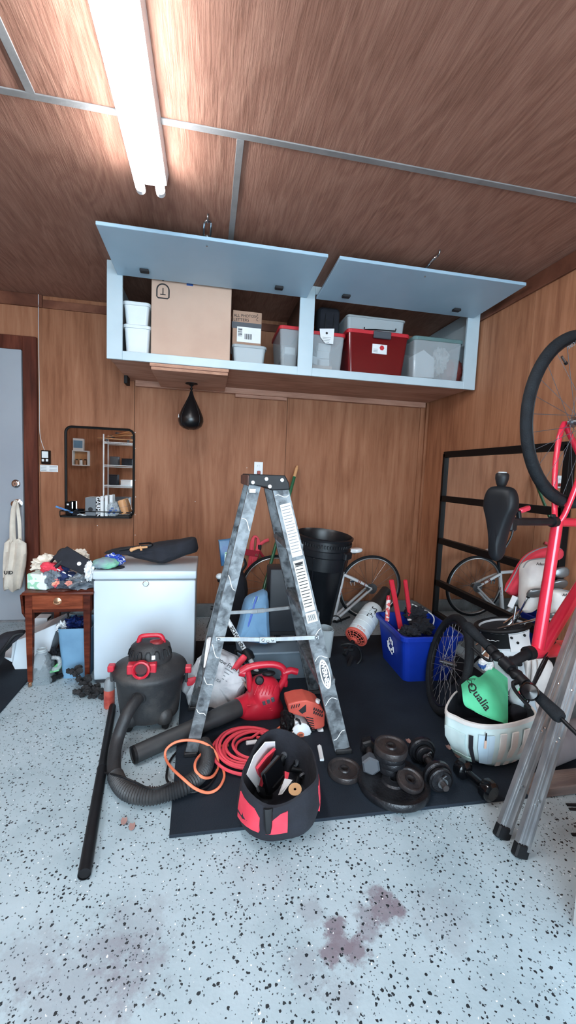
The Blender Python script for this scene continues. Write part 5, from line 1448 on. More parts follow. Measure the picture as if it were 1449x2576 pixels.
# hex dumbbell
t = thing('hex_dumbbell', 'hexagonal grey dumbbell resting on the plate edge', 'dumbbell', AZ(930, 1930, MZ))
p0, p1 = V3((*AZ(933, 1940, .05).xy, .068)), V3((*AZ(927, 1872, .05).xy, .052))
d_ = (p1-p0).normalized()
for p, s in ((p0, 1), (p1, -1)):
    fm = axis_frame(p, d_*s)
    MB().lathe([(0, -.002), (.03, -.002), (.038, .004), (.038, .04), (.032, .048), (.014, .05)], 6, fm, False, a0=.35).build('hex_head', M_darkgrey if s == 1 else M_iron, t)
MB().tube([p0+d_*.045, p1-d_*.045], .014, 12).build('grip', M_rust, t)
# adjustable dumbbell
t = thing('adjustable_dumbbell', 'adjustable iron dumbbell with loaded plates right of the plate pile', 'dumbbell', AZ(1080, 1950, MZ))
p0, p1 = AZ(1122, 1992, .05), AZ(1046, 1870, .055)
p0.z = .062; p1.z = .066
e = (p1-p0); L = e.length; e = e/L
MB().tube([p0, p1], .012, 12).build('bar', M_rust, t)
for s, r, th in ((.045, .048, .02), (.072, .056, .024), (L-.06, .056, .026), (L-.09, .038, .018)):
    MB().lathe([(.012, -th/2), (r*.8, -th/2), (r*.86, -th*.3), (r*.9, -th/2), (r, -th*.3), (r, th*.3), (r*.95, th/2), (.012, th/2)], 32, axis_frame(p0+e*s, e)).build('dumbbell_plate', M_iron, t)
for s in (.03, L-.115, L-.035):
    MB().lathe([(.012, -.006), (.02, -.006), (.02, .006), (.012, .006)], 14, axis_frame(p0+e*s, e)).tube([p0+e*s+V3((0, 0, .018)), p0+e*s+V3((.01, -.006, .032))], .004, 6).build('collar', M_steel, t)
# glossy black vinyl dumbbell
t = thing('vinyl_dumbbell', 'glossy black dumbbell lying at the front of the mat', 'dumbbell', AZ(1190, 1970, MZ))
p0, p1 = AZ(1226, 1985, .05), AZ(1166, 1935, .05)
p0.z = p1.z = .05
e = (p1-p0).normalized()
for p, s in ((p0, 1), (p1, -1)):
    MB().lathe([(0, -.028), (.026, -.028), (.036, -.02), (.038, -.006), (.036, .012), (.024, .022), (.012, .024)], 28, axis_frame(p, e*s)).build('head', M_blackgloss, t)
MB().tube([p0, p1], .014, 14).build('grip', M_blackgloss, t)
# dry leaves
for k, (px, py) in enumerate(((1128, 1882), (1150, 1903), (1027, 1866), (312, 2068), (332, 2082))):
    q = AZ(px, py, .001 if px < 400 else MZ+.001)
    lb = ('dry leaf scrap on the mat below the white gear bag', 'smaller dry leaf scrap nearest the glossy dumbbell', 'dry leaf scrap beside the plate stack', 'dark dry leaf on the bare floor left of the mat corner', 'pale dry leaf on the bare floor left of the mat corner')[k]
    g = [[V3((q.x+.011*(i-1)*(1-.3*abs(j-1)), q.y+.012*(j-1), q.z+.004*abs(i-1)+.002*j)) for i in range(3)] for j in range(3)]
    MB().sheet(g, .0006).build('dry_leaf', mat('dry_leaf', S(150, 118, 112), .9) if k == 0 else bpy.data.materials['dry_leaf'], label=lb, cat='leaf', group='dry leaves on the floor')

# ================================================================== behind the ladder
# translucent grey tote carrying the blue bag and the wheeled case
ty0, ty1 = 2.30, 2.62
a, b, c, e = PB(600, 792, 1640, 1720, ty0)
tz_ = e
t = thing('grey_tote', 'cloudy grey storage tote on the mat behind the red blower', 'tote', ((a+b)/2, 2.46, MZ))
M_cloud = clear('cloudy_plastic', S(126, 146, 160), .3, .82)
tubmesh(a, b, ty0, ty1, MZ+.0005, tz_-.012, .02, .03, .004).build('body', M_cloud, t)
MB().loft([[V3((x, y, z)) for x, y in rrect(b-a+2*g, ty1-ty0+2*g, .03, 4, (a+b)/2, (ty0+ty1)/2)] for g, z in ((.006, tz_-.014), (.008, tz_-.008), (.004, tz_), (-.02, tz_))], True, False).build('lid', M_cloud, t)
LT = tz_+.0005
# blue bag
t = thing('blue_cooler_bag', 'light blue soft bag with a zip standing on the grey tote', 'bag', (A(630, 1610, 2.42).x, 2.45, LT))
o, c = outline3([(592, 1604), (600, 1570), (612, 1520), (622, 1502), (645, 1492), (672, 1488), (676, 1560), (676, 1612), (640, 1611), (610, 1607)], 2.42)
o = [(x, max(y, LT+.001-c.z)) for x, y in o]
MB().puff([(p.x, max(p.y, LT+.001-c.z)) for p in smooth_path([(x, y, 0) for x, y in o], 3, True)], .16, frame(c, (1, 0, 0), (0, 0, 1)), 5, .75).build('bag_body', M_bluebag, t)
Y = 2.336
MB().tube([A(x, y, Y+.012*abs(y-1550)/60) for x, y in ((646, 1500), (640, 1520), (632, 1550), (620, 1590), (616, 1602))], .006, 8, flat=.4).build('zip', mat('zip_blue', S(80, 110, 190), .6), t)
for dx in (-5, 5):
    MB().tube([A(x+dx, y, Y+.006+.012*abs(y-1550)/60) for x, y in ((646, 1502), (640, 1520), (632, 1550), (620, 1590), (617, 1600))], .003, 6).build('piping', mat('pale_green_piping', S(150, 190, 196), .6) if dx < 0 else bpy.data.materials['pale_green_piping'], t)
# wheeled case
t = thing('wheeled_case', 'flat black wheeled case standing on the grey tote', 'case', (A(720, 1620, 2.42).x, 2.5, LT))
a, b, c, e = PB(677, 770, 1432, 1622, 2.42)
cb = LT+.045
MB().box((a, 2.42, cb), (b, 2.58, e), .012, seg=2).build('case_body', mat('navy_black_plastic', S(26, 31, 38), .5, 0, S(32, 38, 46), 4), t)
MB().box((a+.006, 2.415, cb+.01), (b-.006, 2.42, cb+.03), .002).build('base_trim', M_black, t)
for px in (700, 752):
    q = A(px, 1622, 2.4)
    wb_ = MB().lathe([(0, -.012), (.014, -.012), (.024, -.010), (.024, .010), (.014, .012), (0, .012)], 20, axis_frame((q.x, 2.44, LT+.0245), (1, .3, 0))).build('caster_wheel', M_tyre, t)
    MB().box((q.x-.018, 2.43, LT+.03), (q.x+.018, 2.46, cb), .003).build('caster_fork', M_black, wb_)
# round black trash can with wheel rim
cc_ = V3((.752, 2.86, 0))
t = thing('trash_can', 'tall round black trash can with a ribbed rim behind the stepladder', 'trash can', cc_)
zr = A(808, 1340, cc_.y).z
tl = T(*cc_) @ RY(math.radians(3.5)) @ RX(math.radians(5))
M_can = mat('black_can', S(16, 19, 23), .35, 0, S(24, 27, 32), 5)
MB().lathe([(0, .012), (.115, .012), (.12, .02), (.172, zr*.72), (.179, zr*.73), (.182, zr*.84), (.193, zr*.85), (.195, zr*.9), (.188, zr*.905), (.188, zr*.98), (.202, zr*.985), (.204, zr), (.192, zr+.006), (.183, zr*.98), (.176, zr*.8), (.112, .03), (0, .03)], 44, tl).build('can_body', M_can, t)
for k in range(60):
    a = 2*PI*k/60
    r = MB().cbox((0, 0, 0), (.006, .012, .022), .002, tl @ RZ(a) @ T(.195, 0, zr*.945)) if k == 0 else None
    if k == 0: rib0 = r.build('rim_rib', M_can, t); base_m = tl @ RZ(0)
    else: inst(rib0, t, W[t].inverted() @ tl @ RZ(a) @ (tl).inverted() @ W[t])
for a in (-PI/2-.55, -PI/2+.75):
    MB().bar(tl @ V3((.128*math.cos(a), .128*math.sin(a), .1)), tl @ V3((.181*math.cos(a), .181*math.sin(a), zr*.84)), .012, .012, (math.sin(a), -math.cos(a), 0), .003).build('body_rib', M_can, t)
for s in (-1, 1):
    a = -PI/2+.75 if s > 0 else PI/2+.4
    MB().cbox((0, 0, 0), (.03, .09, .05), .008, tl @ RZ(a) @ T(.198, 0, zr*.87)).build('side_grip', M_can, t)
# broom with green pole, leaning in the corner of can and wall
t = thing('broom_pole', 'green pole with a bare wooden tip leaning on the back wall', 'broom', (A(664, 1480, 3.1).x, 3.1, 0))
p0 = A(748, 1172, 3.46); p1 = A(664, 1480, 3.16)
e = (p1-p0); e = e/e.length
f = p0 + e*((p0.z-.02)/-e.z)
MB().tube([p0, p0+e*.016, p0+e*.02, p0+e*.1], [.009, .010, .014, .014], 12).build('wooden_tip', M_wood, t)
MB().tube([p0+e*.1, f-e*.06], .0135, 12).build('pole', mat('green_pole', S(20, 92, 60), .3, coat=.5), t)
MB().tube([f-e*.06, f-e*.02], [.016, .03], 12).box((f.x-.11, f.y-.02, .001), (f.x+.11, f.y+.02, .05), .006).build('broom_head', M_black, t)
# bundled red cord hanging on the wall from a hook
t = thing('hanging_cord', 'bundle of red cord hung on the back wall behind the ladder', 'cord', A(640, 1400, 3.45))
hq = A(645, 1355, YB-.03)
for k in range(6):
    s = (k-2.5)*1.6
    pts = [A(628+s, 1430, YB-.02-.004*(k % 3)), A(632+s, 1400, YB-.02-.006*(k % 3)), A(634+s*.8, 1366, YB-.02-.006*(k % 2)), A(641+s*.2, 1350-abs(s)*.3, YB-.02), A(650+s*.6, 1362, YB-.02), A(645+s, 1395, YB-.03), A(630+s*1.1, 1430, YB-.025), A(624+s, 1432, YB-.02)]
    MB().tube(smooth_path(pts, 5, True), .0072, 6, closed=True).build('cord_loop', M_redcord, t)
MB().bar(A(612, 1388, YB-.045), A(652, 1394, YB-.045), .05, .006, (0, 0, 1), .002).build('strap', M_redstrap, t)
q = A(645, 1396, YB-.05)
MB().torus(.008, .003, axis_frame(q, (0, -1, 0)), 16, 6).build('grommet', M_brass, t)
MB().tube(smooth_path([A(652, 1372, YB-.03), A(665, 1362, YB-.02), A(676, 1358, YB-.014)], 5), .014, 8, flat=.4).build('red_lead', M_redcord, t)
MB().cbox(A(653, 1376, YB-.022), (.03, .03, .045), .006).build('plug', M_black, t)
MB().tube(smooth_path([A(652, 1384, YB-.02), A(662, 1400, YB-.012), A(676, 1404, YB-.012)], 5), .01, 8, flat=.4).build('strap_tail', M_redstrap, t)
MB().tube(smooth_path([A(624, 1432, YB-.012), A(622, 1445, YB-.01), A(617, 1462, YB-.008)], 4), .002, 6).build('thin_tail', M_card, t)
MB().tube([V3((hq.x, YB, hq.z)), V3((hq.x, YB-.04, hq.z)), V3((hq.x, YB-.042, hq.z+.01))], .003, 6).build('wall_hook', M_steel, t)
# blue packet hung left of it
t = thing('blue_packet', 'blue and white plastic packet standing by the wall left of the ladder', 'packet', A(566, 1420, 2.95))
o, c = outline3([(549, 1358), (580, 1354), (582, 1420), (572, 1424), (556, 1424)], 2.95)
fm = frame(c, (1, 0, 0), (0, 0, 1))
MB().puff(o, .04, fm, 3, .85).build('packet_body', mat('packet_blue', S(44, 86, 140), .35, 0, S(80, 130, 160), 12), t)
MB().puff(rrect(.045, .1, .008, 3, .012, -.02), .043, fm, 3, .9).build('packet_label', mat('packet_label', S(196, 224, 216), .5, 0, S(110, 170, 120), 40, 2, .55, .6), t)
# dark backpack with white helmet behind the ladder legs
t = thing('dark_backpack', 'tall dark backpack standing against the wall behind the ladder', 'backpack', (A(600, 1530, 2.9).x, 2.92, 0))
puffpx([(578, 1440), (600, 1432), (616, 1446), (622, 1480), (618, 1540), (622, 1600), (560, 1602), (548, 1560), (556, 1490), (566, 1450)], 2.92, .2, 'pack_body', M_blackcloth, t, .7, 3, .008)
MB().box((A(555, 1600, 2.92).x, 2.83, .001), (A(620, 1600, 2.92).x, 3.0, A(590, 1595, 2.92).z), .02, seg=2).build('pack_base', M_blackcloth, t)
MB().tube(smooth_path([A(604, 1440, 2.83), A(618, 1420, 2.84), A(610, 1405, 2.86), A(600, 1436, 2.86)], 5), .01, 8, flat=.5).build('grab_strap', M_black, t)
MB().bar(A(520, 1580, 2.86), A(560, 1470, 2.9), .006, .006, (0, 1, 0)).build('strap', M_black, t)
t = thing('white_headlamp', 'white rounded lamp cap sticking out left of the ladder rail', 'lamp', A(553, 1450, 2.85))
q = A(554, 1450, 2.86)
MB().blob(q, (.03, .03, .022), 1, .02, 3, 3).build('shell', M_whiteplastic, t)
MB().blob(q+V3((.005, 0, -.026)), (.026, .028, .018), 2, .1, 3, 3).build('mount', M_black, t)
# floor pump
t = thing('floor_pump', 'white bicycle floor pump leaning behind the paper sack', 'pump', (A(640, 1690, 2.25).x, 2.25, 0))
p0, p1 = A(573, 1560, 2.42), A(634, 1668, 2.26)
e = (p1-p0).normalized()
MB().tube([p0, p1], .0135, 14).build('barrel', M_whiteplastic, t)
MB().tube([p1-e*.085, p1-e*.055, p1-e*.02], [.02, .034, .03], 14).build('gauge_collar', M_black, t)
MB().tube([p1, p1+e*.06], .012, 12).build('lower_barrel', M_whiteplastic, t)
MB().tube([p0, p0-e*.08], .006, 10).tube([p0-e*.08+V3((-.06, .02, 0)), p0-e*.08+V3((.06, -.02, 0))], .012, 10).build('handle', M_black, t)
ctr = p0+(p1-p0)*.42
up_ = V3((0, -1, 0))-e*V3((0, -1, 0)).dot(e); up_.normalize()
text('lettering', 'SCHWINN', .026, frame(ctr+up_*.0142, e, up_.cross(e)), M_print, t, 1.15, bold=.0008)
MB().tube(smooth_path([p1-e*.06+V3((-.02, 0, 0)), p1-e*.05+V3((-.07, 0, .03)), p1-e*.03+V3((-.06, 0, -.01)), p1+V3((-.03, 0, -.02))], 5), .006, 8).build('hose', M_black, t)
f0 = p1+e*.06
MB().cbox((f0.x, f0.y, max(f0.z, .03)), (.12, .05, .02), .005).build('foot_plate', M_black, t)
# clear tub right of the can
a, b, c, e2 = PB(806, 842, 1590, 1660, 2.55)
t = thing('clear_bucket', 'small clear tub behind the ladder right leg', 'tub', ((a+b)/2, 2.6, MZ))
tubmesh(a, b, 2.55, 2.68, MZ, e2, .012, .03, .003).build('body', M_frost, t)
MB().torus(1, .05, T((a+b)/2, 2.615, e2) @ Matrix.Diagonal(((b-a)/2, .065, .1, 1)), 30, 6).build('rim', M_frost, t)

# ================================================================== bicycles
def wheel(parent, c, ax_, r, tr, tyre_m, rim_m, spokes=24, name='wheel', spm=None, rimw=.011, cross=.9):
    fm = axis_frame(c, ax_)
    rim_o = MB().torus(r-tr*2.1, .007, fm, 56, 8, rimw).build(name, rim_m, parent)
    MB().torus(r-tr, tr, fm, 64, 12).build('tyre', tyre_m, rim_o)
    MB().lathe([(0, -.045), (.008, -.045), (.008, -.03), (.022, -.028), (.022, -.024), (.012, -.02), (.012, .02), (.022, .024), (.022, .028), (.008, .03), (.008, .045), (0, .045)], 16, fm).build('hub', M_steel, rim_o)
    first = None
    R = r-tr*2.1-.004
    for k in range(spokes):
        s = 1 if k % 2 else -1
        a = 2*PI*k/spokes; b = a + (cross if (k//2) % 2 else -cross)
        m = MB().tube([fm @ V3((.021*math.cos(b), .021*math.sin(b), s*.026)), fm @ V3((R*math.cos(a), R*math.sin(a), 0))], .0011, 4)
        m.build('spoke', spm or M_steel, rim_o)
    return rim_o, fm
# --- white road bike against the back wall
FY_ = 3.3
t = thing('white_bicycle', 'white road bicycle leaning on the back wall behind the trash can', 'bicycle', (A(900, 1560, FY_).x, FY_, 0))
def B(px, py, dy=0): return A(px, py, FY_+dy)
hubr = B(928, 1518); rr_ = (B(928, 1437)-B(928, 1518)).length
if hubr.z < rr_+.001: hubr.z = rr_+.001
n_ = V3((0, 1, .06))
wheel(t, hubr, n_, rr_, .012, M_tyre, M_alu, 24, 'rear_wheel')
cl_ = B(864, 1442); bb = B(836, 1572)
bb.z = max(bb.z, .2); bb = B(838, 1560); 
wbm = .85
hd_t = cl_ + V3((-.42, 0, .02)); hd_b = hd_t+V3((-.02, 0, -.11))
fhub = V3((hubr.x-.82, FY_, hubr.z))
MB().tube([cl_+V3((0, 0, .012)), bb], .019, 12).build('seat_tube', M_whitebike, t)
MB().tube([cl_, hd_t], .015, 12).build('top_tube', M_whitebike, t)
MB().tube([bb, hd_b], .018, 12).build('down_tube', M_whitebike, t)
MB().tube([hd_t+V3((.004, 0, .02)), hd_b+V3((-.004, 0, -.02))], .018, 12).build('head_tube', M_whitebike, t)
for s in (-1, 1):
    o_ = V3((0, s*.04, 0))
    MB().tube([cl_+V3((0, s*.012, -.01)), cl_.lerp(hubr, .5)+o_*.8, hubr+o_], [.013, .012, .010], 10).build('seat_stay', M_whitebike, t)
    MB().tube([bb+V3((0, s*.02, 0)), bb.lerp(hubr, .4)+o_*.9, hubr+o_], [.014, .012, .011], 10).build('chain_stay', M_whitebike, t)
    MB().tube([hd_b+V3((0, s*.02, -.02)), hd_b.lerp(fhub, .4)+o_, fhub+o_], [.011, .01, .008], 10).build('fork_blade', M_whitebike, t)
wheel(t, fhub, n_, rr_, .012, M_tyre, M_alu, 20, 'front_wheel')
sp_ = B(876, 1396)
MB().tube([cl_, sp_], .0125, 12).build('seat_post', M_black, t)
sd = [(-.03, -.055), (-.115, -.02)]
so = [(.10, .0), (.09, .03), (.06, .055), (.02, .06), (-.03, .035), (-.08, .02), (-.13, .014), (-.145, 0), (-.13, -.014), (-.08, -.02), (-.03, -.035), (.02, -.06), (.06, -.055), (.09, -.03)]
so = [(x*.75, y*.75) for x, y in so]
q = B(893, 1386)
MB().puff([(p.x, p.y) for p in smooth_path([(x, y, 0) for x, y in so], 2, True)], .035, frame(q+V3((-.01, 0, .004)), (1, 0, .1), (0, 1, 0)), 4, .75).build('saddle', M_whitebike, t)
MB().tube([q+V3((-.05, .015, -.01)), q+V3((0, .015, -.028)), q+V3((.03, .015, -.015))], .003, 6).build('saddle_rail', M_black, t)
MB().lathe([(.05, -.003), (.058, -.003), (.058, .003), (.05, .003)], 30, axis_frame(bb+V3((0, -.05, 0)), (0, 1, 0))).lathe([(0, -.006), (.018, -.006), (.018, .006), (0, .006)], 14, axis_frame(bb+V3((0, -.05, 0)), (0, 1, 0))).build('chainring', M_black, t)
cr = bb+V3((.125, -.062, -.03))
MB().bar(bb+V3((0, -.062, 0)), V3((cr.x, cr.y, max(.05, cr.z))), .016, .01, (0, 0, 1), .002).build('crank_arm', M_black, t)
MB().lathe([(.01, -.012), (.045, -.012), (.03, .0), (.022, .012), (.01, .012)], 24, axis_frame(hubr+V3((0, -.035, 0)), (0, 1, 0))).build('cassette', M_steel, t)
bk = B(884, 1462)
MB().cbox(bk+V3((0, -.012, .004)), (.035, .03, .018), .004).tube([bk+V3((-.018, -.02, 0)), bk+V3((-.006, -.025, -.03))], .005, 6).tube([bk+V3((.018, -.02, 0)), bk+V3((.02, -.025, -.03))], .005, 6).tube([bk+V3((-.03, -.01, .035)), bk+V3((0, -.02, .0))], .002, 6).build('brake', M_chrome, t)
MB().tube(smooth_path([hd_t+V3((-.02, 0, .03)), hd_t+V3((-.05, -.1, .035)), hd_t+V3((-.12, -.14, .01)), hd_t+V3((-.13, -.14, -.06)), hd_t+V3((-.06, -.14, -.08))], 6), .012, 8).build('drop_bar', M_black, t)
e = (bb-cl_).normalized(); up_ = V3((0, -1, 0))
text('lettering', 'FUJI', .034, frame(cl_.lerp(bb, .42)+V3((0, -.0162, 0)), -e, V3((0, -1, 0)).cross(-e)), mat('bike_decal', S(150, 60, 40), .5), t, 1.5, bold=.001)
for f_ in (.5, .55, .72): MB().tube([cl_.lerp(hubr, f_)+V3((0, -.036, 0)), cl_.lerp(hubr, f_+.02)+V3((0, -.037, 0))], .0138, 10).build('decal_band', bpy.data.materials['bike_decal'], t)

# --- red bicycle hung nose down by its rear wheel
th = math.radians(15)
eX = V3((math.cos(th), math.sin(th), 0)); nB = V3((-math.sin(th), math.cos(th), 0))
rh = EYE + ray(1460, 1060)*1.62
t = thing('red_bicycle', 'red bicycle hung nose down in front of the right wall', 'bicycle', rh)
def RB(e_, z, s=0): return rh + eX*e_ + V3((0, 0, z-rh.z)) + nB*s
def RP(px, py, s=0): return AP(px, py, rh+nB*s, nB)
rr_ = (RP(1314, 1062)-rh).length
wheel(t, rh, nB, rr_, .0195, M_tyre, M_black, 28, 'rear_wheel', M_darkgrey, .012)
rw = [o for o in t.children if o.name.startswith('rear_wheel')][0]
# valve and tyre print
va = RP(1421, 908); 
MB().tube([RP(1413, 897), RP(1424, 914)], .0045, 8).build('valve', M_steel, rw); MB().tube([RP(1422, 911), RP(1425, 916)], .006, 8).build('valve_cap', M_black, rw)
tyo = [o for o in rw.children if o.name.startswith('tyre')][0]
ta, tb_ = RP(1442, 857), RP(1398, 888)
conform(text('tyre_print', 'ME CONT', .017, frame((ta+tb_)/2-nB*.03, tb_-ta, nB.cross(tb_-ta)), M_grey, rw, 1.0), tyo, .001)
clu = RP(1402, 1313); bbk = RB(.36, clu.z-.015)
hdp = RP(1352, 1638)
dirS = (clu-bbk).normalized()
MB().tube([bbk, clu+dirS*.02], [.019, .018], 14).build('seat_tube', M_redbike, t)
pts = [clu+V3((0, 0, 0)), clu.lerp(hdp, .5), hdp]
MB().tube(pts, [.02, .021, .024], 16).build('top_tube', M_redbike, t)
dtv = RP(1452, 1488)
MB().tube([bbk, dtv, hdp+eX*.02], [.024, .024, .026], 16).build('down_tube', M_redbike, t)
h0, h1 = hdp-eX*.035, hdp+eX*.11+V3((0, 0, -.01))
MB().tube([h0, h0+(h1-h0)*.2, h1], [.024, .027, .029], 16).build('head_tube', M_redbike, t)
for s in (-1, 1):
    o_ = nB*(s*.055)
    a0 = clu + nB*(s*.02) + V3((0, 0, .02))
    mid = RP(1418 if s < 0 else 1432, 1200)
    pts = smooth_path([clu+nB*(s*.008), RB((clu-rh).dot(eX)+.012, clu.z+.045, s*.022), RB((clu-rh).dot(eX)+.035, clu.z+.2, s*.05), RB((clu-rh).dot(eX)+.055, rh.z-.06, s*.058), rh+nB*(s*.06)], 5)
    MB().tube(pts, .0105, 10).build('seat_stay', M_redbike, t)
    MB().tube([bbk+nB*(s*.03), bbk.lerp(rh, .5)+nB*(s*.05), rh+nB*(s*.06)], .011, 10).build('chain_stay', M_redbike, t)
    fk = [h1+nB*(s*.01), h1+eX*.06+nB*(s*.05), h1+eX*.30+nB*(s*.055)+V3((0, 0, -.04))]
    MB().tube(fk, [.015, .014, .011], 10).build('fork_blade', M_redbike, t)
MB().tube([RB((clu-rh).dot(eX)+.018, clu.z+.07, -.03), RB((clu-rh).dot(eX)+.018, clu.z+.07, .03)], .009, 8).build('stay_bridge', M_redbike, t)
# seat post, clamp, saddle
sp1 = RP(1292, 1312)
MB().tube([clu+dirS*.015, sp1], .0145, 14).build('seat_post', M_black, t)
MB().tube([clu+dirS*.012, clu+dirS*.035], .021, 14).cbox(clu+dirS*.03+V3((0, 0, .022)), (.02, .012, .014), .003).build('seat_clamp', M_black, t)
c_ = RP(1258, 1318)
upS = dirS                                  # saddle top faces away from the wheels
fwd = V3((0, 0, -1))
sdl = [(-.132, 0), (-.128, .04), (-.105, .056), (-.065, .06), (-.02, .044), (.03, .03), (.08, .021), (.118, .018), (.132, 0)]
sdl = sdl + [(x, -y) for x, y in sdl[-2:0:-1]]
fm = frame(c_+upS*.006, fwd, nB)
if (fm.to_3x3() @ V3((0, 0, 1))).dot(upS) < 0: fm = frame(c_+upS*.006, fwd, -nB)
MB().puff([(p.x, p.y) for p in smooth_path([(x, y, 0) for x, y in sdl], 3, True)], .055, fm @ RY(.0), 6, .72).build('saddle', M_seat, t)
for s in (-1, 1):
    MB().tube(smooth_path([fm @ V3((-.09, s*.03, -.02)), fm @ V3((-.03, s*.022, -.045)), fm @ V3((.04, s*.02, -.045)), fm @ V3((.1, s*.008, -.02))], 5), .0035, 6).build('saddle_rail', M_black, t)
MB().cbox((0, 0, 0), (.05, .05, .035), .006, fm @ T(.0, 0, -.05)).build('rail_clamp', M_black, t)
MB().cbox((0, 0, 0), (.012, .008, .003), .001, fm @ T(-.1, .03, .021)).build('saddle_logo', M_paper, t)
rl = axis_frame(fm @ V3((-.128, -.012, -.012)), (0, 0, 1))
ll = MB().lathe([(0, 0), (.012, 0), (.017, .012), (.022, .03), (.022, .044), (.018, .05), (0, .05)], 20, rl).build('tail_light', M_black, t)
MB().lathe([(0, .0505), (.015, .0505), (.013, .054), (0, .055)], 16, rl).build('light_lens', M_frost, ll)
MB().bar(RP(1306, 1306), RP(1304, 1285), .016, .014, nB, .003).build('reflector_mount', M_black, t)
q = RP(1320, 1281)
MB().puff(rrect(.055, .018, .008, 3), .016, frame(q, eX*1+V3((0, 0, .25)), V3((0, 0, 1))-eX*.2), 3, .8).build('rear_reflector', mat('reflector_red', S(190, 50, 70), .2), t)
# stem and handlebar
far, near = A(1172, 1572, 1.56), A(1412, 1808, 1.10)
hm_ = far.lerp(near, .50)
MB().tube([h0-eX*.03, h0], .026, 14).build('spacer', M_black, t)
MB().tube([h0-eX*.02, hm_], [.019, .017], 12).lathe([(0, -.022), (.022, -.022), (.022, .022), (0, .022)], 16, axis_frame(hm_, near-far)).build('stem', M_black, t)
ev = (near-far).normalized(); Lh = (near-far).length
MB().tube([far+ev*.1, near-ev*.1], .0125, 12).build('handlebar', M_black, t)
for p, s in ((far, 1), (near, -1)):
    g = MB().tube([p, p+ev*s*.012, p+ev*s*.05, p+ev*s*.13, p+ev*s*.145], [.018, .023, .021, .017, .019], 14).build('grip', M_tyre, t)
    k = p+ev*s*.165
    lv = MB().lathe([(.012, -.014), (.02, -.014), (.02, .014), (.012, .014)], 16, axis_frame(k, ev)).build('lever_clamp', M_black, t)
    d_ = (V3((-.4, -.3, -.75)) if s > 0 else V3((-.75, .1, -.25))).normalized()
    MB().tube(smooth_path([k, k+d_*.035, k+d_*.05-ev*s*.03, k+d_*.055-ev*s*.1], 5), [.009]*6+[.006]*10, 8).build('brake_lever', M_black, lv)
    MB().blob(k+ev*s*.03, (.024, .024, .02), 2, .1, 4, 3).build('shifter', M_black, t)
MB().bar(near+V3((.0, 0, 0))-ev*.012, near+ev*.065, .013, .011, (0, 0, 1), .003).build('bar_end', M_black, t)
MB().tube([far+ev*.2, far+ev*.225], .0135, 12).build('pale_band', M_paper, t)
for k in range(3):
    MB().tube(smooth_path([hm_+ev*(.05+.04*k), hm_+eX*.02+V3((0, 0, -.06-.02*k))+ev*.08, hm_+eX*.12+V3((0, 0, -.04+.02*k))+ev*.05, h1+eX*.0+V3((0, 0, .03+.01*k))], 6), .003, 6).build('cable', M_black, t)
MB().lathe([(0, 0), (.026, 0), (.03, .006), (.03, .02), (.024, .028), (0, .03)], 20, axis_frame(hm_+ev*.14+V3((-.03, 0, .012)), (-.6, -.7, .4))).build('bell', M_blackgloss, t)

# --- spare front wheel leaning by the blue bin
t = thing('loose_wheel', 'black spoked bicycle wheel leaning upright beside the blue recycling bin', 'wheel', AZ(1110, 1815, MZ))
tp_, bt2 = A(1150, 1545, 1.98), A(1100, 1818, 1.86)
bt2.z = MZ+.001
ctr = (tp_+bt2)/2; rw_ = (tp_-bt2).length/2
upw = (tp_-bt2).normalized()
hz = V3((.25, 1, 0)); hz = (hz-upw*hz.dot(upw)).normalized()
wheel(t, ctr, upw.cross(hz), rw_, .021, M_tyre, M_black, 32, 'rim', M_alu, .011, .7)

# ================================================================== blue recycling bin
bz = .30
B4 = [AZ(955, 1548, bz), AZ(1021, 1606, bz), AZ(1092, 1592, bz), AZ(1086, 1532, bz)]
t = thing('recycling_bin', 'blue recycling bin with white arrows holding red handled tools', 'bin', (1.33, 2.4, MZ))
x0, x1, y0, y1 = 1.135, 1.50, 2.165, 2.60
mrot = T((x0+x1)/2, (y0+y1)/2, 0) @ RZ(-.04) @ T(-(x0+x1)/2, -(y0+y1)/2, 0)
tubmesh(x0, x1, y0, y1, MZ+.0005, bz, .035, .035, .004, mrot).build('bin_body', M_blue, t)
MB().loft([[mrot @ V3((x, y, z)) for x, y in rrect(x1-x0+2*g, y1-y0+2*g, .035, 4, (x0+x1)/2, (y0+y1)/2)] for g, z in ((.002, bz-.03), (.012, bz-.028), (.014, bz-.004), (.01, bz), (-.004, bz), (-.005, bz-.012))], False, False).build('rim', M_blue, t)
# arrows on the left (street) side, facing -x
sl = (.035/ (bz-MZ))
fm = mrot @ frame((x0+.012, 2.36, .17), (0, -1, 0), (-sl*.95, 0, 1)) @ T(0, 0, .006)
ar = []
for k in range(3):
    r3 = RZ(2*PI*k/3)
    pts = [(-.028, .028), (.0, .046), (.026, .03), (.034, .036), (.034, .008), (.008, .012), (.016, .02), (0, .03), (-.018, .018)]
    MB().tube([fm @ r3 @ V3((x*1.0, y*1.0+.006, 0)) for x, y in pts], .0028, 6, closed=True).build('arrow_mark', M_paper, t)
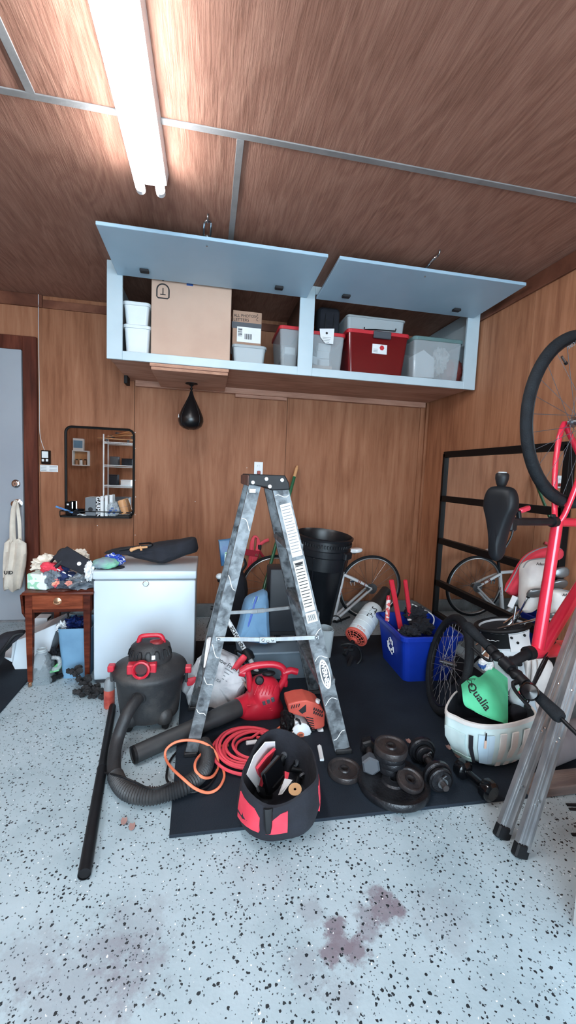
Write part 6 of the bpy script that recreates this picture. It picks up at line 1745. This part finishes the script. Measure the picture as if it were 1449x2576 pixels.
# things in the bin
def redtool(label, pts, w, Y0, Y1):
    (ax_, ay_), (bx_, by_) = pts
    p0, p1 = A(ax_, ay_, Y0), A(bx_, by_, Y1)
    t = thing('red_handled_shears', label, 'garden tool', p1, 0, 'red handled tools in the blue bin')
    MB().bar(p0, p1, w, .022, (1, 0, 0), .006).build('handle', M_red, t)
    e = (p1-p0).normalized()
    MB().lathe([(.006, 0), (.02, 0), (.02, .012), (.006, .012)], 12, axis_frame(p1, e)).build('ferrule', M_paper, t)
    MB().tube([p1, p1+e*max(.05, (p1.z-.05)*.8)], .007, 8).build('shank', M_red, t)
redtool('left red handled tool standing in the blue bin', ((984, 1458), (1008, 1582)), .032, 2.5, 2.38)
redtool('right red handled tool standing in the blue bin', ((1019, 1458), (1032, 1556)), .027, 2.52, 2.46)
t = thing('spray_paint_can', 'small red and white can standing behind the red handles in the bin', 'can', A(977, 1510, 2.45))
p0 = A(977, 1508, 2.45)
hcan = p0.z+.006-MZ-.1
MB().lathe([(0, -.14), (.014, -.14), (.014, 0), (0, 0)], 14, T(*p0)).build('can_body', mat('can_red_white', S(214, 90, 90), .4, 0, S(230, 220, 216), 40, 2, .48, .52), t)
MB().lathe([(.013, 0), (.013, .018), (.008, .026), (0, .027)], 14, T(*p0)).build('can_cap', M_red, t)
for k, (px, py, rad, lb) in enumerate(((1060, 1575, (.07, .08, .05), 'dark bundle filling the right of the blue bin'), (1030, 1590, (.06, .06, .04), 'black hose coil in the blue bin'), (1045, 1545, (.08, .06, .05), 'dark cloth at the back of the blue bin'))):
    q = A(px, py, (2.36, 2.27, 2.48)[k])
    r, _ = heap('binned_bundle', lb, 'bundle', px, py, q.y, rad, M_blackcloth, 20+k, .4, 6)
pts = smooth_path([A(1036, 1520, 2.52), A(1062, 1532, 2.5), A(1085, 1545, 2.46), A(1092, 1560, 2.44), A(1085, 1580, 2.42)], 6)
MB().tube(pts, .004, 6).build('pale_wire', M_paper, label='pale wire hoop arching over the blue bin', cat='wire')
t = thing('brown_panel', 'brown plywood offcut standing behind the blue bin', 'board', (A(1066, 1450, 3.1).x, 3.1, MZ))
MB().bar(V3((A(1062, 1545, 3.0).x+.03, 3.05, MZ)), V3((A(1066, 1420, 3.3).x, 3.36, .62)), .12, .012, (1, 0, 0), .001).build('board', M_wall, t) if False else bpy.data.objects.remove(t)

# ================================================================== blower attachment with see-through housing
t = thing('blower_attachment', 'white tubular blower head with an orange grille beside the blue bin', 'garden tool', A(915, 1580, 2.6))
p0, p1 = A(897, 1600, 2.56), A(942, 1530, 2.72)
e = (p1-p0); L = e.length; e = e/L
fm = axis_frame(p0, e)
r0 = .072
cyl = MB().lathe([(r0*.98, 0), (r0, .01), (r0, L*.75), (r0*.95, L*.9), (r0*.8, L), (r0*.4, L*1.02), (0, L*1.02)], 30, fm).build('housing', mat('translucent_white', S(206, 214, 216), .4, 0, S(190, 200, 204), 8), t)
for k in range(4):
    MB().lathe([(r0*1.0, L*(.15+.16*k)-.003), (r0*1.03, L*(.15+.16*k)), (r0*1.0, L*(.15+.16*k)+.003)], 30, fm).build('rib_ring', bpy.data.materials['translucent_white'], cyl)
for k in range(4):
    MB().cbox(fm @ V3((r0*1.05*math.cos(2.0), r0*1.05*math.sin(2.0), L*(.1+.24*k))), (.018, .018, .02), .003).build('lug', bpy.data.materials['translucent_white'], cyl) if False else None
gr = MB().torus(r0*.98, .008, fm @ T(0, 0, -.005), 30, 8, .012).build('orange_ring', M_orange, t)
for k in range(12):
    a = 2*PI*k/12
    MB().tube([fm @ V3((.016*math.cos(a), .016*math.sin(a), -.04)), fm @ V3((r0*.6*math.cos(a), r0*.6*math.sin(a), -.03)), fm @ V3((r0*.98*math.cos(a), r0*.98*math.sin(a), -.008))], .0025, 6).build('grille_bar', M_orange, gr)
for r_, z_ in ((r0*.3, -.038), (r0*.5, -.034), (r0*.7, -.026), (r0*.86, -.017)):
    MB().torus(r_, .002, fm @ T(0, 0, z_), 28, 6).build('grille_ring', M_orange, gr)
MB().lathe([(0, -.01), (r0*.9, -.01)], 24, fm).build('dark_inside', mat('brown_dark', S(70, 44, 36), .7), gr)
MB().tube([fm @ V3((0, 0, -.05)), fm @ V3((0, 0, -.03))], .022, 14).build('orange_collar', M_orange, t)
sh1 = fm @ V3((0, 0, -.17)); 
MB().tube([fm @ V3((0, 0, -.05)), sh1], .014, 12).build('shaft', M_black, t)
q = fm @ V3((0, 0, -.12))
MB().cbox(q, (.07, .03, .02), .004).build('clamp', M_black, t)
MB().tube(smooth_path([q+V3((-.05, 0, .03)), q+V3((0, -.02, .045)), q+V3((.06, -.02, .02)), q+V3((.085, -.02, -.05)), q+V3((.05, -.02, -.1)), q+V3((0, -.02, -.105))], 6), .009, 10).build('loop_handle', M_black, t)
MB().tube([p1+e*.0, p1+e*.05, p1+e*.13, p1+e*.2], [.055, .05, .04, .036], 18).build('nozzle', mat('nozzle_black', S(34, 32, 32), .5), t)
tx = fm @ V3((0, 0, L*.55))
view = (EYE-tx).normalized(); view = (view-e*view.dot(e)).normalized()
side = e.cross(view)
tx = p0 + e*(L*.62)
conform(text('lettering', 'STIHL', .056, frame(tx+view*(r0+.01), -e, view.cross(-e)) , M_print, t, .66, bold=.0012), cyl, .0015)
conform(text('lettering', 'STIHL', .026, frame(fm @ V3((0, 0, .014))+view*(r0+.01), e.cross(view), e), mat('orange_print', S(214, 120, 96), .6), t, 1.0), cyl, .0015)
MB().bar(A(868, 1700, 2.4), A(885, 1650, 2.5), .02, .02, (1, 0, 0)).build('shaft_end', M_black, t)

# ================================================================== leaning floor mirror
MXP = 1.862
t = thing('floor_mirror', 'large black framed mirror with cross bars leaning on the right wall', 'mirror', (MXP, 2.55, .105))
ya, yb = AX(1110, 1300, MXP).y, AX(1418, 1300, MXP).y
z1_, z0_ = 1.405, .106
MB().box((MXP, yb, z0_), (MXP+.006, ya, z1_)).build('mirror_glass', M_mirror, t)
bw = .036
MB().box((MXP-.02, ya-.022, z0_), (MXP+.02, ya+.006, z1_+.012), .002).build('frame_upright', M_blackmetal, t)
MB().box((MXP-.02, yb-.02, z0_), (MXP+.02, yb+.02, z1_+.012), .002).build('frame_upright', M_blackmetal, t)
zs_ = [AX(1160, 1141, MXP).z, AX(1160, 1259, MXP).z, AX(1160, 1375, MXP).z, AX(1160, 1493, MXP).z]
for z in zs_:
    MB().box((MXP-.02, yb, z-bw/2-.006), (MXP+.02, ya, z+bw/2+.004), .002).build('frame_rail', M_blackmetal, t)
MB().box((MXP-.02, yb, z0_), (MXP+.02, ya, z0_+.03), .002).build('frame_rail', M_blackmetal, t)

# red machine reflected at the foot of the mirror: stands between bike wheel and bin
# ================================================================== golf bag
GY = 1.95
g0 = V3((1.50, 1.80, MZ+.01)); g1 = A(1268, 1580, 1.86)
g1 = V3((1.53, 1.93, .50))
t = thing('golf_bag', 'white and black golf bag with clubs leaning by the floor mirror', 'golf bag', g0)
g0 = A(1290, 1850, 1.86); g0.z = MZ+.01
g1 = A(1262, 1572, 1.90)
e = (g1-g0); L = e.length; e = e/L
view = (EYE-(g0+e*L*.8)).normalized(); view = (view-e*view.dot(e)).normalized(); sd_ = e.cross(view)
fm = frame(g0, sd_, -view)
M_gw = mat('golf_white', S(216, 222, 226), .5, 0, S(196, 204, 210), 5, bump=.4, bscale=20)
MB().lathe([(0, 0), (.1, 0), (.105, .01), (.095, L*.5), (.092, L*.92), (.098, L*.93), (.1, L), (.088, L+.004), (.084, L-.012), (0, L-.012)], 28, fm, sx=1.25).build('bag_tube', M_gw, t)
MB().torus(.1, .012, fm @ T(0, 0, L) @ Matrix.Diagonal((1.25, 1, 1, 1)), 30, 8).build('top_rim', M_black, t)
view = (EYE-(g0+e*L*.8)).normalized(); view = (view-e*view.dot(e)).normalized(); sd_ = e.cross(view)
def gp(u, v, off=0): 
    a = u/.11
    r_ = .105-.01*min(1, v/(L*.5))
    if v > L*.9: r_ = .1
    return g0+e*v + view*(math.cos(a)*(r_+off)) + sd_*(math.sin(a)*(r_*1.25+off))
MB().sheet([[gp(u, v, .005) for u in (-.1, -.06, -.02, .02)] for v in (L*.97, L*.9, L*.8)], .006).build('dark_patch', M_black, t)
MB().tube(smooth_path([gp(-.075+.008*i, L*.9+.004*math.sin(i*2.2), .009) for i in range(8)], 4), .0014, 5).build('patch_script', M_paper, t)
MB().sheet([[gp(u, v, .004) for u in (.02, .06, .1, .14)] for v in (L*.96, L*.88, L*.76)], .006).build('collar_patch', M_paper, t)
for u in (.03, .09, .055):
    MB().lathe([(0, 0), (.007, 0), (.006, .004), (0, .005)], 10, axis_frame(gp(u, L*(.93 if u != .055 else .86), .006), view)).build('stud', M_black, t)
MB().sheet([[gp(u, v, .006) for u in (-.12, -.1, -.085)] for v in (L*.8, L*.65, L*.5)], .005).build('tan_strap', mat('tan_strap', S(226, 170, 136), .6), t)
MB().sheet([[gp(u, v, .005) for u in (-.06, -.02)] for v in (L*.78, L*.4, L*.1)], .006).build('mint_panel', M_mint, t)
MB().sheet([[gp(u, v, .005) for u in (-.14, -.12)] for v in (L*.75, L*.4, L*.1)], .006).build('white_edge', M_paper, t)
MB().sheet([[gp(u, v, .004) for u in (-.118, -.09, -.065)] for v in (L*.5, L*.3, L*.05)], .006).build('black_panel', M_blackcloth, t)
MB().tube(smooth_path([gp(.0, L*.72, .01), gp(-.02, L*.62, .03), gp(.02, L*.5, .03), gp(.03, L*.66, .015)], 6), .006, 8).build('black_buckle_strap', M_black, t)
MB().puff(rrect(.06, .05, .01, 3), .02, frame(gp(.03, L*.66, .01), sd_, e), 3, .8).build('buckle', M_black, t)
for k, (dx_, dy_) in enumerate(((-.1, .05), (.1, .05))):
    MB().tube([g1+V3((0, 0, -.06)), V3((g0.x+dx_*2.0, g0.y+.28, MZ+.01))], .008, 8).build('stand_leg', M_black, t)
MB().lathe([(0, L-.008), (.086, L-.008), (.086, L-.006), (0, L-.005)], 24, fm, sx=1.25).build('dark_mouth', M_blackcloth, t)
# clubs, each a thing of its own in the bag
rimc = g1
def club(label, px, py, Y, kind):
    head = A(px, py, Y); i = club.n; club.n += 1
    r_ = rimc + V3((.05*math.cos(i*1.3), .05*math.sin(i*1.3), -.04))
    root = thing('golf_club', label, 'golf club', r_, 0, 'clubs in the golf bag')
    ed = (head-r_).normalized()
    MB().tube([r_-ed*.15, head], .0055, 8).build('shaft', M_chrome, root)
    if kind == 'iron':
        o = [(-.012, -.02), (.02, -.03), (.055, -.02), (.062, .01), (.04, .028), (0, .022), (-.014, .005)]
        MB().puff([(p.x, p.y) for p in smooth_path([(x, y, 0) for x, y in o], 2, True)], .02, frame(head, (.8, -.2, .1), ed), 4, .75).build('iron_head', mat('iron_head', S(120, 124, 126), .35, .7) if 'iron_head' not in bpy.data.materials else bpy.data.materials['iron_head'], root)
        MB().tube([head-ed*.03, head+ed*.006], .009, 10).build('hosel', M_black, root)
    return root, head, ed
club.n = 0
# white head covers
def cover(label, pts, Y, m=M_whitecloth, th_=.1, brand=None):
    root = thing('head_cover', label, 'head cover', A(*pts[0], Y), 0, 'covers on the golf clubs')
    puffpx(pts, Y, th_, 'cover_body', m, root, .7, 3, .004)
    pp = smooth_path([A(x, y, Y-th_*.36) for x, y in pts[:6]], 4)
    MB().tube(pp, .003, 6).build('seam', M_grey, root)
    if brand: text('cover_text', brand[0], .02, frame(A(brand[1], brand[2], Y-th_*.5-.006), (1, 0, -.05), (0, 0, 1)), M_print, root, 1.0)
    return root
cover('upright grey white head cover with black script on the golf clubs', [(1316, 1428), (1328, 1412), (1352, 1406), (1385, 1406), (1382, 1430), (1352, 1440), (1346, 1462), (1342, 1500), (1336, 1535), (1312, 1535), (1316, 1470)], 1.80, M_whitecloth, .09, ('Adams', 1362, 1419))
cover('lower white head cover with black script beside the down tube', [(1384, 1520), (1382, 1490), (1396, 1482), (1425, 1486), (1449, 1498), (1462, 1510), (1440, 1520), (1412, 1526), (1395, 1545), (1382, 1560)], 1.66, M_whitecloth, .08, ('Adams', 1428, 1497))
root = cover('red towel draped over a club behind the bike tube', [(1271, 1488), (1292, 1450), (1316, 1408), (1340, 1388), (1375, 1376), (1410, 1380), (1412, 1400), (1380, 1408), (1330, 1414), (1318, 1440), (1312, 1498)], 1.88, M_redcloth, .07)
root['category'] = 'towel'; root.name = 'red_towel'; root['group'] = ''; del root['group']
for (px, py, Y, lb) in ((1334, 1492, 1.74, 'iron club with a rounded grey head left of the bike top tube'), (1395, 1470, 1.78, 'iron club head peeking right of the bike top tube'), (1388, 1548, 1.62, 'lowest iron club head beside the bike down tube'), (1400, 1440, 1.82, 'topmost iron club head behind the bike top tube'), (1300, 1510, 1.84, 'short iron club just above the bag rim')):
    club(lb, px, py, Y, 'iron')
q = A(1292, 1505, 1.80)
MB().bar(A(1283, 1528, 1.8), A(1296, 1500, 1.8), .03, .006, (1, 0, .3), .001).build('club_tag', M_paper, label='white card tag tied among the golf clubs', cat='tag')

# ================================================================== white gear bag in front of the golf bag
t = thing('gear_bag', 'white and mint round gear bag with black rim in front of the golf bag', 'bag', AZ(1235, 1915, MZ))
top = [(1145, 1748), (1122, 1790), (1148, 1808), (1180, 1822), (1225, 1830), (1280, 1826), (1330, 1812), (1346, 1800), (1320, 1770), (1270, 1752), (1220, 1740), (1175, 1738)]
Zr = .215
rp_ = [AZ(x, y, Zr) for x, y in top]
rp_ = smooth_path(rp_, 4, True)
cc2 = sum(rp_, V3())/len(rp_)
bt3 = AZ(1235, 1900, MZ); 
def gb(s, z, dx=0, dy=0, nz=0):
    out = []
    for p in rp_:
        q = V3((cc2.x+(p.x-cc2.x)*s+dx, cc2.y+(p.y-cc2.y)*s+dy, z))
        q += noise.noise_vector(q*12)*nz
        out.append(q)
    return out
body = MB().loft([gb(.42, MZ+.001, .03, -.02), gb(.62, MZ+.01, .028, -.015), gb(.84, .055, .02, -.008, .004), gb(.98, .1, .012, 0, .006), gb(1.03, .14, .006, 0, .006), gb(1.02, Zr-.012), gb(1.0, Zr)], False).build('bag_body', M_mint, t)
MB().loft([gb(1.0, Zr-.002), gb(1.035, Zr-.006), gb(1.035, Zr+.01), gb(.985, Zr+.012), gb(.975, Zr-.004)], False).build('rim_band', M_whitecloth, t)
MB().loft([gb(.978, Zr+.008), gb(.96, Zr-.03), gb(.9, .09), gb(.05, .05)], False).build('dark_lining', M_blackcloth, t)
def gpanel(i0, i1, z0, z1, s, name, m, n=6):
    g = []
    N_ = len(rp_)
    for f in (0, .3, .6, 1):
        z = z0+(z1-z0)*f
        k = .9+.14*min(1, max(0, (z-MZ)/.13))*1.0
        k = .74+.3*min(1, max(0, (z-MZ-.02)/.1))
        row = []
        for j in range(n+1):
            p = rp_[int(round(i0+(i1-i0)*j/n)) % N_]
            row.append(V3((cc2.x+(p.x-cc2.x)*(k+s)+.012, cc2.y+(p.y-cc2.y)*(k+s), z)))
        g.append(row)
    return MB().sheet(g, .006).build(name, m, t)
gpanel(5, 11, .055, .17, .035, 'front_pocket', M_mint)
gpanel(4, 12, .04, .06, .05, 'pocket_hem', mat('mint_hem', S(176, 208, 200), .7))
gpanel(12, 13, .04, .175, .05, 'black_stripe', M_blackcloth, 2)
gpanel(14, 17, .045, .185, .035, 'middle_pocket', mat('pale_blue_fabric', S(190, 216, 232), .6, bump=.5, bscale=18))
for i in (18, 20, 22, 24):
    gpanel(i, i+1, .03, .19, .03, 'pleat', M_whitecloth, 2)
p = rp_[16]
q = V3((cc2.x+(p.x-cc2.x)*1.12, cc2.y+(p.y-cc2.y)*1.12, .17))
MB().tube([q+V3((0, 0, .03)), q], .003, 6).build('zip_cord', M_black, t)
MB().bar(q, q-V3((0, 0, .035)), .01, .004, (1, 0, 0), .001).build('zip_pull', mat('zip_tan', S(226, 196, 180), .6), t)
# green cloth with black lettering draped over the rim
t = thing('green_cloth_bag', 'bright green cloth bag with black lettering draped over the white gear bag', 'bag', AZ(1215, 1790, .2))
def gz(px, py, Y): return A(px, py, Y)
grid_px = [[(1160, 1722, 1.66), (1190, 1700, 1.66), (1205, 1704, 1.66), (1222, 1690, 1.70), (1240, 1679, 1.72), (1277, 1706, 1.70)],
           [(1163, 1745, 1.60), (1188, 1735, 1.585), (1208, 1730, 1.575), (1226, 1722, 1.585), (1250, 1730, 1.60), (1278, 1745, 1.62)],
           [(1166, 1768, 1.57), (1190, 1772, 1.545), (1212, 1768, 1.53), (1232, 1760, 1.53), (1256, 1764, 1.54), (1278, 1778, 1.56)],
           [(1174, 1778, 1.55), (1200, 1790, 1.52), (1220, 1797, 1.50), (1240, 1800, 1.49), (1262, 1805, 1.49), (1278, 1812, 1.50)],
           [(1180, 1780, 1.545), (1205, 1794, 1.51), (1228, 1804, 1.485), (1248, 1812, 1.475), (1266, 1818, 1.47), (1276, 1826, 1.47)]]
gg = [[gz(*p) for p in r] for r in grid_px]
def upsample(g, n=4):
    rows = [smooth_path(r, n) for r in g]
    cols = [smooth_path([r[j] for r in rows], n) for j in range(len(rows[0]))]
    return [[cols[j][i] for j in range(len(cols))] for i in range(len(cols[0]))]
clo = MB().sheet(upsample(gg), .003).build('cloth', M_green, t)
cp_ = A(1204, 1752, 1.56); ev2 = (A(1222, 1776, 1.515)-A(1186, 1728, 1.575)).normalized(); nv = (EYE-cp_).normalized()
yv = nv.cross(ev2)
conform(text('lettering', 'Qualia', .046, frame(cp_+nv*.016, ev2, yv), M_print, t, 1.0, bold=.0008), clo, .002)
lg = frame(A(1187, 1714, 1.60)+nv*.02, ev2, yv)
MB().tube([lg @ V3(p) for p in ((-.018, -.014, 0), (.018, -.014, 0), (0, .018, 0))], .003, 6, closed=True).tube([lg @ V3((-.018, -.014, 0)), lg @ V3((-.002, .0, 0)), lg @ V3((.018, -.014, 0))], .002, 6).build('triangle_mark', M_print, t)
conform(t.children[-1], clo, .002)
# stuff in the gear bag
t = thing('white_bottle_bag', 'white plastic pouch with a green and red badge in the gear bag', 'pouch', A(1310, 1770, 1.60))
puffpx([(1284, 1760), (1296, 1738), (1316, 1722), (1330, 1726), (1334, 1750), (1342, 1790), (1330, 1800), (1306, 1788), (1290, 1775)], 1.62, .09, 'pouch_body', mat('pale_pouch', S(200, 214, 222), .5, 0, S(170, 188, 200), 8, bump=.6, bscale=16), t, .6, 2, .006)
q = A(1314, 1744, 1.56)
fm = axis_frame(q, (-.35, -1, .15))
MB().lathe([(0, 0), (.022, 0), (.022, .003), (0, .004)], 24, fm, sy=1.35).build('green_badge', mat('badge_green', S(98, 208, 150), .4), t)
MB().box((-.018, -.002, .004), (-.002, .012, .006), 0, fm).build('red_mark', M_red, t)
MB().box((-.018, -.018, .004), (-.002, -.003, .006), 0, fm).build('peach_mark', M_pinkcloth, t)
t = thing('fluffy_toy', 'white fluffy pompom between the golf bag and the green cloth', 'pompom', A(1222, 1672, 1.72))
for k in range(7):
    q = A(1222+10*math.cos(k*.9), 1670+9*math.sin(k*.9), 1.72)
    MB().blob(q, (.018, .018, .018), k, .3, 8, 3).build('tuft', M_paper if k != 3 else M_tape, t)
t = thing('black_insert', 'black folded divider inside the gear bag', 'divider', A(1300, 1805, 1.56))
puffpx([(1278, 1790), (1300, 1775), (1330, 1785), (1338, 1806), (1310, 1818), (1280, 1822)], 1.575, .05, 'divider_body', M_blackcloth, t, .7, 2, .004)
t = thing('white_duffel', 'white pleated bag behind the gear bag below the red bike', 'bag', A(1345, 1780, 1.75))
puffpx([(1318, 1640), (1345, 1646), (1376, 1660), (1380, 1700), (1372, 1760), (1350, 1800), (1320, 1800), (1312, 1720), (1310, 1660)], 1.80, .12, 'bag_body', M_whitecloth, t, .7, 6, .012)
for dx in (0, 14, 28):
    MB().tube([A(1328+dx, 1660, 1.738), A(1324+dx, 1720, 1.735), A(1320+dx, 1770, 1.745)], .005, 6).build('pleat', M_whitecloth, t)
MB().box((1.585, 1.70, MZ+.0005), (1.70, 1.86, .12), .02, seg=2).build('bag_base', M_whitecloth, t)

# ================================================================== folded ladder leaning at the right
u = V3((.50, .20, 1.0)).normalized(); wv = V3((.37, -.93, 0)).normalized()
t = thing('folded_stepladder', 'clean aluminium stepladder folded and leaning toward the right wall', 'ladder', (1.02, 1.12, 0))
fa, fb = AZ(1264, 2112, 0), AZ(1310, 2160, 0)
def rail_dir(f, px, py, Y): 
    return (A(px, py, Y)-f)
da = rail_dir(fa, 1452, 1592, 1.29); db = rail_dir(fb, 1452, 1695, 1.185)
La = 1.55
ua, ub = da.normalized(), db.normalized()
outn = V3((-.25, -1, .0)).normalized()
for f, uu, nm, w_ in ((fa, ua, 'rear_rail', .05), (fb, ub, 'front_rail', .044)):
    top_ = f+uu*La
    if top_.x > XR-.03: top_ = f+uu*((XR-.03-f.x)/uu.x)
    sidev = V3((1, 0, 0)); sidev = (sidev-uu*sidev.dot(uu)).normalized()
    bk_ = -(outn-uu*outn.dot(uu)).normalized()
    o_ = f+uu*.02+V3((0, 0, .008))
    r = MB().channel(o_, top_, w_, .018, .003, sidev, bk_).build(nm, M_alu, t)
    MB().bar(o_-bk_*.003+sidev*(w_*.5-.006), top_-bk_*.003+sidev*(w_*.5-.006), .010, .006, sidev).build('edge_flange', M_alu, r)
    for g_ in (-.008, .002):
        MB().bar(o_-bk_*.001+sidev*(g_*1.0-.006), top_-bk_*.001+sidev*(g_-.006), .003, .003, sidev).build('rib_line', M_alu, r)
    fm = frame(f+uu*.016+V3((0, 0, .006)), sidev, uu)
    MB().box((-w_/2-.003, -.022, -.022), (w_/2+.003, .022, .006), .005, fm if (fm.to_3x3() @ V3((0, 0, 1))).dot(bk_) < 0 else frame(f+uu*.016+V3((0, 0, .006)), -sidev, uu)).build('foot', M_black, r)
    for s_ in (.17, .185, .38, .395, .56):
        if s_ < (top_-f).length:
            MB().lathe([(.005, 0), (.004, .003), (0, .004)], 10, axis_frame(f+uu*s_-bk_*.002+sidev*(.004*(1 if int(s_*1000) % 2 else -1)), -bk_)).build('rivet', M_chrome, r)
for s_ in (.72, .98):
    p0 = fb+ub*s_; 
    MB().bar(p0+V3((.02, .02, 0)), p0+wv*.33+V3((.02, .02, 0)), .07, .02, (.9, .4, 0), .003).build('step', M_alu, t)

# timbers and clutter behind it
M_oldwood = mat('weathered_timber', S(124, 110, 104), .8, 0, S(96, 86, 84), 9, stretch=(.3, 3, 3), bump=.4)
q0, q1 = AZ(1335, 2002, 0), AZ(1449, 1992, 0)
MB().box((q0.x-.02, q0.y-.02, .0005), (XR-.05, q0.y+.07, .04), .004).build('timber', M_oldwood, label='weathered board on the floor behind the folded ladder', cat='board')
MB().box((1.33, 1.43, .041), (XR-.05, 1.50, .2), .004).build('timber', M_oldwood, label='upright plank resting behind the weathered board', cat='board') if False else None
t = thing('grey_roll', 'dusty grey roll lying at the right edge behind the folded ladder', 'roll', AZ(1420, 1940, 0))
p0, p1 = V3((1.42, 1.46, .072)), V3((1.80, 1.56, .072))
MB().tube([p0, p0+(p1-p0)*.02, p1-(p1-p0)*.02, p1], [.064, .07, .07, .064], 26).build('roll_body', mat('dusty_grey', S(120, 118, 122), .85, 0, S(98, 94, 98), 6), t)
MB().lathe([(0, -.001), (.03, -.001), (.03, .004), (0, .004)], 16, axis_frame(p0, p0-p1)).build('roll_core', M_darkgrey, t)
t = thing('white_bin', 'white plastic bin edge at the lower right corner', 'bin', (1.25, .86, 0))
qa = AZ(1438, 2325, .001)
MB().box((qa.x, .35, .001), (qa.x+.35, qa.y, .40), .006, seg=2).build('bin_body', M_whiteplastic, t)
MB().box((qa.x-.002, .345, .40), (qa.x+.355, qa.y+.002, .43), .006).build('bin_lid', M_whiteplastic, t)
for k in range(3):
    p = AZ((1425, 1432, 1438)[k], (2025, 2036, 2100)[k], .001)
    MB().tube([p, p+V3((.05, -.012, .004)), p+V3((.1, -.02, .0))], .006, 6).build('bungee_hook', M_black, label=('black bungee end nearest the weathered board', 'second black bungee end on the floor at the right edge', 'lowest black bungee end on the floor at the right edge')[k], cat='bungee')

# ================================================================== behind the camera, seen in the wall mirror
t = thing('wire_rack', 'white wire shelving unit seen in the wall mirror', 'shelving', (-1.72, -2.0, 0))
wx0, wx1, wy0, wy1 = -2.02, -1.42, -2.24, -1.85
for x in (wx0, wx1):
    for y in (wy0, wy1):
        MB().tube([(x, y, 0), (x, y, 1.85)], .013, 8).build('post', M_whiteplastic, t)
for z in (.35, .85, 1.25, 1.7):
    mb = MB()
    for y in (wy0, wy1): mb.tube([(wx0, y, z), (wx1, y, z)], .008, 6).tube([(wx0, y, z-.03), (wx1, y, z-.03)], .005, 6)
    for x in (wx0, wx1): mb.tube([(x, wy0, z), (x, wy1, z)], .008, 6)
    for k in range(1, 12): mb.tube([(wx0+(wx1-wx0)*k/12, wy0, z+.004), (wx0+(wx1-wx0)*k/12, wy1, z+.004)], .003, 5)
    mb.build('shelf', M_whiteplastic, t)
for k in range(3):
    t = thing('skateboard', ('longest wooden board on top of the wire rack', 'middle wooden board on top of the wire rack', 'shortest wooden board on top of the wire rack')[k], 'skateboard', (-1.75+.1*k, -2.05, 1.72), 0, 'boards on the wire rack')
    L_ = .75-.08*k
    MB().prism([(p[0], p[1]) for p in rrect(L_, .19, .09, 5)], .012, W[t] @ T(-.05, 0, .05+.07*k) @ RZ(.25*k-.2) @ RY(-.12*k)).build('deck', M_wood, t)
    for s in (-.2, .2):
        MB().lathe([(0, -.09), (.025, -.09), (.025, .09), (0, .09)], 12, W[t] @ T(-.05, 0, .03+.07*k) @ RZ(.25*k-.2) @ T(s, 0, 0) @ RX(PI/2)).build('wheel_pair', M_darkgrey, t)
for k, (x, z, sz_, m, lb) in enumerate(((-1.85, 1.256, (.16, .2, .16), M_darkgrey, 'grey bin on the upper wire shelf'), (-1.6, 1.256, (.2, .22, .13), M_blackcloth, 'black bag on the upper wire shelf'), (-1.86, .856, (.16, .2, .2), M_blackcloth, 'black pack on the middle wire shelf'), (-1.62, .856, (.2, .2, .1), M_paper, 'white box on the middle wire shelf'), (-1.75, .356, (.4, .25, .25), M_darkgrey, 'large grey tote on the lowest wire shelf'))):
    t = thing('stored_box', lb, 'box', (x, -2.05, z), 0, 'things stored on the wire rack')
    MB().box((x-sz_[0]/2, -2.05-sz_[1]/2, z+.0005), (x+sz_[0]/2, -2.05+sz_[1]/2, z+sz_[2]), .01, seg=2).build('body', m, t)
    MB().box((x-sz_[0]/2-.004, -2.05-sz_[1]/2-.004, z+sz_[2]), (x+sz_[0]/2+.004, -2.05+sz_[1]/2+.004, z+sz_[2]+.012), .003).build('lid', m, t)
t = thing('cube_shelf', 'small white cube shelf with jars on the far wall', 'shelf', (-2.55, -2.2, 1.25))
x0_, x1_, z0_, z1_ = -2.68, -2.38, 1.22, 1.52
MB().box((x0_, YF, z0_), (x1_, YF+.14, z0_+.015)).box((x0_, YF, z1_-.015), (x1_, YF+.14, z1_)).box((x0_, YF, z0_+.015), (x0_+.015, YF+.14, z1_-.015)).box((x1_-.015, YF, z0_+.015), (x1_, YF+.14, z1_-.015)).build('frame', M_whiteplastic, t)
MB().box((x0_+.015, YF+.0005, z0_+.015), (x1_-.015, YF+.006, z1_-.015)).build('back', M_wood, t)
for k in range(3):
    t = thing('jar', ('left amber jar in the cube shelf', 'middle white jar in the cube shelf', 'right amber jar in the cube shelf')[k], 'jar', (x0_+.07+.08*k, YF+.08, z0_+.0155), 0, 'jars in the cube shelf')
    MB().lathe([(0, 0), (.03, 0), (.03, .09), (.022, .1)], 16, W[t]).build('glass', M_brass if k != 1 else M_whiteplastic, t)
    MB().lathe([(.025, .1), (.025, .115), (0, .115)], 16, W[t]).build('lid', M_black, t)
t = thing('boxed_set', 'white box standing on top of the cube shelf', 'box', (x0_+.08, YF+.07, z1_))
MB().box((x0_+.01, YF+.01, z1_+.0005), (x0_+.2, YF+.12, z1_+.24), .003).build('carton', M_whiteplastic, t)
MB().box((x0_+.02, YF+.12, z1_+.05), (x0_+.19, YF+.121, z1_+.2)).build('printed_face', M_bluegrey, t)
bpy.context.view_layer.update()
